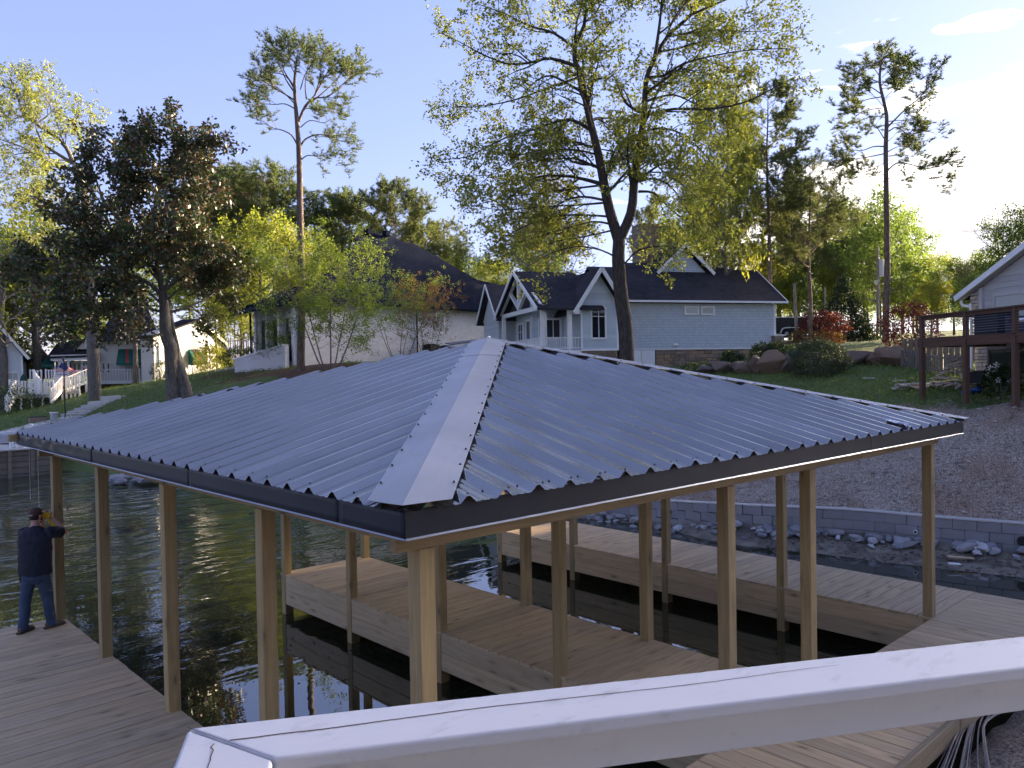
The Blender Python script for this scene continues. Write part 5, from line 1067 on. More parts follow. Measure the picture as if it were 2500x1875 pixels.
# sunlit gable wing, turned towards the sun
def c9(x, y): return 300+x*.1808, 780+y*.1808
GP = at(*c9(1335, 660), 83); gdir = 26; GW = thing('gable_wing', 'sunlit cream gable end wall with narrow window and red-striped green awning', 'house', (GP.x, GP.y, 0), R(gdir))
eg = Vector((math.cos(R(gdir)), math.sin(R(gdir)), 0)); ng = Vector((-eg.y, eg.x, 0))
def LG(x, y, k=0.0):
    u, v = c9(x, y); d = ray(u, v); o = Vector(CAM); t = ((GP+ng*k-o).dot(ng))/d.dot(ng); W_ = o+d*t; return (W_-GP).dot(eg), W_.z
bl = LG(430, 760); br_ = LG(1335, 680); er = LG(1335, 290); ap = LG(1000, 20)
zb = min(bl[1], br_[1])-.6; mb = MB(); poly = [(bl[0],zb),(0,zb),(0,er[1]),(ap[0],ap[1]),(bl[0], er[1]+.4)]; mb.prism(poly, .03, 1.5, 1); gw = mb.build('wall', creamS, GW); siding(poly, creamS, gw, lambda h, o, z: (h, .03-o, z), .24, joined=True)
mb = MB(); e1 = (.45, er[1]-.35); mb.slab([(e1[0],-.4,e1[1]),(ap[0],-.4,ap[1]+.2),(ap[0],1.8,ap[1]+.2),(e1[0],1.8,e1[1])], (0,0,-.15)); mb.slab([(bl[0]-.6,-.4,er[1]+.1),(ap[0],-.4,ap[1]+.2),(ap[0],1.8,ap[1]+.2),(bl[0]-.6,1.8,er[1]+.1)], (0,0,-.15)); mb.build('roof', shG, GW)
mb = MB(); mb.bar((e1[0],-.42,e1[1]-.05),(ap[0],-.42,ap[1]+.12), .05, .25); mb.build('rake_board', whiteP, GW); mb = MB(); mb.box(-.12, .02, -.03, .1, zb, er[1]); mb.build('corner_board', whiteP, GW)
a = LG(1140, 240); b = LG(1200, 395); window(GW, a[0], b[0], b[1], a[1], .0, 1, ((a[1]+b[1])/2,), gm=blind, trim=.14)
a = LG(485, 370); b = LG(560, 590); window(GW, a[0], b[0], b[1], a[1], .0, 1, gm=creamS, trim=.1)
a = LG(880, 405, 0); b = LG(1015, 405, 0); zt, zo = a[1], LG(900, 580, -.9)[1]; x0, x1 = a[0], b[0]; mb = MB(); mb.slab([(x0,-.02,zt),(x1,-.02,zt),(x1+.15,-1.1,zo),(x0-.15,-1.1,zo)], (0,0,-.04)); mb.quad((x0,-.02,zt),(x0-.15,-1.1,zo),(x0-.15,-1.1,zo-.2),(x0,-.02,zo-.2)); mb.quad((x1,-.02,zt),(x1+.15,-1.1,zo),(x1+.15,-1.1,zo-.2),(x1,-.02,zo-.2)); mb.box(x0-.15,x1+.15,-1.12,-1.1,zo-.2,zo); aw = mb.build('awning', green, GW)
ms = MB(); f0, f1 = x0+(x1-x0)*.42, x0+(x1-x0)*.62; ms.quad((f0,-.03,zt+.012),(f1,-.03,zt+.012),(f1,-1.11,zo+.012),(f0,-1.11,zo+.012)); ms.build('stripe', redA, aw)
a = LG(915, 590); b = LG(985, 740); mb = MB(); mb.box(a[0], b[0], -.02, .02, b[1]-.2, a[1]); mb.build('door', glass, GW)
a = LG(900, 760, -1.2); b = LG(1150, 740, -1.2); rail(GW, (a[0],-1.2,a[1]-.1), (b[0],-1.2,b[1]-.1), .95, gap=.25, bal=.06)
# ---- far left house
HP = at(*c0(310, 880), 78); HL = thing('left_house', 'pale sided two-storey gable house at the left picture edge', 'house', (HP.x, HP.y, 0), R(-14)); eh = Vector((math.cos(R(-14)), math.sin(R(-14)), 0)); nh = Vector((-eh.y, eh.x, 0))
def LH(x, y, k=0.0):
    u, v = c0(x, y); d = ray(u, v); o = Vector(CAM); t = ((HP+nh*k-o).dot(nh))/d.dot(nh); W_ = o+d*t; return (W_-HP).dot(eh), W_.z
a = LH(0, 130); b = LH(310, 480); c_ = LH(310, 890); sl = (a[1]-b[1])/(b[0]-a[0]); hw = 5.5; poly = [(-2*hw,c_[1]-1.5),(0,c_[1]-1.5),(0,b[1]),(-hw,b[1]+sl*hw),(-2*hw,b[1])]
mb = MB(); mb.prism(poly, .03, 10, 1); hw_ = mb.build('wall', whtS, HL); siding(poly, whtS, hw_, lambda h, o, z: (h, .03-o, z), .24, joined=True)
mb = MB(); mb.slab([(.5,-.4,b[1]-.3),(-hw,-.4,b[1]+sl*hw+.25),(-hw,10,b[1]+sl*hw+.25),(.5,10,b[1]-.3)], (0,0,-.15)); mb.slab([(-2*hw-.5,-.4,b[1]-.3),(-hw,-.4,b[1]+sl*hw+.25),(-hw,10,b[1]+sl*hw+.25),(-2*hw-.5,10,b[1]-.3)], (0,0,-.15)); mb.build('roof', shG, HL)
mb = MB(); mb.bar((.5,-.42,b[1]-.35),(-hw,-.42,b[1]+sl*hw+.2), .05, .22); mb.build('rake_board', whiteP, HL)
a = LH(15, 415); b2 = LH(75, 560); window(HL, a[0], b2[0], b2[1], a[1], 0, 1, ((a[1]+b2[1])/2,), trim=.12, gm=glass); a = LH(100, 725); b2 = LH(245, 885); window(HL, a[0], b2[0], b2[1], a[1], 0, 2, ((a[1]+b2[1])/2,), trim=.12, gm=blind)
mb = MB(); mb.box(-.1,.03,-.02,.1,c_[1]-1.5,b[1]); mb.build('corner_board', whiteP, HL)
# brown hip-roofed house between them
o1, rr_ = crect(CH, 310, 560, 690, 800, 6, 8, simple('brown_wall', (.13,.09,.07), .8), 'back_wall'); a = LC(300, 560, 5.5); b = LC(700, 545, 5.5); mb = MB(); mb.slab([(a[0],5.5,a[1]),(b[0],5.5,b[1]),(b[0]-1,10,b[1]+1.2),(a[0]+1,10,a[1]+1.2)], (0,0,-.1)); mb.build('roof', shG, CH)
# ---- the stepped white decks before the cream house
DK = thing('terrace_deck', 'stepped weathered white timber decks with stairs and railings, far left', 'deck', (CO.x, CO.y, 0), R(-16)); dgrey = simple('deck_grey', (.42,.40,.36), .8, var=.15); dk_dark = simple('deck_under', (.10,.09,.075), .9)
def pd(x, y, k): a = LC(x, y, k); return Vector((a[0], k, a[1]))
def deckbox(xa, xb, y, k, dep): a = pd(xa, y, k); b = pd(xb, y, k); mb = MB(); mb.box(a.x, b.x, k, k+dep, a.z-.28, a.z); mb.build('deck_floor', dgrey, DK); return a, b
for xa, xb, y, k in ((130, 720, 1020, -9), (840, 1070, 960, -8), (410, 560, 865, -4), (620, 1160, 855, -4)):
    a, b = deckbox(xa, xb, y, k, 3.2); rail(DK, a+Vector((0,.08,0)), b+Vector((0,.08,0)), 1.05, gap=.2, bal=.10)
    n = 4
    for i in range(n+1): p = a.lerp(b, i/n); put('deck_post', cbox(.14,.14,p.z-gz(*(CO+ea*p.x+na*k).xy)+.4, whiteP), DK, (p.x, k+.1, gz(*(CO+ea*p.x+na*k).xy)-.4))
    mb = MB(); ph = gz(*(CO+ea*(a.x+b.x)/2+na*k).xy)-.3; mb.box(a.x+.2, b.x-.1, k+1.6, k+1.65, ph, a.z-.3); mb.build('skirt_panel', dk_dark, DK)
def stairs(p0, p1, wd, nm='stair'):
    p0, p1 = Vector(p0), Vector(p1); n = max(3, int(abs(p1.z-p0.z)/.2))
    for i in range(n): q = p0.lerp(p1, (i+.5)/n); put('stair_tread', cbox(.30, wd, .05, dgrey), DK, q)
    for s1 in (0, wd): o_ = Vector((0, s1-wd/2, 0)); mb = MB(); mb.bar(p0+o_, p1+o_, .05, .22); mb.build('stringer', whiteP, DK); rail(DK, p0+o_, p1+o_, 1.0, gap=.22, bal=.09, post=True)
stairs(pd(205, 1020, -9.5), pd(90, 1240, -10.5), 1.1); stairs(pd(830, 960, -8.6), pd(690, 1125, -9.4), 1.1); stairs(pd(900, 955, -7), pd(1235, 815, -6), 1.1); stairs(pd(460, 855, -4.5), pd(550, 985, -5), 1.0)
gr = thing('barbecue_grill', 'silver lidded barbecue grill standing on the white deck', 'grill', CO+ea*pd(820,0,-4.6).x+na*-4.6+Vector((0,0,pd(820,900,-4.6).z-CO.z)), R(-16)); steel = simple('steel', (.55,.56,.58), .3, .8)
put('cabinet', cbox(1.2,.6,.75, steel, .02), gr); mb = MB(); mb.prism([(-.3,.75),(.3,.75),(.27,1.0),(.1,1.15),(-.15,1.12),(-.3,.95)], -.5, .5, 0); mb.build('lid', steel, gr); mb = MB(); mb.tube([(-.4,-.36,.95),(.4,-.36,.95)], .02, 6); mb.build('handle', screwM, gr)
def umbrella(lb, x, yb, yt, k, col):
    b = pd(x, yb, k); t_ = pd(x, yt, k); W_ = CO+ea*b.x+na*k; u_ = thing('patio_umbrella', lb, 'umbrella', (W_.x, W_.y, b.z)); h = t_.z-b.z; mb = MB(); mb.tube([(0,0,0),(0,0,h)], .03, 6); mb.build('pole', screwM, u_); mb = MB(); mb.tube([(0,0,h*.25),(0,0,h*.4),(0,0,h*.75),(0,0,h*.98)], [.22,.26,.17,.04], 9); mb.build('canopy', simple(lb[:14], col, .8), u_)
umbrella('closed dark green patio umbrella beside the far left house', 318, 880, 735, -3, (.01,.06,.045)); umbrella('closed black patio umbrella behind the grill', 852, 860, 705, -3.2, (.02,.02,.03))
# ---- concrete steps, slab and walk on the left lawn
walk = thing('concrete_walk', 'pale concrete walk along the lake wall below the left lawn', 'path', G(100, 54)); P0 = walk.location
def slabs(parent, pts, m, h=.10, w_=1.2):
    pts = [Vector(p) for p in pts]
    for i, (a, b) in enumerate(zip(pts, pts[1:])):
        mb = MB(); d = (b-a).normalized(); s1 = Vector((-d.y, d.x, 0))*w_/2; mb.slab([a-s1-P0, b-s1-P0, b+s1-P0, a+s1-P0], (0,0,-h*3)); mb.build('slab', m, parent)
slabs(walk, [G(u, D_, .10) for u, D_ in ((-40,54),(20,54.3),(80,54.8),(140,55.4),(180,56))], conc, w_=1.6)
sp_ = thing('garden_steps', 'long concrete steps climbing the left lawn', 'steps', G(230, 58)); P0 = sp_.location; q = [c0(970,1325), c0(1055,1300), c0(1140,1265), c0(1230,1225), c0(1315,1190), c0(1485,1155), c0(1650,1112)]; Ds = [56.5, 57.7, 58.9, 60.1, 61.3, 63.2, 65.2]
for i in range(6):
    a = G(q[i][0], Ds[i]); b = G(q[i+1][0], Ds[i+1]); z = (a.z+b.z)/2+.16; d = (b-a); d.z = 0; d.normalize(); s1 = Vector((-d.y, d.x, 0))*.7; mb = MB(); a2 = Vector((a.x,a.y,z)); b2_ = Vector((b.x,b.y,z)); mb.slab([a2-s1-P0, b2_-s1-P0, b2_+s1-P0, a2+s1-P0], (0,0,-.6)); mb.build('step', conc, sp_)
sl_ = thing('concrete_slab', 'pale rectangular concrete slab at the top of the garden steps', 'slab', G(305, 66)); P0 = sl_.location; cs = [c0(1480,975), c0(1750,965), c0(1925,1050), c0(1650,1088)]; mb = MB(); zz = [at(*c, D_) for c, D_ in zip(cs, (71, 71.5, 67, 66))]; mb.slab([z_-P0 for z_ in zz], (0,0,-.5)); mb.build('slab', conc, sl_)
st2 = thing('stepping_stone_row', 'row of pale stepping stones edging the lawn up to the brick house', 'stepping stones', G(450, 70)); P0 = st2.location
for (u, v) in [c9(*p) for p in ((385,900),(445,880),(515,862),(580,842),(955,782),(1018,762),(1190,735),(1255,715),(1320,698),(1385,680),(1480,657),(1560,652))]:
    d_ = 76-(u-370)*.05; g_ = at(u, v, d_); put('stepping_stone', cbox(.9,.5,.3, conc, .02), st2, Vector((g_.x,g_.y,g_.z-.25))-P0, (0,0,R(-12)))
# ---- right house and its brown deck
browM = wood('brown_stain', (.075,.042,.030), (.125,.072,.05), 0, knots=False); browV = wood('brown_post', (.085,.05,.036), (.13,.078,.055), 2, knots=False)
RH = thing('right_house', 'taupe sided house with pale stone corner and wide eave at the right edge', 'house', (24.81, 5.66, 0), R(-127.35)); K3 = 3.2
gp = [(-1.9,2.3),(9,2.3),(9,7.5),(4.2,9.25),(3.4,8.9),(-1.9,6.6)]; 
mb = MB(); mb.prism([(-1.9,4.5),(9,4.5),(9,6.9),(4.2,8.85),(-1.9,6.38)], K3+.05, K3+9, 1); rwl = mb.build('wall', greyS, RH)
siding([(-1.35,4.5),(8,4.5),(8,7.3),(4.2,8.84),(-1.35,6.6)], greyS, rwl, lambda h, o, z: (h, K3+.05-o, z), .19)
mb = MB(); mb.box(-1.88, 9, K3+.1, K3+9, 2.2, 4.5); lw = mb.build('stone_wall', mortM, RH); stones(-1.9, -1.25, 2.4, 4.5, limeM, lw, lambda h, o, z: (h, K3+.1-o, z), .13, .2, .6, 11); stones(-1.25, 8, 2.4, 3.35, limeM, lw, lambda h, o, z: (h, K3+.1-o, z), .13, .2, .6, 12)
stones(-1.95, -1.5, 4.55, 6.35, limeM, rwl, lambda h, o, z: (h, K3-.02-o, z), .12, .2, .45, 13); mb = MB(); mb.box(-1.52,-1.36,K3-.05,K3+.05,4.5,6.5); mb.build('corner_board', trimW if False else greyS, RH)
mb = MB(); mb.slab([(-2.5,K3-.25,6.29),(4.2,K3-.25,9.04),(4.2,K3+9,9.04),(-2.5,K3+9,6.29)], (0,0,-.14)); mb.slab([(10.9,K3-.25,6.29),(4.2,K3-.25,9.04),(4.2,K3+9,9.04),(10.9,K3+9,6.29)], (0,0,-.14)); mb.build('roof', shB, RH)
for xa in (-2.51, 10.9): mb = MB(); mb.bar((xa,K3-.28,6.2),(4.2,K3-.28,8.95), .05, .2); mb.build('rake_board', trimW, RH)
mb = MB(); mb.quad((-2.45,K3-.24,6.13),(4.2,K3-.24,8.86),(4.2,K3,8.86),(-2.45,K3,6.13)); mb.build('soffit', greyS, RH)
mb = MB(); mb.tube(sm([(-2.4,K3-.1,6.12),(-2.3,K3-.1,5.95),(-2.05,K3-.05,5.88),(-1.93,K3-.05,5.7),(-1.93,K3-.05,2.5)]), .05, 6); mb.build('downspout', trimW, RH)
window(RH, -.72, 2.6, 4.9, 6.12, K3+.02, 1, gm=blind, trim=.12, fm=greyS, deep=.03); window(RH, -1.1, 3.5, 3.45, 4.3, K3+.08, 2, trim=.08, fm=simple('dark_trim', (.12,.10,.085), .6))
RD = thing('raised_deck', 'dark brown stained raised deck with cable railing at the right edge', 'deck', (24.81, 5.66, 0), R(-127.35)); xs_ = (0.03, 2.23, 4.31, 6.4)
for x in xs_: put('deck_post', cbox(.15,.15,2.0, browV), RD, (x, 0, 2.6)); put('rail_post', cbox(.13,.13,.78, browV), RD, (x, 0, 4.66))
mb = MB(); mb.bar((-.17,0,4.52),(7,0,4.52), .06, .27); mb.build('rim_joist', browM, RD); mb = MB(); mb.bar((-.15,0,5.41),(7,0,5.41), .15, .05); mb.build('hand_rail', browM, RD); mb = MB(); mb.bar((-.1,0,5.33),(7,0,5.33), .05, .1); mb.build('rail_board', browM, RD)
mb = MB(); mb.bar((-.12,0,4.52),(-.12,3.1,4.52), .06, .27); mb.build('rim_joist', browM, RD); mb = MB(); mb.bar((-.1,0,5.41),(-.1,3.1,5.41), .15, .05); mb.build('hand_rail', browM, RD)
for i in range(22): put('deck_board', cbox(3.15, .135, .03, browM), RD, (-.1+i*.145+.07 if False else i*.33-.0, 1.6, 4.64), (0,0,math.pi/2)) if i < 0 else None
for i in range(22): put('deck_board', cbox(7.1, .138, .03, browM), RD, (3.4, .05+i*.143, 4.655+.0005*(i % 2)))
cb = simple('cable_steel', (.4,.4,.4), .4, .7)
for k in range(7): mb = MB(); mb.tube([(0,0,4.78+k*.075),(7,0,4.78+k*.075)], .004, 4); mb.build('cable', cb, RD); mb = MB(); mb.tube([(-.1,0,4.78+k*.075),(-.1,3.1,4.78+k*.075)], .004, 4); mb.build('cable', cb, RD)
def RDp(x, y, z): p = Matrix.Rotation(R(-127.35), 3, 'Z')@Vector((x, y, 0)); return Vector((24.81+p.x, 5.66+p.y, z))
cov = simple('black_cover', (.018,.02,.03), .6); 
hc = thing('covered_heater', 'square black covered cabinet on the brown deck, left of the sofa', 'cabinet', RDp(.95,1.9,4.67), R(-127.35)); put('body', cbox(1.05,.7,.74, cov, .03), hc); put('lid', cbox(1.12,.76,.05, cov, .01), hc, (0,0,.742)); put('knob', cbox(.2,.2,.09, cov, .03), hc, (0,0,.795))
so = thing('wicker_sofa', 'dark wicker outdoor sofa with pale cushions on the brown deck', 'sofa', RDp(3.0,1.7,4.67), R(-127.35)); wk = simple('wicker', (.035,.035,.055), .7)
put('seat', cbox(1.5,.7,.38, wk, .02), so); put('backrest', cbox(1.5,.12,.72, wk, .03), so, (0,.36,0)); [put('armrest', cbox(.14,.75,.6, wk, .03), so, (q_*.78,0,0)) for q_ in (-1,1)]; put('cushion', cbox(1.3,.6,.12, trimW, .04), so, (0,-.02,.385)); put('pillow', cbox(.5,.15,.35, greyS, .05), so, (.35,.2,.50), (R(-12),0,0))
gt = thing('garden_table', 'grey-topped table with white planter at the right on the brown deck', 'table', RDp(5.0,1.4,4.67), R(-127.35)); put('top', cbox(1.1,.6,.04, trimW), gt, (0,0,.45)); [put('leg', cbox(.06,.06,.45, wk), gt, (a_*.45,b_*.22,0)) for a_ in (-1,1) for b_ in (-1,1)]
# fence beside the right house
fenM = wood('fence_grey', (.13,.115,.10), (.22,.20,.18), 2, knots=False); tanM = wood('fence_tan', (.19,.145,.105), (.28,.22,.165), 2, knots=False)
def fence(lb, pts, h, m, gap=.16, bw_=.13, pointed=False, name='timber_fence', rails=2):
    pts = [Vector(p) for p in pts]; f_ = thing(name, lb, 'fence', pts[0]); P0 = pts[0].copy()
    mb = MB()
    if pointed: mb.add([(-bw_/2,-.01,0),(bw_/2,-.01,0),(bw_/2,-.01,h-.08),(0.02,-.01,h),(-.02,-.01,h),(-bw_/2,-.01,h-.08)]+[(-bw_/2,.01,0),(bw_/2,.01,0),(bw_/2,.01,h-.08),(.02,.01,h),(-.02,.01,h),(-bw_/2,.01,h-.08)], [(0,1,2,3,4,5),(11,10,9,8,7,6)]+[(i,i+6,(i+1)%6+6,(i+1)%6) for i in range(6)]); me_ = mb.mesh('picket', m)
    else: me_ = cbox(bw_, .02, h, m, .003)
    r_ = random.Random(4)
    for a, b in zip(pts, pts[1:]):
        n = int((b-a).length/gap); ang_ = math.atan2((b-a).y, (b-a).x); nrm_ = Vector((-math.sin(ang_), math.cos(ang_), 0))
        for i in range(n): p = a.lerp(b, i/n)-P0+nrm_*(.03 if i % 2 else -.03)*(1 if not pointed else .3); put('picket', me_, f_, p+Vector((0,0,-.05+r_.uniform(-.012,.012))), (0,0,ang_+r_.uniform(-.02,.02)))
        for k in range(rails): mb = MB(); zz_ = h*(.2+.6*k/(max(1, rails-1))); mb.bar(a-P0+Vector((0,0,zz_)), b-P0+Vector((0,0,zz_)), .035, .08); mb.build('fence_rail', m, f_)
        put('fence_post', cbox(.1,.1,h+.05, m), f_, a-P0+Vector((0,0,-.1)))
    return f_
fence('grey weathered board fence slanting down beside the stone pile', [hit(2203,896), hit(2240,905), hit(2300,916), hit(2372,918)], .86, fenM, .125, .115)
fence('tall tan board fence behind the weathered one, under the brown deck', [hit(2205,890), hit(2258,884), hit(2385,886)], 1.25, tanM, .14, .135, rails=2)
fence('thin dark picket fence along the back of the upper lawn', [at(1955,826,68), at(2060,824,69), at(2190,822,70)], 1.15, tanM, .3, .07, True)
fence('dark picket fence behind the flag by the brick house', [at(543,868,84), at(640,862,80)], 1.7, fenM, .3, .12)
# ---------------------------------------------------------------- block retaining wall along the slip channel
blkM = simple('concrete_block', (.235,.23,.23), .9, var=.22, scale=2.5, bump=.35); obrand(blkM, [(1,1,1),(.9,.9,.92),(1.08,1.07,1.05),(.96,.95,.98),(.84,.85,.88)])
wp = [(12.9,19.5),(15.0,14.6),(15.62,12.2),(15.72,9.6),(15.85,7.1),(16.45,5.6),(16.95,4.4),(17.28,2.6),(17.66,.9),(18.3,-1.5),(19.2,-4.0)]
wt = [-.2,-.17,-.16,-.02,.12,.14,.145,.14,.15,.15,.15]
RWL = thing('block_wall', 'grey concrete block retaining wall along the channel, bare soil above', 'wall', (17.28, 2.6, -.55)); P0 = Vector((17.28, 2.6, -.55))
crv = sm([(x, y, z) for (x, y), z in zip(wp, wt)], 4); Ls = [0]
for a, b in zip(crv, crv[1:]): Ls.append(Ls[-1]+math.hypot(b.x-a.x, b.y-a.y))
def wat(s):
    s = max(0, min(Ls[-1]-.01, s)); j = max(i for i in range(len(Ls)-1) if Ls[i] <= s); f = (s-Ls[j])/(Ls[j+1]-Ls[j]); p = crv[j].lerp(crv[j+1], f); d = crv[j+1]-crv[j]; return p, math.atan2(d.y, d.x)
r_ = random.Random(9); BW, BHt = .50, .245
for c_i in range(4):
    s = (c_i % 2)*BW/2-BW; 
    while s < Ls[-1]:
        p, a_ = wat(s+BW/2); z = p.z-.02-BHt*(c_i+1); put('block', cbox(BW-.006, .22, BHt-.007, blkM, .008), RWL, Vector((p.x, p.y, z))-P0+Vector((r_.uniform(-.006,.006), 0, r_.uniform(-.002,.002))), (0, 0, a_)); s += BW
mb = MB(); k = 0
for s in range(0, int(Ls[-1]*2)): a, _a = wat(s*.5); b, _b = wat(s*.5+.5); mb.bar(a-P0+Vector((0,0,-.005)), b-P0+Vector((0,0,-.005)), .26, .03)
mb.build('wall_cap', conc, RWL)
for u, v, sz in ((2243,1297,.10),(2492,1318,.22),(1640,1248,.16)):
    q = atz(u, v, -.2); best = min(range(0, int(Ls[-1]*10)), key=lambda s: abs((wat(s/10)[0]-Vector(CAM)).xy.normalized().cross((q-Vector(CAM)).xy.normalized()))); p, a_ = wat(best/10); D_ = math.hypot(p.x-CAM[0], p.y-CAM[1]); z = at(u, v, D_).z; nx_ = Vector((math.sin(a_), -math.cos(a_), 0)); 
    if nx_.dot(Vector(CAM)-p) < 0: nx_ = -nx_
    mb = MB(); c_ = Vector((p.x, p.y, z))-P0; mb.tube([c_, c_+nx_*.15], sz/2, 10); o_ = mb.build('drain_pipe', whiteP if sz < .12 else screwM, RWL); mb = MB(); mb.tube([c_+nx_*.148, c_+nx_*.153], sz*.34, 10); mb.build('pipe_hole', rubM, o_)
# ---- stones
rockG = simple('grey_rock', (.30,.30,.31), .85, var=.3, scale=4, bump=.5); rockB = simple('brown_boulder', (.15,.115,.09), .9, var=.35, scale=1.3, bump=.6); obrand(rockG, [(1,1,1),(.7,.7,.72),(1.35,1.33,1.3),(.85,.82,.8)]); obrand(rockB, [(1,1,1),(.75,.8,.9),(1.15,1,.85),(.8,.75,.72)])
def rock_mesh(seed, m, sub=2, flat=.65, lo=.20, hi=.36):
    import bmesh
    r = random.Random(seed); bm = bmesh.new(); bmesh.ops.create_icosphere(bm, subdivisions=sub, radius=.5); pl = [Vector((r.gauss(0,1), r.gauss(0,1), r.gauss(0,1))).normalized() for _ in range(9)]; dl = [r.uniform(lo, hi) for _ in pl]
    for v in bm.verts:
        for n_, d in zip(pl, dl):
            k = v.co.dot(n_)-d
            if k > 0: v.co -= n_*k*.95
        v.co += Vector((r.gauss(0,1), r.gauss(0,1), r.gauss(0,1)))*.008; v.co.z *= flat
    me = bpy.data.meshes.new('rock'); bm.to_mesh(me); bm.free(); me.materials.append(m); return me
RK = [rock_mesh(i, rockG) for i in range(7)]; BO = [rock_mesh(20+i, rockB, 3, .9, .22, .34) for i in range(6)]
r_ = random.Random(17); n_r = 0
for i in range(190):
    s = r_.uniform(Ls[-1]*.12, Ls[-1]*.96); p, a_ = wat(s); nx_ = Vector((math.sin(a_), -math.cos(a_), 0)); nx_ = nx_ if nx_.dot(Vector(CAM)-p) > 0 else -nx_; q = p+nx_*(.22+abs(r_.gauss(0, .26))); sz = r_.choice((.16,.2,.25,.32,.42)); z = max(gz(q.x, q.y), WL-.02); z = min(z, -.45)
    o_ = put('rock', RK[i % 7], None, (q.x, q.y, z+sz*.12), (r_.uniform(-.3,.3), r_.uniform(-.3,.3), r_.uniform(0,6)), (sz*1.3, sz, sz)); tag(o_, 'grey rip-rap stone in the row at the foot of the block wall', 'rock', 'rip-rap stones along the block wall')
for i in range(26):
    q = atz(r_.uniform(270, 400), r_.uniform(1158, 1178), -.6); o_ = put('rock', RK[i % 7], None, (q.x, q.y, -.62+r_.uniform(0,.15)), (0, 0, r_.uniform(0,6)), (.8,.6,.5)); tag(o_, 'dark shore stone seen under the left eave between two posts', 'rock', 'shore stones under the left eave')
bl = [('small dark boulder at the left end of the boulder row', 1722, 912, 43, 1.3, .8), ('dark rounded boulder left of the split pair', 1762, 914, 43, 1.5, 1.0), ('grey boulder left of the flat-topped brown one', 1808, 905, 42.8, 1.4, .9), ('flat-topped grey boulder under the round shrubs', 1848, 896, 42.6, 1.4, 1.3), ('largest brown boulder, squarish, below the shrub pair', 1889, 894, 42.4, 1.9, 1.5), ('brown boulder half hidden left of the big loose shrub', 1934, 893, 42.2, 1.6, 1.3),
      ('dark boulder right of the big loose shrub', 2064, 880, 43.5, 1.7, .9), ('rounded brown boulder in the middle of the right run', 2098, 877, 43.4, 1.8, 1.1), ('grey slanted boulder beside the rounded brown one', 2132, 876, 43.3, 1.7, 1.0), ('blocky brown boulder near the fence', 2165, 874, 43.2, 1.7, 1.2), ('last boulder touching the weathered fence', 2190, 872, 42, 1.5, 1.2), ('pale stone block behind the shrub pair', 1905, 880, 46, 1.3, .6), ('pale boulder in the mulch bed before the ramp wall', 648, 903, 60, 1.8, 1.0)]
for i, (lb, u, v, D_, w_, h_) in enumerate(bl):
    p = at(u, v+4, D_); z = gz(p.x, p.y); o_ = put('boulder', BO[i % 6], None, (p.x, p.y, z+h_*.32), (r_.uniform(-.15,.15), r_.uniform(-.15,.15), r_.uniform(0,6)), (w_*1.15, w_*.95, h_*1.1)); tag(o_, lb, 'boulder')
# low stone bed edge behind the boulders
ew = thing('low_stone_wall', 'low dry stone wall behind the round shrub pair', 'wall', G(1945, 48)); stones(-1.6, 1.6, 0, .55, stoneM, ew, lambda h, o, z: (h, -o, z), .13, .25, .6, 31); mb = MB(); mb.box(-1.6,1.6,0,.3,-.3,.54); mb.build('backing', mortM, ew); ew.rotation_euler.z = R(-30)
gp_ = thing('gravel_path', 'pale narrow gravel path behind the boulders', 'path', G(2060, 45)); P0 = gp_.location
for u0, u1 in ((1900,1960),(2040,2110)): a, b = G(u0, 45.2, .12), G(u1, 45.2, .12); mb = MB(); mb.bar(a-P0, b-P0, .9, .12); mb.build('path_strip', conc, gp_)
# stone pile under the brown deck: every flat stone its own piece
sp_ = thing('stone_pile', 'heap of flat building stones under the brown deck', 'stone pile', hit(2318, 950, .02)); fl = [rock_mesh(40+i, limeM, 1, .35) for i in range(4)]
for i in range(170):
    x = r_.uniform(-2.6, 1.0); top_ = .95*math.exp(-((x-.55)/.9)**2)+.14; z = r_.uniform(0, top_); q = Matrix.Rotation(R(-127.35), 3, 'Z')@Vector((x, r_.uniform(-.5,.7)*(1-z), 0)); put('flat_stone', fl[i % 4], sp_, (q.x, q.y, z), (r_.uniform(-.25,.25), r_.uniform(-.25,.25), r_.uniform(0,6)), (r_.uniform(.3,.55), r_.uniform(.2,.35), r_.uniform(.2,.4)))
tb = thing('blue_tarp_bag', 'crumpled bright blue bag lying under the brown deck', 'bag', hit(2385, 962, .02)); tm = rock_mesh(61, simple('blue_plastic', (.015,.06,.24), .5), 3, .6); put('bag', tm, tb, (0,0,.10), (0,0,.7), (.7,.4,.6)); put('bag_fold', tm, tb, (-.35,.2,.06), (0,0,2), (.4,.3,.4))
wb = thing('garden_cart', 'black hand cart leaning behind the blue bag', 'cart', hit(2395, 952, .02), R(-127)); mb = MB(); mb.prism([(-.3,.2),(.35,.2),(.45,.6),(-.4,.6)], -.25, .25, 1); mb.build('tray', rubM, wb); mb = MB(); mb.tube([(.0,-.03,.18),(.0,.03,.18)], .18, 12); mb.build('wheel', screwM, wb); mb = MB(); mb.tube([(.3,-.2,.5),(.6,-.2,.75),(.62,0,.8),(.6,.2,.75),(.3,.2,.5)], .015, 6); mb.build('handle', screwM, wb)
fp = thing('flower_plant', 'plant with big white blossoms by the lower window of the right house', 'flowers', hit(2450, 955, .02)); leaves('foliage', lBox, fp, [(r_.gauss(0,.2), r_.gauss(0,.22), r_.uniform(.1,.75)) for _ in range(120)], 6, .1, (.09,.03), 5)
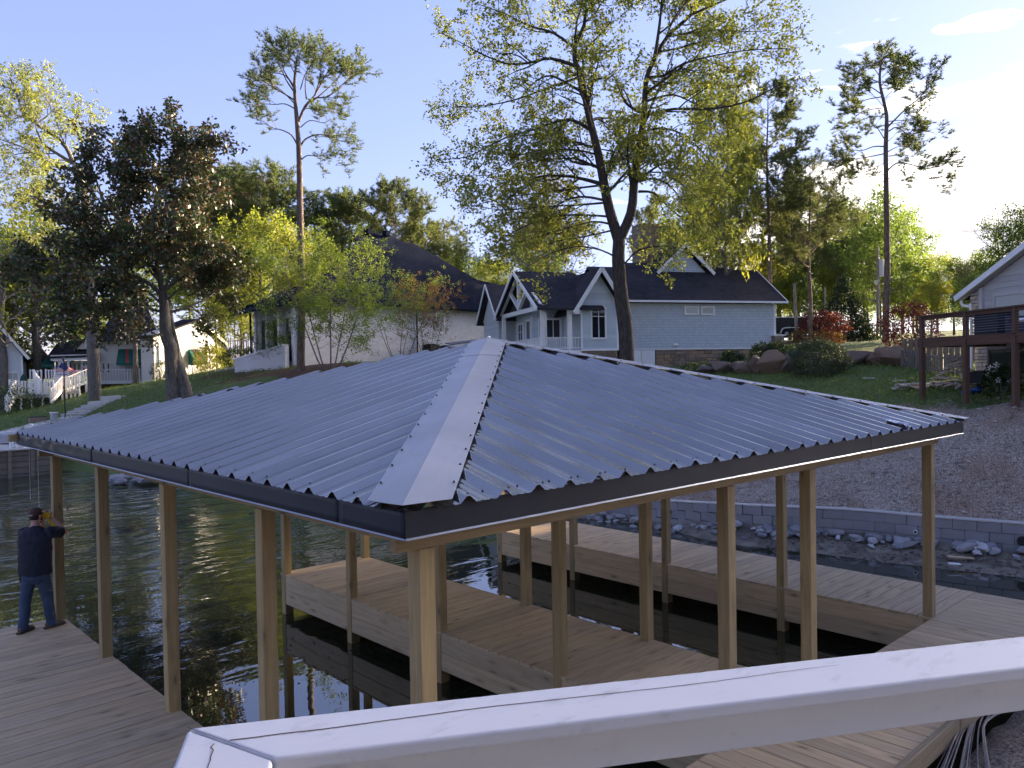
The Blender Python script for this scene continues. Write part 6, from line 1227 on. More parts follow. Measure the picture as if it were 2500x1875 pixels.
for i in range(9):
    mb = MB(); c_ = Vector((-.35+r_.uniform(-.15,.1), r_.uniform(-.3,.35), r_.uniform(.25,.85)))
    for k in range(5): a_ = k*1.256; t1 = Vector((-.02, math.cos(a_), math.sin(a_)))*.07; t2 = Vector((-.02, math.cos(a_+.6), math.sin(a_+.6)))*.07; mb.quad(c_, c_+t1, c_+(t1+t2)*.75, c_+t2)
    mb.build('blossom', whiteP, fp)
blob('dark_bush', 'dark leggy bush hanging before the lower window of the right house', 2445, 29.6, 1.2, 1.05, lBox, n=130, seed=88)
for lb, u, v, D_, w_ in (('flat grey paver lying at the fence foot', 2202, 896, 36, .9), ('flat paver on the lawn left of the deck posts', 2194, 922, 33.5, .9), ('thin pale paver on the lawn beside the boulder run', 2120, 893, 38, .7)):
    p = G(u, D_); o_ = put('paver', cbox(w_, .45, .06, conc, .01), None, p, (0,0,r_.uniform(0,1))); tag(o_, lb, 'paver')
# ---- trailer, poles, mailbox-like post, lights beyond the blue house
blk = NT('black_gloss').set(Base_Color=(.010,.011,.014), Roughness=.35).m
TP = at(1900, 800, 68); tz = gz(TP.x, TP.y); TP = Vector((TP.x, TP.y, tz)); tr_ = thing('cargo_trailer', 'black enclosed cargo trailer with white fenders behind the blue house', 'trailer', TP, R(-40)); vf = lambda v: at(1935, v, 66.5).z-tz
zt, zb2 = vf(774), vf(812); put('body', cbox(5.2,2.1,zt-zb2,blk,.04), tr_, (1.0,0,zb2)); put('top_trim', cbox(5.24,2.14,.08,trimW,.01), tr_, (1.0,0,zt))
for x in (.25, 1.15):
    mb = MB(); mb.tube([(x,-1.1,zb2-.05),(x,-.85,zb2-.05)], .34, 16); w_ = mb.build('wheel', rubM, tr_); mb = MB(); mb.tube([(x,-1.115,zb2-.05),(x,-1.09,zb2-.05)], .17, 12); mb.build('rim', steel, w_)
mb = MB(); mb.tube(sm([(-.25,-1.12,zb2),(-.1,-1.12,zb2+.33),(.25,-1.12,zb2+.42),(1.15,-1.12,zb2+.42),(1.5,-1.12,zb2+.33),(1.65,-1.12,zb2)]), .05, 6); mb.build('fender', trimW, tr_)
for a, b, c_, d_ in ((1.95,2.0,zb2+.1,zt-.15),(2.75,2.8,zb2+.1,zt-.15),(1.95,2.8,zt-.2,zt-.15)): mb = MB(); mb.box(a,b,-1.08,-1.05,c_,d_); mb.build('door_trim', trimW, tr_)
polM = bark('pole_wood', (.20,.17,.15), (.36,.31,.27), .6)
def pole(lb, u, vb, vt, D_, r, lean=0, extra=0, m=None):
    a = at(u, vb, D_); g0 = gz(a.x, a.y)-.3; t_ = at(u+lean, vt, D_); p_ = thing('utility_pole', lb, 'pole', (a.x, a.y, g0)); mb = MB(); tp_ = t_-Vector((a.x,a.y,g0)); mb.tube([(0,0,0), tp_*.5, tp_], [r, r*.9, r*.75], 9); mb.build('pole', m or polM, p_); return p_, tp_
pole('leaning pale wooden pole in front of the black trailer', 1946, 818, 692, 64, .13, -7); pole('thin tall pole with a pipe beside the crimson shrub', 1977, 824, 655, 62, .07, 0); pole('short pale pole with a guy wire behind the cedar', 2014, 745, 700, 70, .09)
p_, tp_ = pole('utility pole with a grey transformer can left of the lone pine', 2143, 822, 605, 68, .12)
mb = MB(); mb.tube([(.35,-.1,tp_.z-2.2),(.35,-.1,tp_.z-.9)], .27, 12); mb.build('transformer', trimW, p_); mb = MB(); mb.tube([(-.45,-.1,tp_.z-2.9),(-.45,-.1,tp_.z-2.55)], [.08,.16], 8); mb.build('street_lamp', trimW, p_); mb = MB(); mb.tube([(0,0,tp_.z-2.4),(-.45,-.1,tp_.z-2.5)], .03, 5); mb.build('lamp_arm', polM, p_)
pm = thing('pink_marker', 'small bright pink yard marker right of the stone pier', 'marker', G(1899, 50)); mb = MB(); mb.tube([(0,0,0),(0,0,.7)], .02, 5); mb.build('stake', steel, pm); put('flag', cbox(.3,.02,.35, simple('pink', (.75,.12,.14), .6)), pm, (.1,0,.6))
# ---- flags
def flagmat():
    t = NT('flag_cloth'); sx = t.N.new('ShaderNodeSeparateXYZ'); t.L.new(t.tc.outputs['Object'], sx.inputs[0])
    # local x along the fly 0..1.9, z down the hoist 0..1
    st = t.math('LESS_THAN', t.math('FRACT', t.math('MULTIPLY', sx.outputs[2], 6.5)), .5); c = t.mix(st, (.62,.60,.60), (.36,.03,.05)); cn = t.math('MULTIPLY', t.math('LESS_THAN', sx.outputs[0], .76), t.math('GREATER_THAN', sx.outputs[2], .46))
    c = t.mix(cn, c, (.02,.03,.13)); t.set(Base_Color=c, Roughness=.8); return t.m
fm_ = flagmat()
def flag(lb, u, vtop, D_, size, base_z=None, tilt=50, rz=0.0, flip=1):
    p = at(u, vtop, D_); g0 = gz(p.x, p.y) if base_z is None else base_z; f_ = thing('flag', lb, 'flag', (p.x, p.y, g0), rz); h = p.z-g0
    mb = MB(); mb.tube([(0,0,0),(0,0,h)], .035, 6); mb.build('flagpole', whiteP, f_)
    mb = MB(); nx_, nz_ = 14, 8; vs = []
    for i in range(nx_+1):
        for j in range(nz_+1): x = i/nx_*1.7; z = j/nz_; vs.append((x, .10*math.sin(x*5+z*2)*(.2+x*.5), z))
    mb.add(vs, [(i*(nz_+1)+j, (i+1)*(nz_+1)+j, (i+1)*(nz_+1)+j+1, i*(nz_+1)+j+1) for i in range(nx_) for j in range(nz_)]); o_ = mb.build('cloth', fm_, f_, True); o_.location = (0,0,h-.05); o_.scale = (size, size, size); o_.rotation_euler = (0, R(tilt), 0)
    o_.location = Vector((-math.sin(R(tilt))*size*0, 0, h-size*math.cos(R(tilt)))); md = o_.modifiers.new('thickness', 'SOLIDIFY'); md.thickness = .004
flag('striped flag on a pole before the wood, left of the brick ramp', 611, 808, 72, 1.15, None, 60, -.3); flag('striped flag on the white deck before the far porch, left one', 134, 885, 76, .85, None, 35, -.3); flag('striped flag hanging at the white porch beam, right one', 200, 880, 79, .8, None, 40, -.3)
# ---- lake side at the left: timber wall, dock, white chairs, bin, lamp
tw = thing('timber_seawall', 'weathered timber seawall of stacked planks at the far left shore', 'wall', at(50, 1141, 44)); P0 = tw.location.copy(); twm = wood('seawall_wood', (.13,.11,.09), (.24,.21,.18), 0); a = at(-160, 1141, 43.5); b = at(128, 1135, 44.5); tzw = .5; L_ = (b-a).xy.length; an = math.atan2((b-a).y, (b-a).x)
for k in range(5): put('plank', cbox(L_, .12, .26, twm, .01), tw, ((a.x+b.x)/2-P0.x, (a.y+b.y)/2-P0.y, tzw-.28*(k+1)-P0.z), (0,0,an))
put('cap_board', cbox(L_, .5, .06, conc), tw, ((a.x+b.x)/2-P0.x, (a.y+b.y)/2-P0.y, tzw-P0.z), (0,0,an)); 
for k in range(6): q = a.lerp(b, k/5); put('wall_pile', cbox(.16,.16,1.6, twm), tw, (q.x-P0.x+.05, q.y-P0.y-.14, -1.1-P0.z), (0,0,an))
pt = thing('lake_patio', 'flat concrete lakeside patio that the white chairs stand on', 'patio', at(60,1070,48)); P0 = pt.location.copy(); mb = MB(); q = [at(-200,1095,45.2), at(135,1090,45.5), at(215,1050,52), at(-200,1050,52)]; mb.slab([Vector((z_.x,z_.y,.48))-P0 for z_ in q], (0,0,-.35)); mb.build('slab', conc, pt)
def chair(lb, u, v, D_, rz, g=None):
    p = at(u, v, D_); c_ = thing('adirondack_chair', lb, 'chair', (p.x, p.y, .48), rz, g)
    for i in range(6): put('back_slat', cbox(.085,.02,.85-abs(i-2.5)*.05, whiteP), c_, (-.27+i*.105, .32, .30), (R(-24),0,0))
    for i in range(5): put('seat_slat', cbox(.62,.09,.02, whiteP), c_, (0,-.25+i*.12,.36-i*.03))
    for s1 in (-1,1): put('armrest', cbox(.12,.72,.025, whiteP), c_, (s1*.37,0,.56)); put('leg', cbox(.04,.09,.56, whiteP), c_, (s1*.36,-.28,0)); put('leg', cbox(.04,.09,.4, whiteP), c_, (s1*.36,.28,0))
    return c_
chair('white adirondack chair with a high pale back, nearest the roof corner', 66, 1052, 46.3, R(200)); chair('second white adirondack chair, right and behind the first', 86, 1048, 48.5, R(150)); chair('low white lounge chair left of the adirondack pair', 44, 1058, 46.0, R(250))
bt = thing('covered_boat', 'low grey covered boat on the patio at the left edge', 'boat', (at(28,1045,49).x, at(28,1045,49).y, .48), R(-14)); mb = MB(); mb.prism([(-1.6,.1),(1.0,.1),(1.4,.35),(.8,.45),(-1.4,.42),(-1.8,.3)], -.5, .5, 1); mb.build('hull', simple('boat_grey', (.34,.35,.37), .5), bt); mb = MB(); mb.prism([(-1.4,.44),(.9,.46),(.4,.62),(-1.0,.6)], -.4, .4, 1); mb.build('cover', simple('boat_cover', (.52,.54,.60), .6), bt)
bn_ = thing('waste_bin', 'grey ribbed waste bin on the concrete walk', 'bin', G(129, 55, .1)); mb = MB(); mb.tube([(0,0,0),(0,0,.5)], [.2,.22], 14); mb.build('body', simple('bin_grey', (.33,.35,.36), .5), bn_); mb = MB(); mb.tube([(0,0,.5),(0,0,.54)], .24, 14); mb.build('lid', trimW, bn_)
b3_ = thing('planter_box', 'low brown planter box on the walk behind the white chairs', 'planter', G(88, 56, .1)); put('box', cbox(.9,.4,.28, simple('planter_brown', (.22,.17,.13), .8)), b3_); put('rim', cbox(.96,.44,.03, rubM), b3_, (0,0,.28))
lp = thing('yard_lamp', 'thin dark lamp post at the foot of the garden steps', 'lamp post', G(156, 56)); mb = MB(); mb.tube([(0,0,0),(0,0,3.6)], .035, 6); mb.build('post', screwM, lp); mb = MB(); mb.tube([(0,0,3.6),(0,0,3.85)], [.1,.03], 8); mb.build('lamp_head', screwM, lp)
hk = thing('shepherd_hook', 'thin black shepherd hook stuck in the left lawn', 'hook', G(512, 66)); mb = MB(); mb.tube(sm([(0,0,0),(0,0,1.7),(-.08,0,1.95),(-.25,0,1.95),(-.3,0,1.8)]), .02, 5); mb.build('hook', screwM, hk)
fr = [((50,1100),(66,1166)),((98,1102),(106,1240))]
for i, ((u0, v0), (u1, v1)) in enumerate(fr):
    a = at(u0, v0, 17.2); b = at(u1, v1, 14.6+i*.2); l_ = thing('hanging_line', ('left' if i == 0 else 'right')+' thin cord hanging from the far left eave over the water', 'cord', (a.x,a.y,a.z)); mb = MB(); mb.tube([Vector((0,0,0)), Vector((0,0,-.9-i*.6))], .002, 4); mb.build('cord', trimW, l_)
    l_.location = Vector((RX0+.12, RY1-.25-i*.55, 2.8))
# ---- leftovers on the roof and on the mud
mb = MB(); r_ = random.Random(3); vs = []
for i in range(7):
    for j in range(7): vs.append((-.16+i*.053, -.13+j*.045, .02+.03*abs(math.sin(i*1.3+j*.9))+r_.uniform(0,.015)))
mb.add(vs, [(i*7+j, (i+1)*7+j, (i+1)*7+j+1, i*7+j+1) for i in range(6) for j in range(6)]); q = at(2189, 1037, 1); d = ray(2189, 1037)
tt = next(t for t in [i*.01 for i in range(500, 2500)] if (Vector(CAM)+d*t).z <= plane_z((Vector(CAM)+d*t).x, (Vector(CAM)+d*t).y)+.02); q = Vector(CAM)+d*tt
o_ = mb.build('crumpled_plastic', simple('clear_wrap', (.5,.5,.56), .3), None, loc=(q.x, q.y, q.z-.01), rot=(R(14), 0, .3)); tag(o_, 'crumpled piece of white plastic film on the right corner of the metal roof', 'plastic film')
for lb, u, v, w_, h_, m_ in (('short pale board end lying on the mud bank', 2345, 1370, .55, .12, deckX), ('white scrap on the mud below the pale board end', 2330, 1380, .25, .10, whiteP), ('white scrap at the foot of the block wall', 2230, 1332, .12, .08, whiteP)):
    q = atz(u, v, -.68); o_ = put('scrap', cbox(w_, h_, .03, m_, .004), None, (q.x, q.y, max(gz(q.x,q.y), -.72)+.03), (0,.05,R(-55))); tag(o_, lb, 'scrap')
# litter and chips on the bare soil; loose straw and roots on the near bank; twigs floating
def scatter(name, pts, size, m, lb, cat, kind='stuff', seed=1, flat=.2):
    rg = np.random.default_rng(seed); P = np.array(pts); n = len(P); a = rg.uniform(0, 6.28, n); L_ = rg.uniform(.3, 1, n)**2*size; W_ = L_*rg.uniform(.25, .8, n); tl = rg.uniform(-.35, .35, n); c_, s_2 = np.cos(a), np.sin(a)
    ax = np.stack([c_, s_2, tl], 1); ay = np.stack([-s_2, c_, rg.uniform(-.3, .3, n)], 1); V = []; 
    th_ = np.array([0, 0, 1])[None]*(L_*flat)[:, None]
    b_ = [P-ax*L_[:, None]/2-ay*W_[:, None]/2, P+ax*L_[:, None]/2-ay*W_[:, None]/2*.6, P+ax*L_[:, None]/2+ay*W_[:, None]/2, P-ax*L_[:, None]/2*.8+ay*W_[:, None]/2]
    V = np.stack(b_+[q+th_ for q in b_], 1).reshape(-1, 3); F = []
    base = np.arange(n)*8; quads = [(4,5,6,7),(0,1,5,4),(1,2,6,5),(2,3,7,6),(3,0,4,7)]
    Fq = np.concatenate([np.stack([base+i for i in q], 1) for q in quads]); m2 = bpy.data.meshes.new(name); m2.from_pydata(V.tolist(), [], Fq.tolist()); m2.materials.append(m); o_ = put(name, m2); o_['label'] = lb; o_['category'] = cat; o_['kind'] = kind; return o_
rg = np.random.default_rng(8); pts = []
while len(pts) < 9000:
    u = rg.uniform(1400, 2620); v = rg.uniform(1015, 1290); D_ = 21.5+(1290-v)/275*9+rg.uniform(-1, 1); p = at(u, 900, D_)
    i = float(np.interp(p.y, [-6, .9, 2.6, 4.4, 7.1, 12.3, 16], [18.6, 17.65, 17.25, 16.92, 15.7, 15.5, 14.8]))
    if p.x > i+.3 and D_ < 29.5: pts.append((p.x, p.y, 0))
P = np.array(pts); P[:, 2] = gzn(P[:, 0], P[:, 1])+.012
chM = simple('wood_chip', (.26,.21,.17), .9, var=.5, scale=9); scatter('wood_chips', P[:6800], .085, chM, 'brown bark and wood chips littering the bare soil above the block wall', 'debris')
scatter('pale_chips', P[7600:], .11, simple('pale_chip', (.48,.44,.40), .85), 'pale stone and wood chips on the bare soil above the block wall', 'debris', seed=4)
pts = [];
while len(pts) < 1400:
    x, y = rg.uniform(14.2, 17.6), rg.uniform(-3, 6); 
    i = float(np.interp(y, [-6, .9, 2.6, 4.4, 7.1, 12.3, 16], [18.6, 17.65, 17.25, 16.92, 15.7, 15.5, 14.8]))
    z = gz(x, y)
    if x < i-.1 and z > WL-.03: pts.append((x, y, min(z, -.52-.16*(i-x))+.01))
if pts: scatter('mud_debris', pts, .10, simple('mud_bits', (.12,.10,.08), .8, var=.4), 'dark twigs and leaf litter stranded on the mud bank', 'debris', seed=5)
# grass blades on the near lawn at the right and tufts on the left lawn
gb = leaf('grass_blade', (.075,.13,.035), (.17,.22,.07), .3, clump=.5); pts = []
while len(pts) < 15000:
    u = rg.uniform(1600, 2620); D_ = rg.uniform(28.5, 43); p = at(u, 900, D_); pts.append((p.x, p.y, 0))
P = np.array(pts); P[:, 2] = gzn(P[:, 0], P[:, 1])-.01
o_ = leaves('grass', gb, None, P, 3, .12, (.14,.016), 6, droop=-1.3); tag(o_, 'rough tufty grass on the right lawn below the boulders', 'grass', kind='stuff')
pts = []
while len(pts) < 9000:
    u = rg.uniform(-20, 720); D_ = rg.uniform(52, 74); p = at(u, 900, D_); pts.append((p.x, p.y, 0))
P = np.array(pts); P[:, 2] = gzn(P[:, 0], P[:, 1])-.02; P = P[P[:, 2] > .3]
o_ = leaves('grass', gb, None, P, 3, .2, (.12,.02), 7, droop=-1.2); tag(o_, 'short mown grass on the sloping left lawn', 'grass', kind='stuff')
# near bank: bleached roots and straw beside the curb timbers
rtM = simple('bleached_root', (.22,.195,.17), .85, var=.3, scale=12)
A_ = atz(2290, 1870, -.3); B_ = atz(2390, 1760, -.3); bd = thing('root_bundle', 'bundle of bleached roots lying on the bare bank, bottom right', 'roots', A_)
for i in range(17):
    w_ = r_.gauss(0, .13); q0 = Vector((-.25, -.30, .05)); q1 = B_-A_+Vector((.1, .05, .08)); n_ = Vector((.7, -.7, 0)); pp = [q0+n_*w_*1.6, q0.lerp(q1, .35)+n_*w_+Vector((0,0,.10+r_.uniform(-.03,.05))), q0.lerp(q1, .7)+n_*w_*.8+Vector((0,0,.08)), q1+n_*w_*2+Vector((r_.uniform(-.1,.25), r_.uniform(-.1,.1), 0))]
    mb = MB(); mb.tube(sm(pp), r_.choice((.003,.005,.008,.012)), 5); mb.build('root', rtM, bd)
r_b = [(float(x), float(y), 0.0) for x, y in zip(rg.uniform(4, 13, 2500), rg.uniform(-6, -1.6, 2500))]; P = np.array(r_b); P[:, 2] = gzn(P[:, 0], P[:, 1])+.008
scatter('bank_litter', P, .07, simple('bank_bits', (.17,.14,.115), .9, var=.5, scale=9), 'small dry leaf and soil litter on the near bank', 'debris', seed=9)
P = np.array([(float(x), float(y), WL+.004) for x, y in zip(rg.uniform(.2, 9.3, 900), rg.uniform(.5, 13, 900))]); scatter('floating_twigs', P, .06, simple('twig_float', (.10,.085,.07), .8), 'bits of leaf and twig floating in the still slips', 'debris', seed=12, flat=.05)
# ---------------------------------------------------------------- the man on the left dock
MP = Vector((-.50, 9.44, 0)); va = math.atan2(MP.y-CAM[1], MP.x-CAM[0]); man = thing('person', 'man in dark navy t-shirt, jeans and brown cap working at the far left post', 'person', MP, va-math.pi/2)
# local x = to the right in the picture, y = away from the viewer
def ring(mb, pts, seg=14):
    """pts: (centre, rx, ry, yaw); closed elliptical loft"""
    o = len(mb.v); k = len(pts)
    for i, (c_, rx, ry, yw) in enumerate(pts):
        c_ = Vector(c_); a = Vector(pts[max(i-1,0)][0]); b = Vector(pts[min(i+1,k-1)][0]); d = (b-a).normalized(); X_ = Vector((math.cos(yw), math.sin(yw), 0)); X_ = (X_-d*X_.dot(d)).normalized(); Y_ = d.cross(X_)
        for j in range(seg): t = 2*math.pi*j/seg; mb.v.append(tuple(c_+X_*rx*math.cos(t)+Y_*ry*math.sin(t)))
    for i in range(k-1):
        for j in range(seg): mb.f.append((o+i*seg+j, o+i*seg+(j+1)%seg, o+(i+1)*seg+(j+1)%seg, o+(i+1)*seg+j)); mb.m.append(0)
    mb.f.append(tuple(o+j for j in range(seg))[::-1]); mb.f.append(tuple(o+(k-1)*seg+j for j in range(seg))); mb.m += [0,0]
def body(name, mb, m, vox=.012, smo=4, par=None):
    o_ = mb.build(name, m, par or man, True); md = o_.modifiers.new('join', 'REMESH'); md.mode = 'VOXEL'; md.voxel_size = vox; md.use_smooth_shade = True; ms = o_.modifiers.new('soft', 'SMOOTH'); ms.iterations = smo; ms.factor = .5; return o_
skin = NT('skin').set(Base_Color=(.36,.20,.14), Roughness=.55).m; YW = R(-30)
fw = Vector((math.sin(R(35)), math.cos(R(35)), 0)); rt_ = Vector((math.cos(R(35)), -math.sin(R(35)), 0))
hipc = Vector((.03, 0, .93)); shc = Vector((.035, .03, 1.50)); shR = shc+rt_*.215+Vector((0,0,.0)); shL = shc-rt_*.215
elR = Vector((.44, .06, 1.455)); haR = Vector((.275, .20, 1.665)); elL = shL+fw*.25+rt_*.15+Vector((0,0,-.10)); haL = Vector((.14, .27, 1.655))
hd = Vector((.045, .10, 1.74))
b_ = MB()
ring(b_, [(hipc+Vector((0,0,-.02)), .17, .12, YW), (hipc+Vector((0,0,.15)), .165, .12, YW), (shc+Vector((0,0,-.2)), .19, .125, YW), (shc+Vector((0,0,-.04)), .19, .11, YW), (shc+Vector((0,.01,.05)), .09, .08, YW), (shc+Vector((.005,.03,.12)), .062, .062, YW), (hd+Vector((0,-.01,-.04)), .06, .07, YW)])
ring(b_, [(hd+fw*.015+Vector((0,0,-.12)), .04, .045, YW), (hd+fw*.015+Vector((0,0,-.08)), .066, .085, YW), (hd+Vector((0,0,-.01)), .075, .098, YW), (hd+Vector((0,0,.06)), .076, .098, YW), (hd+Vector((0,0,.105)), .05, .07, YW)])
ring(b_, [(hd+fw*.09+Vector((0,0,.01)), .012, .012, 0), (hd+fw*.118+Vector((0,0,-.022)), .017, .014, 0), (hd+fw*.09+Vector((0,0,-.035)), .012, .01, 0)], 8)
for s1 in (-1, 1): ring(b_, [(hd+rt_*s1*.074-fw*.005+Vector((0,0,-.04)), .008, .014, YW), (hd+rt_*s1*.083-fw*.012+Vector((0,0,-.01)), .009, .02, YW), (hd+rt_*s1*.08-fw*.012+Vector((0,0,.02)), .008, .014, YW)], 8)
for sh, el, ha in ((shR, elR, haR), (shL, elL, haL)):
    m1 = sh.lerp(el, .5); m2 = el.lerp(ha, .35); ring(b_, [(sh, .06, .06, 0), (m1, .056, .056, 0), (el, .045, .045, 0), (m2, .047, .045, 0), (el.lerp(ha, .85), .03, .034, 0), (ha, .03, .036, 0)], 12)
    d = (ha-el).normalized(); sd = d.cross(fw).normalized(); ring(b_, [(ha, .022, .040, 0), (ha+d*.05, .018, .044, 0), (ha+d*.09, .016, .042, 0)], 10)
    for k in range(4):
        r0 = ha+d*.085+sd*(-.030+k*.020); L1 = (.036,.042,.040,.030)[k]; c1 = r0+d*L1+fw*.008; c2 = c1+(d*.3+rt_*(.7 if sh is shL else -.7)+fw*.2).normalized()*L1*.8; ring(b_, [(r0, .0095, .0095, 0), (c1, .009, .009, 0), (c2, .0085, .0085, 0), (c2+(c2-c1)*.35-d*.01, .007, .007, 0)], 8)
    tbm = ha+d*.03-sd*.035; ring(b_, [(tbm, .013, .013, 0), (tbm-sd*.02+d*.03, .011, .011, 0), (tbm-sd*.015+d*.06, .009, .009, 0)], 8)
fL = Vector((-.155, -.02, 0)); fR = Vector((.215, .03, 0))
for ft, sx_ in ((fL, -1), (fR, 1)): h9 = hipc+rt_*.095*sx_+Vector((0,0,-.06)); k9 = Vector((h9.x*.5+ft.x*.5+.012*sx_, h9.y*.5+ft.y*.5+.03, .52)); ring(b_, [(h9+Vector((0,0,.02)), .08, .085, 0), (h9.lerp(k9, .4), .075, .08, 0), (k9, .052, .056, 0), (k9.lerp(ft, .45)+Vector((0,-.012,0)), .048, .052, 0), (ft+Vector((0,0,.06)), .033, .038, 0)], 12)
body('body', b_, skin, .0075, 3)
shirt = simple('navy_shirt', (.012,.015,.028), .85, var=.2, scale=20, bump=.1); s1_ = MB()
ring(s1_, [(hipc+Vector((-.01,-.01,-.06)), .245, .175, YW), (hipc+Vector((-.01,-.01,.04)), .245, .18, YW), (hipc+Vector((-.01,0,.2)), .24, .175, YW), (shc+Vector((-.005,-.01,-.25)), .245, .175, YW), (shc+Vector((-.01,-.01,-.12)), .25, .16, YW), (shc+Vector((-.01,0,-.02)), .235, .13, YW), (shc+Vector((0,0,.05)), .15, .10, YW), (shc+Vector((.0,.015,.085)), .075, .075, YW)], 20)
for sh, el in ((shR, elR), (shL, elL)): ring(s1_, [(sh-(el-sh)*.1+Vector((0,0,-.03)), .085, .085, 0), (sh+(el-sh)*.15, .098, .095, 0), (sh.lerp(el, .5), .092, .088, 0), (sh.lerp(el, .78)+Vector((0,0,-.012)), .088, .082, 0)], 14)
so_ = body('shirt', s1_, shirt, .011, 5); tx = bpy.data.textures.new('folds', 'CLOUDS'); tx.noise_scale = .09; dm_ = so_.modifiers.new('folds', 'DISPLACE'); dm_.texture = tx; dm_.strength = .022; dm_.mid_level = .5
t = NT('denim'); v = t.map(); c = t.mix(t.noise(v, 5, 5), (.016,.034,.075), (.05,.082,.145)); c = t.mix(t.math('MULTIPLY', t.noise(v, 90, 2), .4), c, (.02,.03,.06)); t.set(Base_Color=c, Roughness=.9); jean = t.m
j_ = MB(); ring(j_, [(hipc+Vector((0,0,.05)), .195, .145, YW), (hipc+Vector((0,-.01,-.04)), .2, .155, YW), (hipc+Vector((0,-.015,-.12)), .195, .15, YW), (hipc+Vector((0,0,-.19)), .15, .10, YW)], 18)
for ft, sx_ in ((fL, -1), (fR, 1)):
    h0 = hipc+rt_*.095*sx_+Vector((0,0,-.06)); kn = Vector((h0.x*.5+ft.x*.5+.012*sx_, h0.y*.5+ft.y*.5+.03, .52)); ring(j_, [(h0, .11, .12, 0), (h0.lerp(kn, .4), .105, .112, 0), (kn, .083, .088, 0), (kn.lerp(ft, .45)+Vector((0,-.012,0)), .078, .084, 0), (ft+Vector((0,0,.13)), .072, .08, 0), (ft+Vector((0,0,.045)), .078, .088, 0)], 14)
jo = body('jeans', j_, jean, .010, 4); dm_ = jo.modifiers.new('folds', 'DISPLACE'); dm_.texture = tx; dm_.strength = .018; dm_.mid_level = .5
shoeM = simple('tan_boot', (.16,.105,.075), .8); soleM = simple('boot_sole', (.06,.045,.035), .8)
for ft, yw in ((fL, R(42)), (fR, R(62))):
    dd_ = Vector((math.sin(yw), math.cos(yw), 0)); k_ = MB(); ring(k_, [(ft-dd_*.085+Vector((0,0,.05)), .030, .035, 0), (ft-dd_*.06+Vector((0,0,.058)), .045, .048, 0), (ft+dd_*.03+Vector((0,0,.058)), .046, .048, 0), (ft+dd_*.12+Vector((0,0,.045)), .05, .036, 0), (ft+dd_*.20+Vector((0,0,.038)), .036, .026, 0)], 12); ring(k_, [(ft+Vector((0,0,.05)), .048, .055, 0), (ft+Vector((0,0,.13)), .045, .05, 0)], 12); sh_ = body('shoe', k_, shoeM, .008, 3)
    mb = MB(); n_ = Vector((-dd_.y, dd_.x, 0)); ol = [ft-dd_*.12, ft-dd_*.10+n_*.042, ft+dd_*.05+n_*.046, ft+dd_*.16+n_*.048, ft+dd_*.235, ft+dd_*.16-n_*.048, ft+dd_*.05-n_*.046, ft-dd_*.10-n_*.042]; mb.prism([(p.x,p.y) for p in ol], .001, .024, 2); mb.build('sole', soleM, sh_)
capB = simple('brown_cap', (.085,.042,.032), .85); c_ = MB(); ring(c_, [(hd+Vector((0,0,.012))-fw*.01, .088, .110, YW), (hd+Vector((0,0,.06))-fw*.006, .091, .112, YW), (hd+Vector((0,0,.105)), .075, .092, YW), (hd+Vector((0,0,.13)), .035, .045, YW)], 16); co = body('cap', c_, capB, .008, 3)
mb = MB(); br_ = [hd+fw*.085+rt_*x_*.07+fw*(.085*(1-x_*x_))*q_+Vector((0,0,.028-.012*x_*x_)) for q_ in (0,1) for x_ in (-1,-.5,0,.5,1)]; mb.slab([br_[i] for i in (0,1,2,3,4,9,8,7,6,5)], (0,0,.006)); mb.build('cap_brim', capB, co)
mb = MB(); mb.slab([hd-fw*.114+rt_*x_*.03+Vector((0,0,z_)) for x_, z_ in ((-1,.018),(1,.018),(1,.040),(-1,.040))], -fw*.004); mb.build('cap_badge', simple('badge_tan', (.30,.27,.24), .8), co)
hb = MB(); ring(hb, [(hd-fw*.03+Vector((0,0,-.055)), .066, .07, YW), (hd-fw*.022+Vector((0,0,.02)), .079, .096, YW)], 14); hb.build('hair', simple('dark_hair', (.025,.017,.013), .8), man, True)
gb_ = MB(); ring(gb_, [(hd+fw*.055+Vector((0,0,-.125)), .035, .04, YW), (hd+fw*.045+Vector((0,0,-.085)), .062, .068, YW), (hd+fw*.03+Vector((0,0,-.045)), .073, .078, YW)], 14); gb_.build('beard', simple('dark_beard', (.035,.022,.016), .85), man, True)
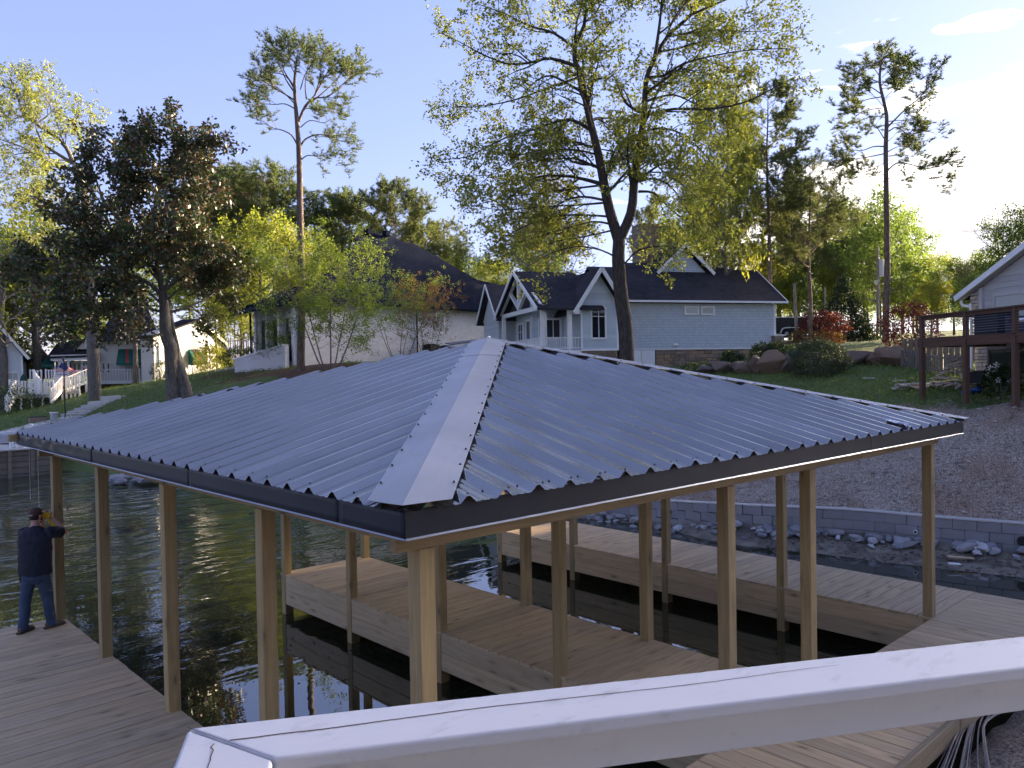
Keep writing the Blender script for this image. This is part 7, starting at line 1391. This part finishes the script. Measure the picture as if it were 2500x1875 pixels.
mb = MB(); pc_ = hipc-rt_*.2-fw*.02; mb.box(pc_.x-.045, pc_.x+.03, pc_.y-.05, pc_.y+.05, .76, .98); o_ = mb.build('belt_pouch', simple('pouch', (.02,.016,.015), .7), man); mb = MB(); mb.box(pc_.x-.035, pc_.x+.02, pc_.y-.04, pc_.y+.04, .70, .77); mb.build('pouch_tool', simple('tool_red', (.14,.045,.03), .6), o_)
# the yellow tool he holds against the post
yl = simple('tool_yellow', (.68,.42,.02), .45); p_w = man.matrix_basis if False else None
tl = thing('power_tool', 'yellow hand tool with a yellow handle held against the post', 'tool', MP+Matrix.Rotation(va-math.pi/2, 3, 'Z')@(haR+Vector((-.05,.02,.02))), va-math.pi/2)
mb = MB(); mb.bar((-.11,.04,.045), (.02,-.02,.03), .07, .075); mb.build('body', yl, tl); mb = MB(); mb.tube([(-.03,0,.0),(.03,-.02,-.10),(.10,-.03,-.20)], [.024,.022,.030], 8); mb.build('grip', yl, tl); mb = MB(); mb.bar((.085,-.03,-.19), (.15,-.04,-.26), .05, .07); mb.build('battery', yl, tl); mb = MB(); mb.tube([(-.11,.04,.045),(-.16,.06,.055)], .016, 8); mb.build('chuck', screwM, tl)

# ---------------------------------------------------------------- the house the picture is taken from, behind the viewer
vh = thing('viewer_house', 'taupe sided house wall and porch roof behind the deck the picture is taken from', 'house', (-6.2, -7.2, 0), R(-30+180+0))
mb = MB(); mb.box(-9, 9, 0, 6, -.5, 7.5); vw = mb.build('wall', greyS, vh); siding([(-9,-.4),(9,-.4),(9,7.4),(-9,7.4)], greyS, vw, lambda h, o, z: (h, -o, z), .2, joined=True)
mb = MB(); mb.slab([(-9.5,-.8,7.3),(9.5,-.8,7.3),(9.5,3,9.5),(-9.5,3,9.5)], (0,0,-.15)); mb.build('roof', shG, vh)
window(vh, -2.4, -.6, 2.6, 4.7, -.03, 2); window(vh, 1.6, 3.4, 3.2, 4.7, -.03, 2)
mb = MB(); mb.box(-7, -.92, -5.12, -.03, 2.20, 2.32); mb.build('deck_floor', greyS, vh)
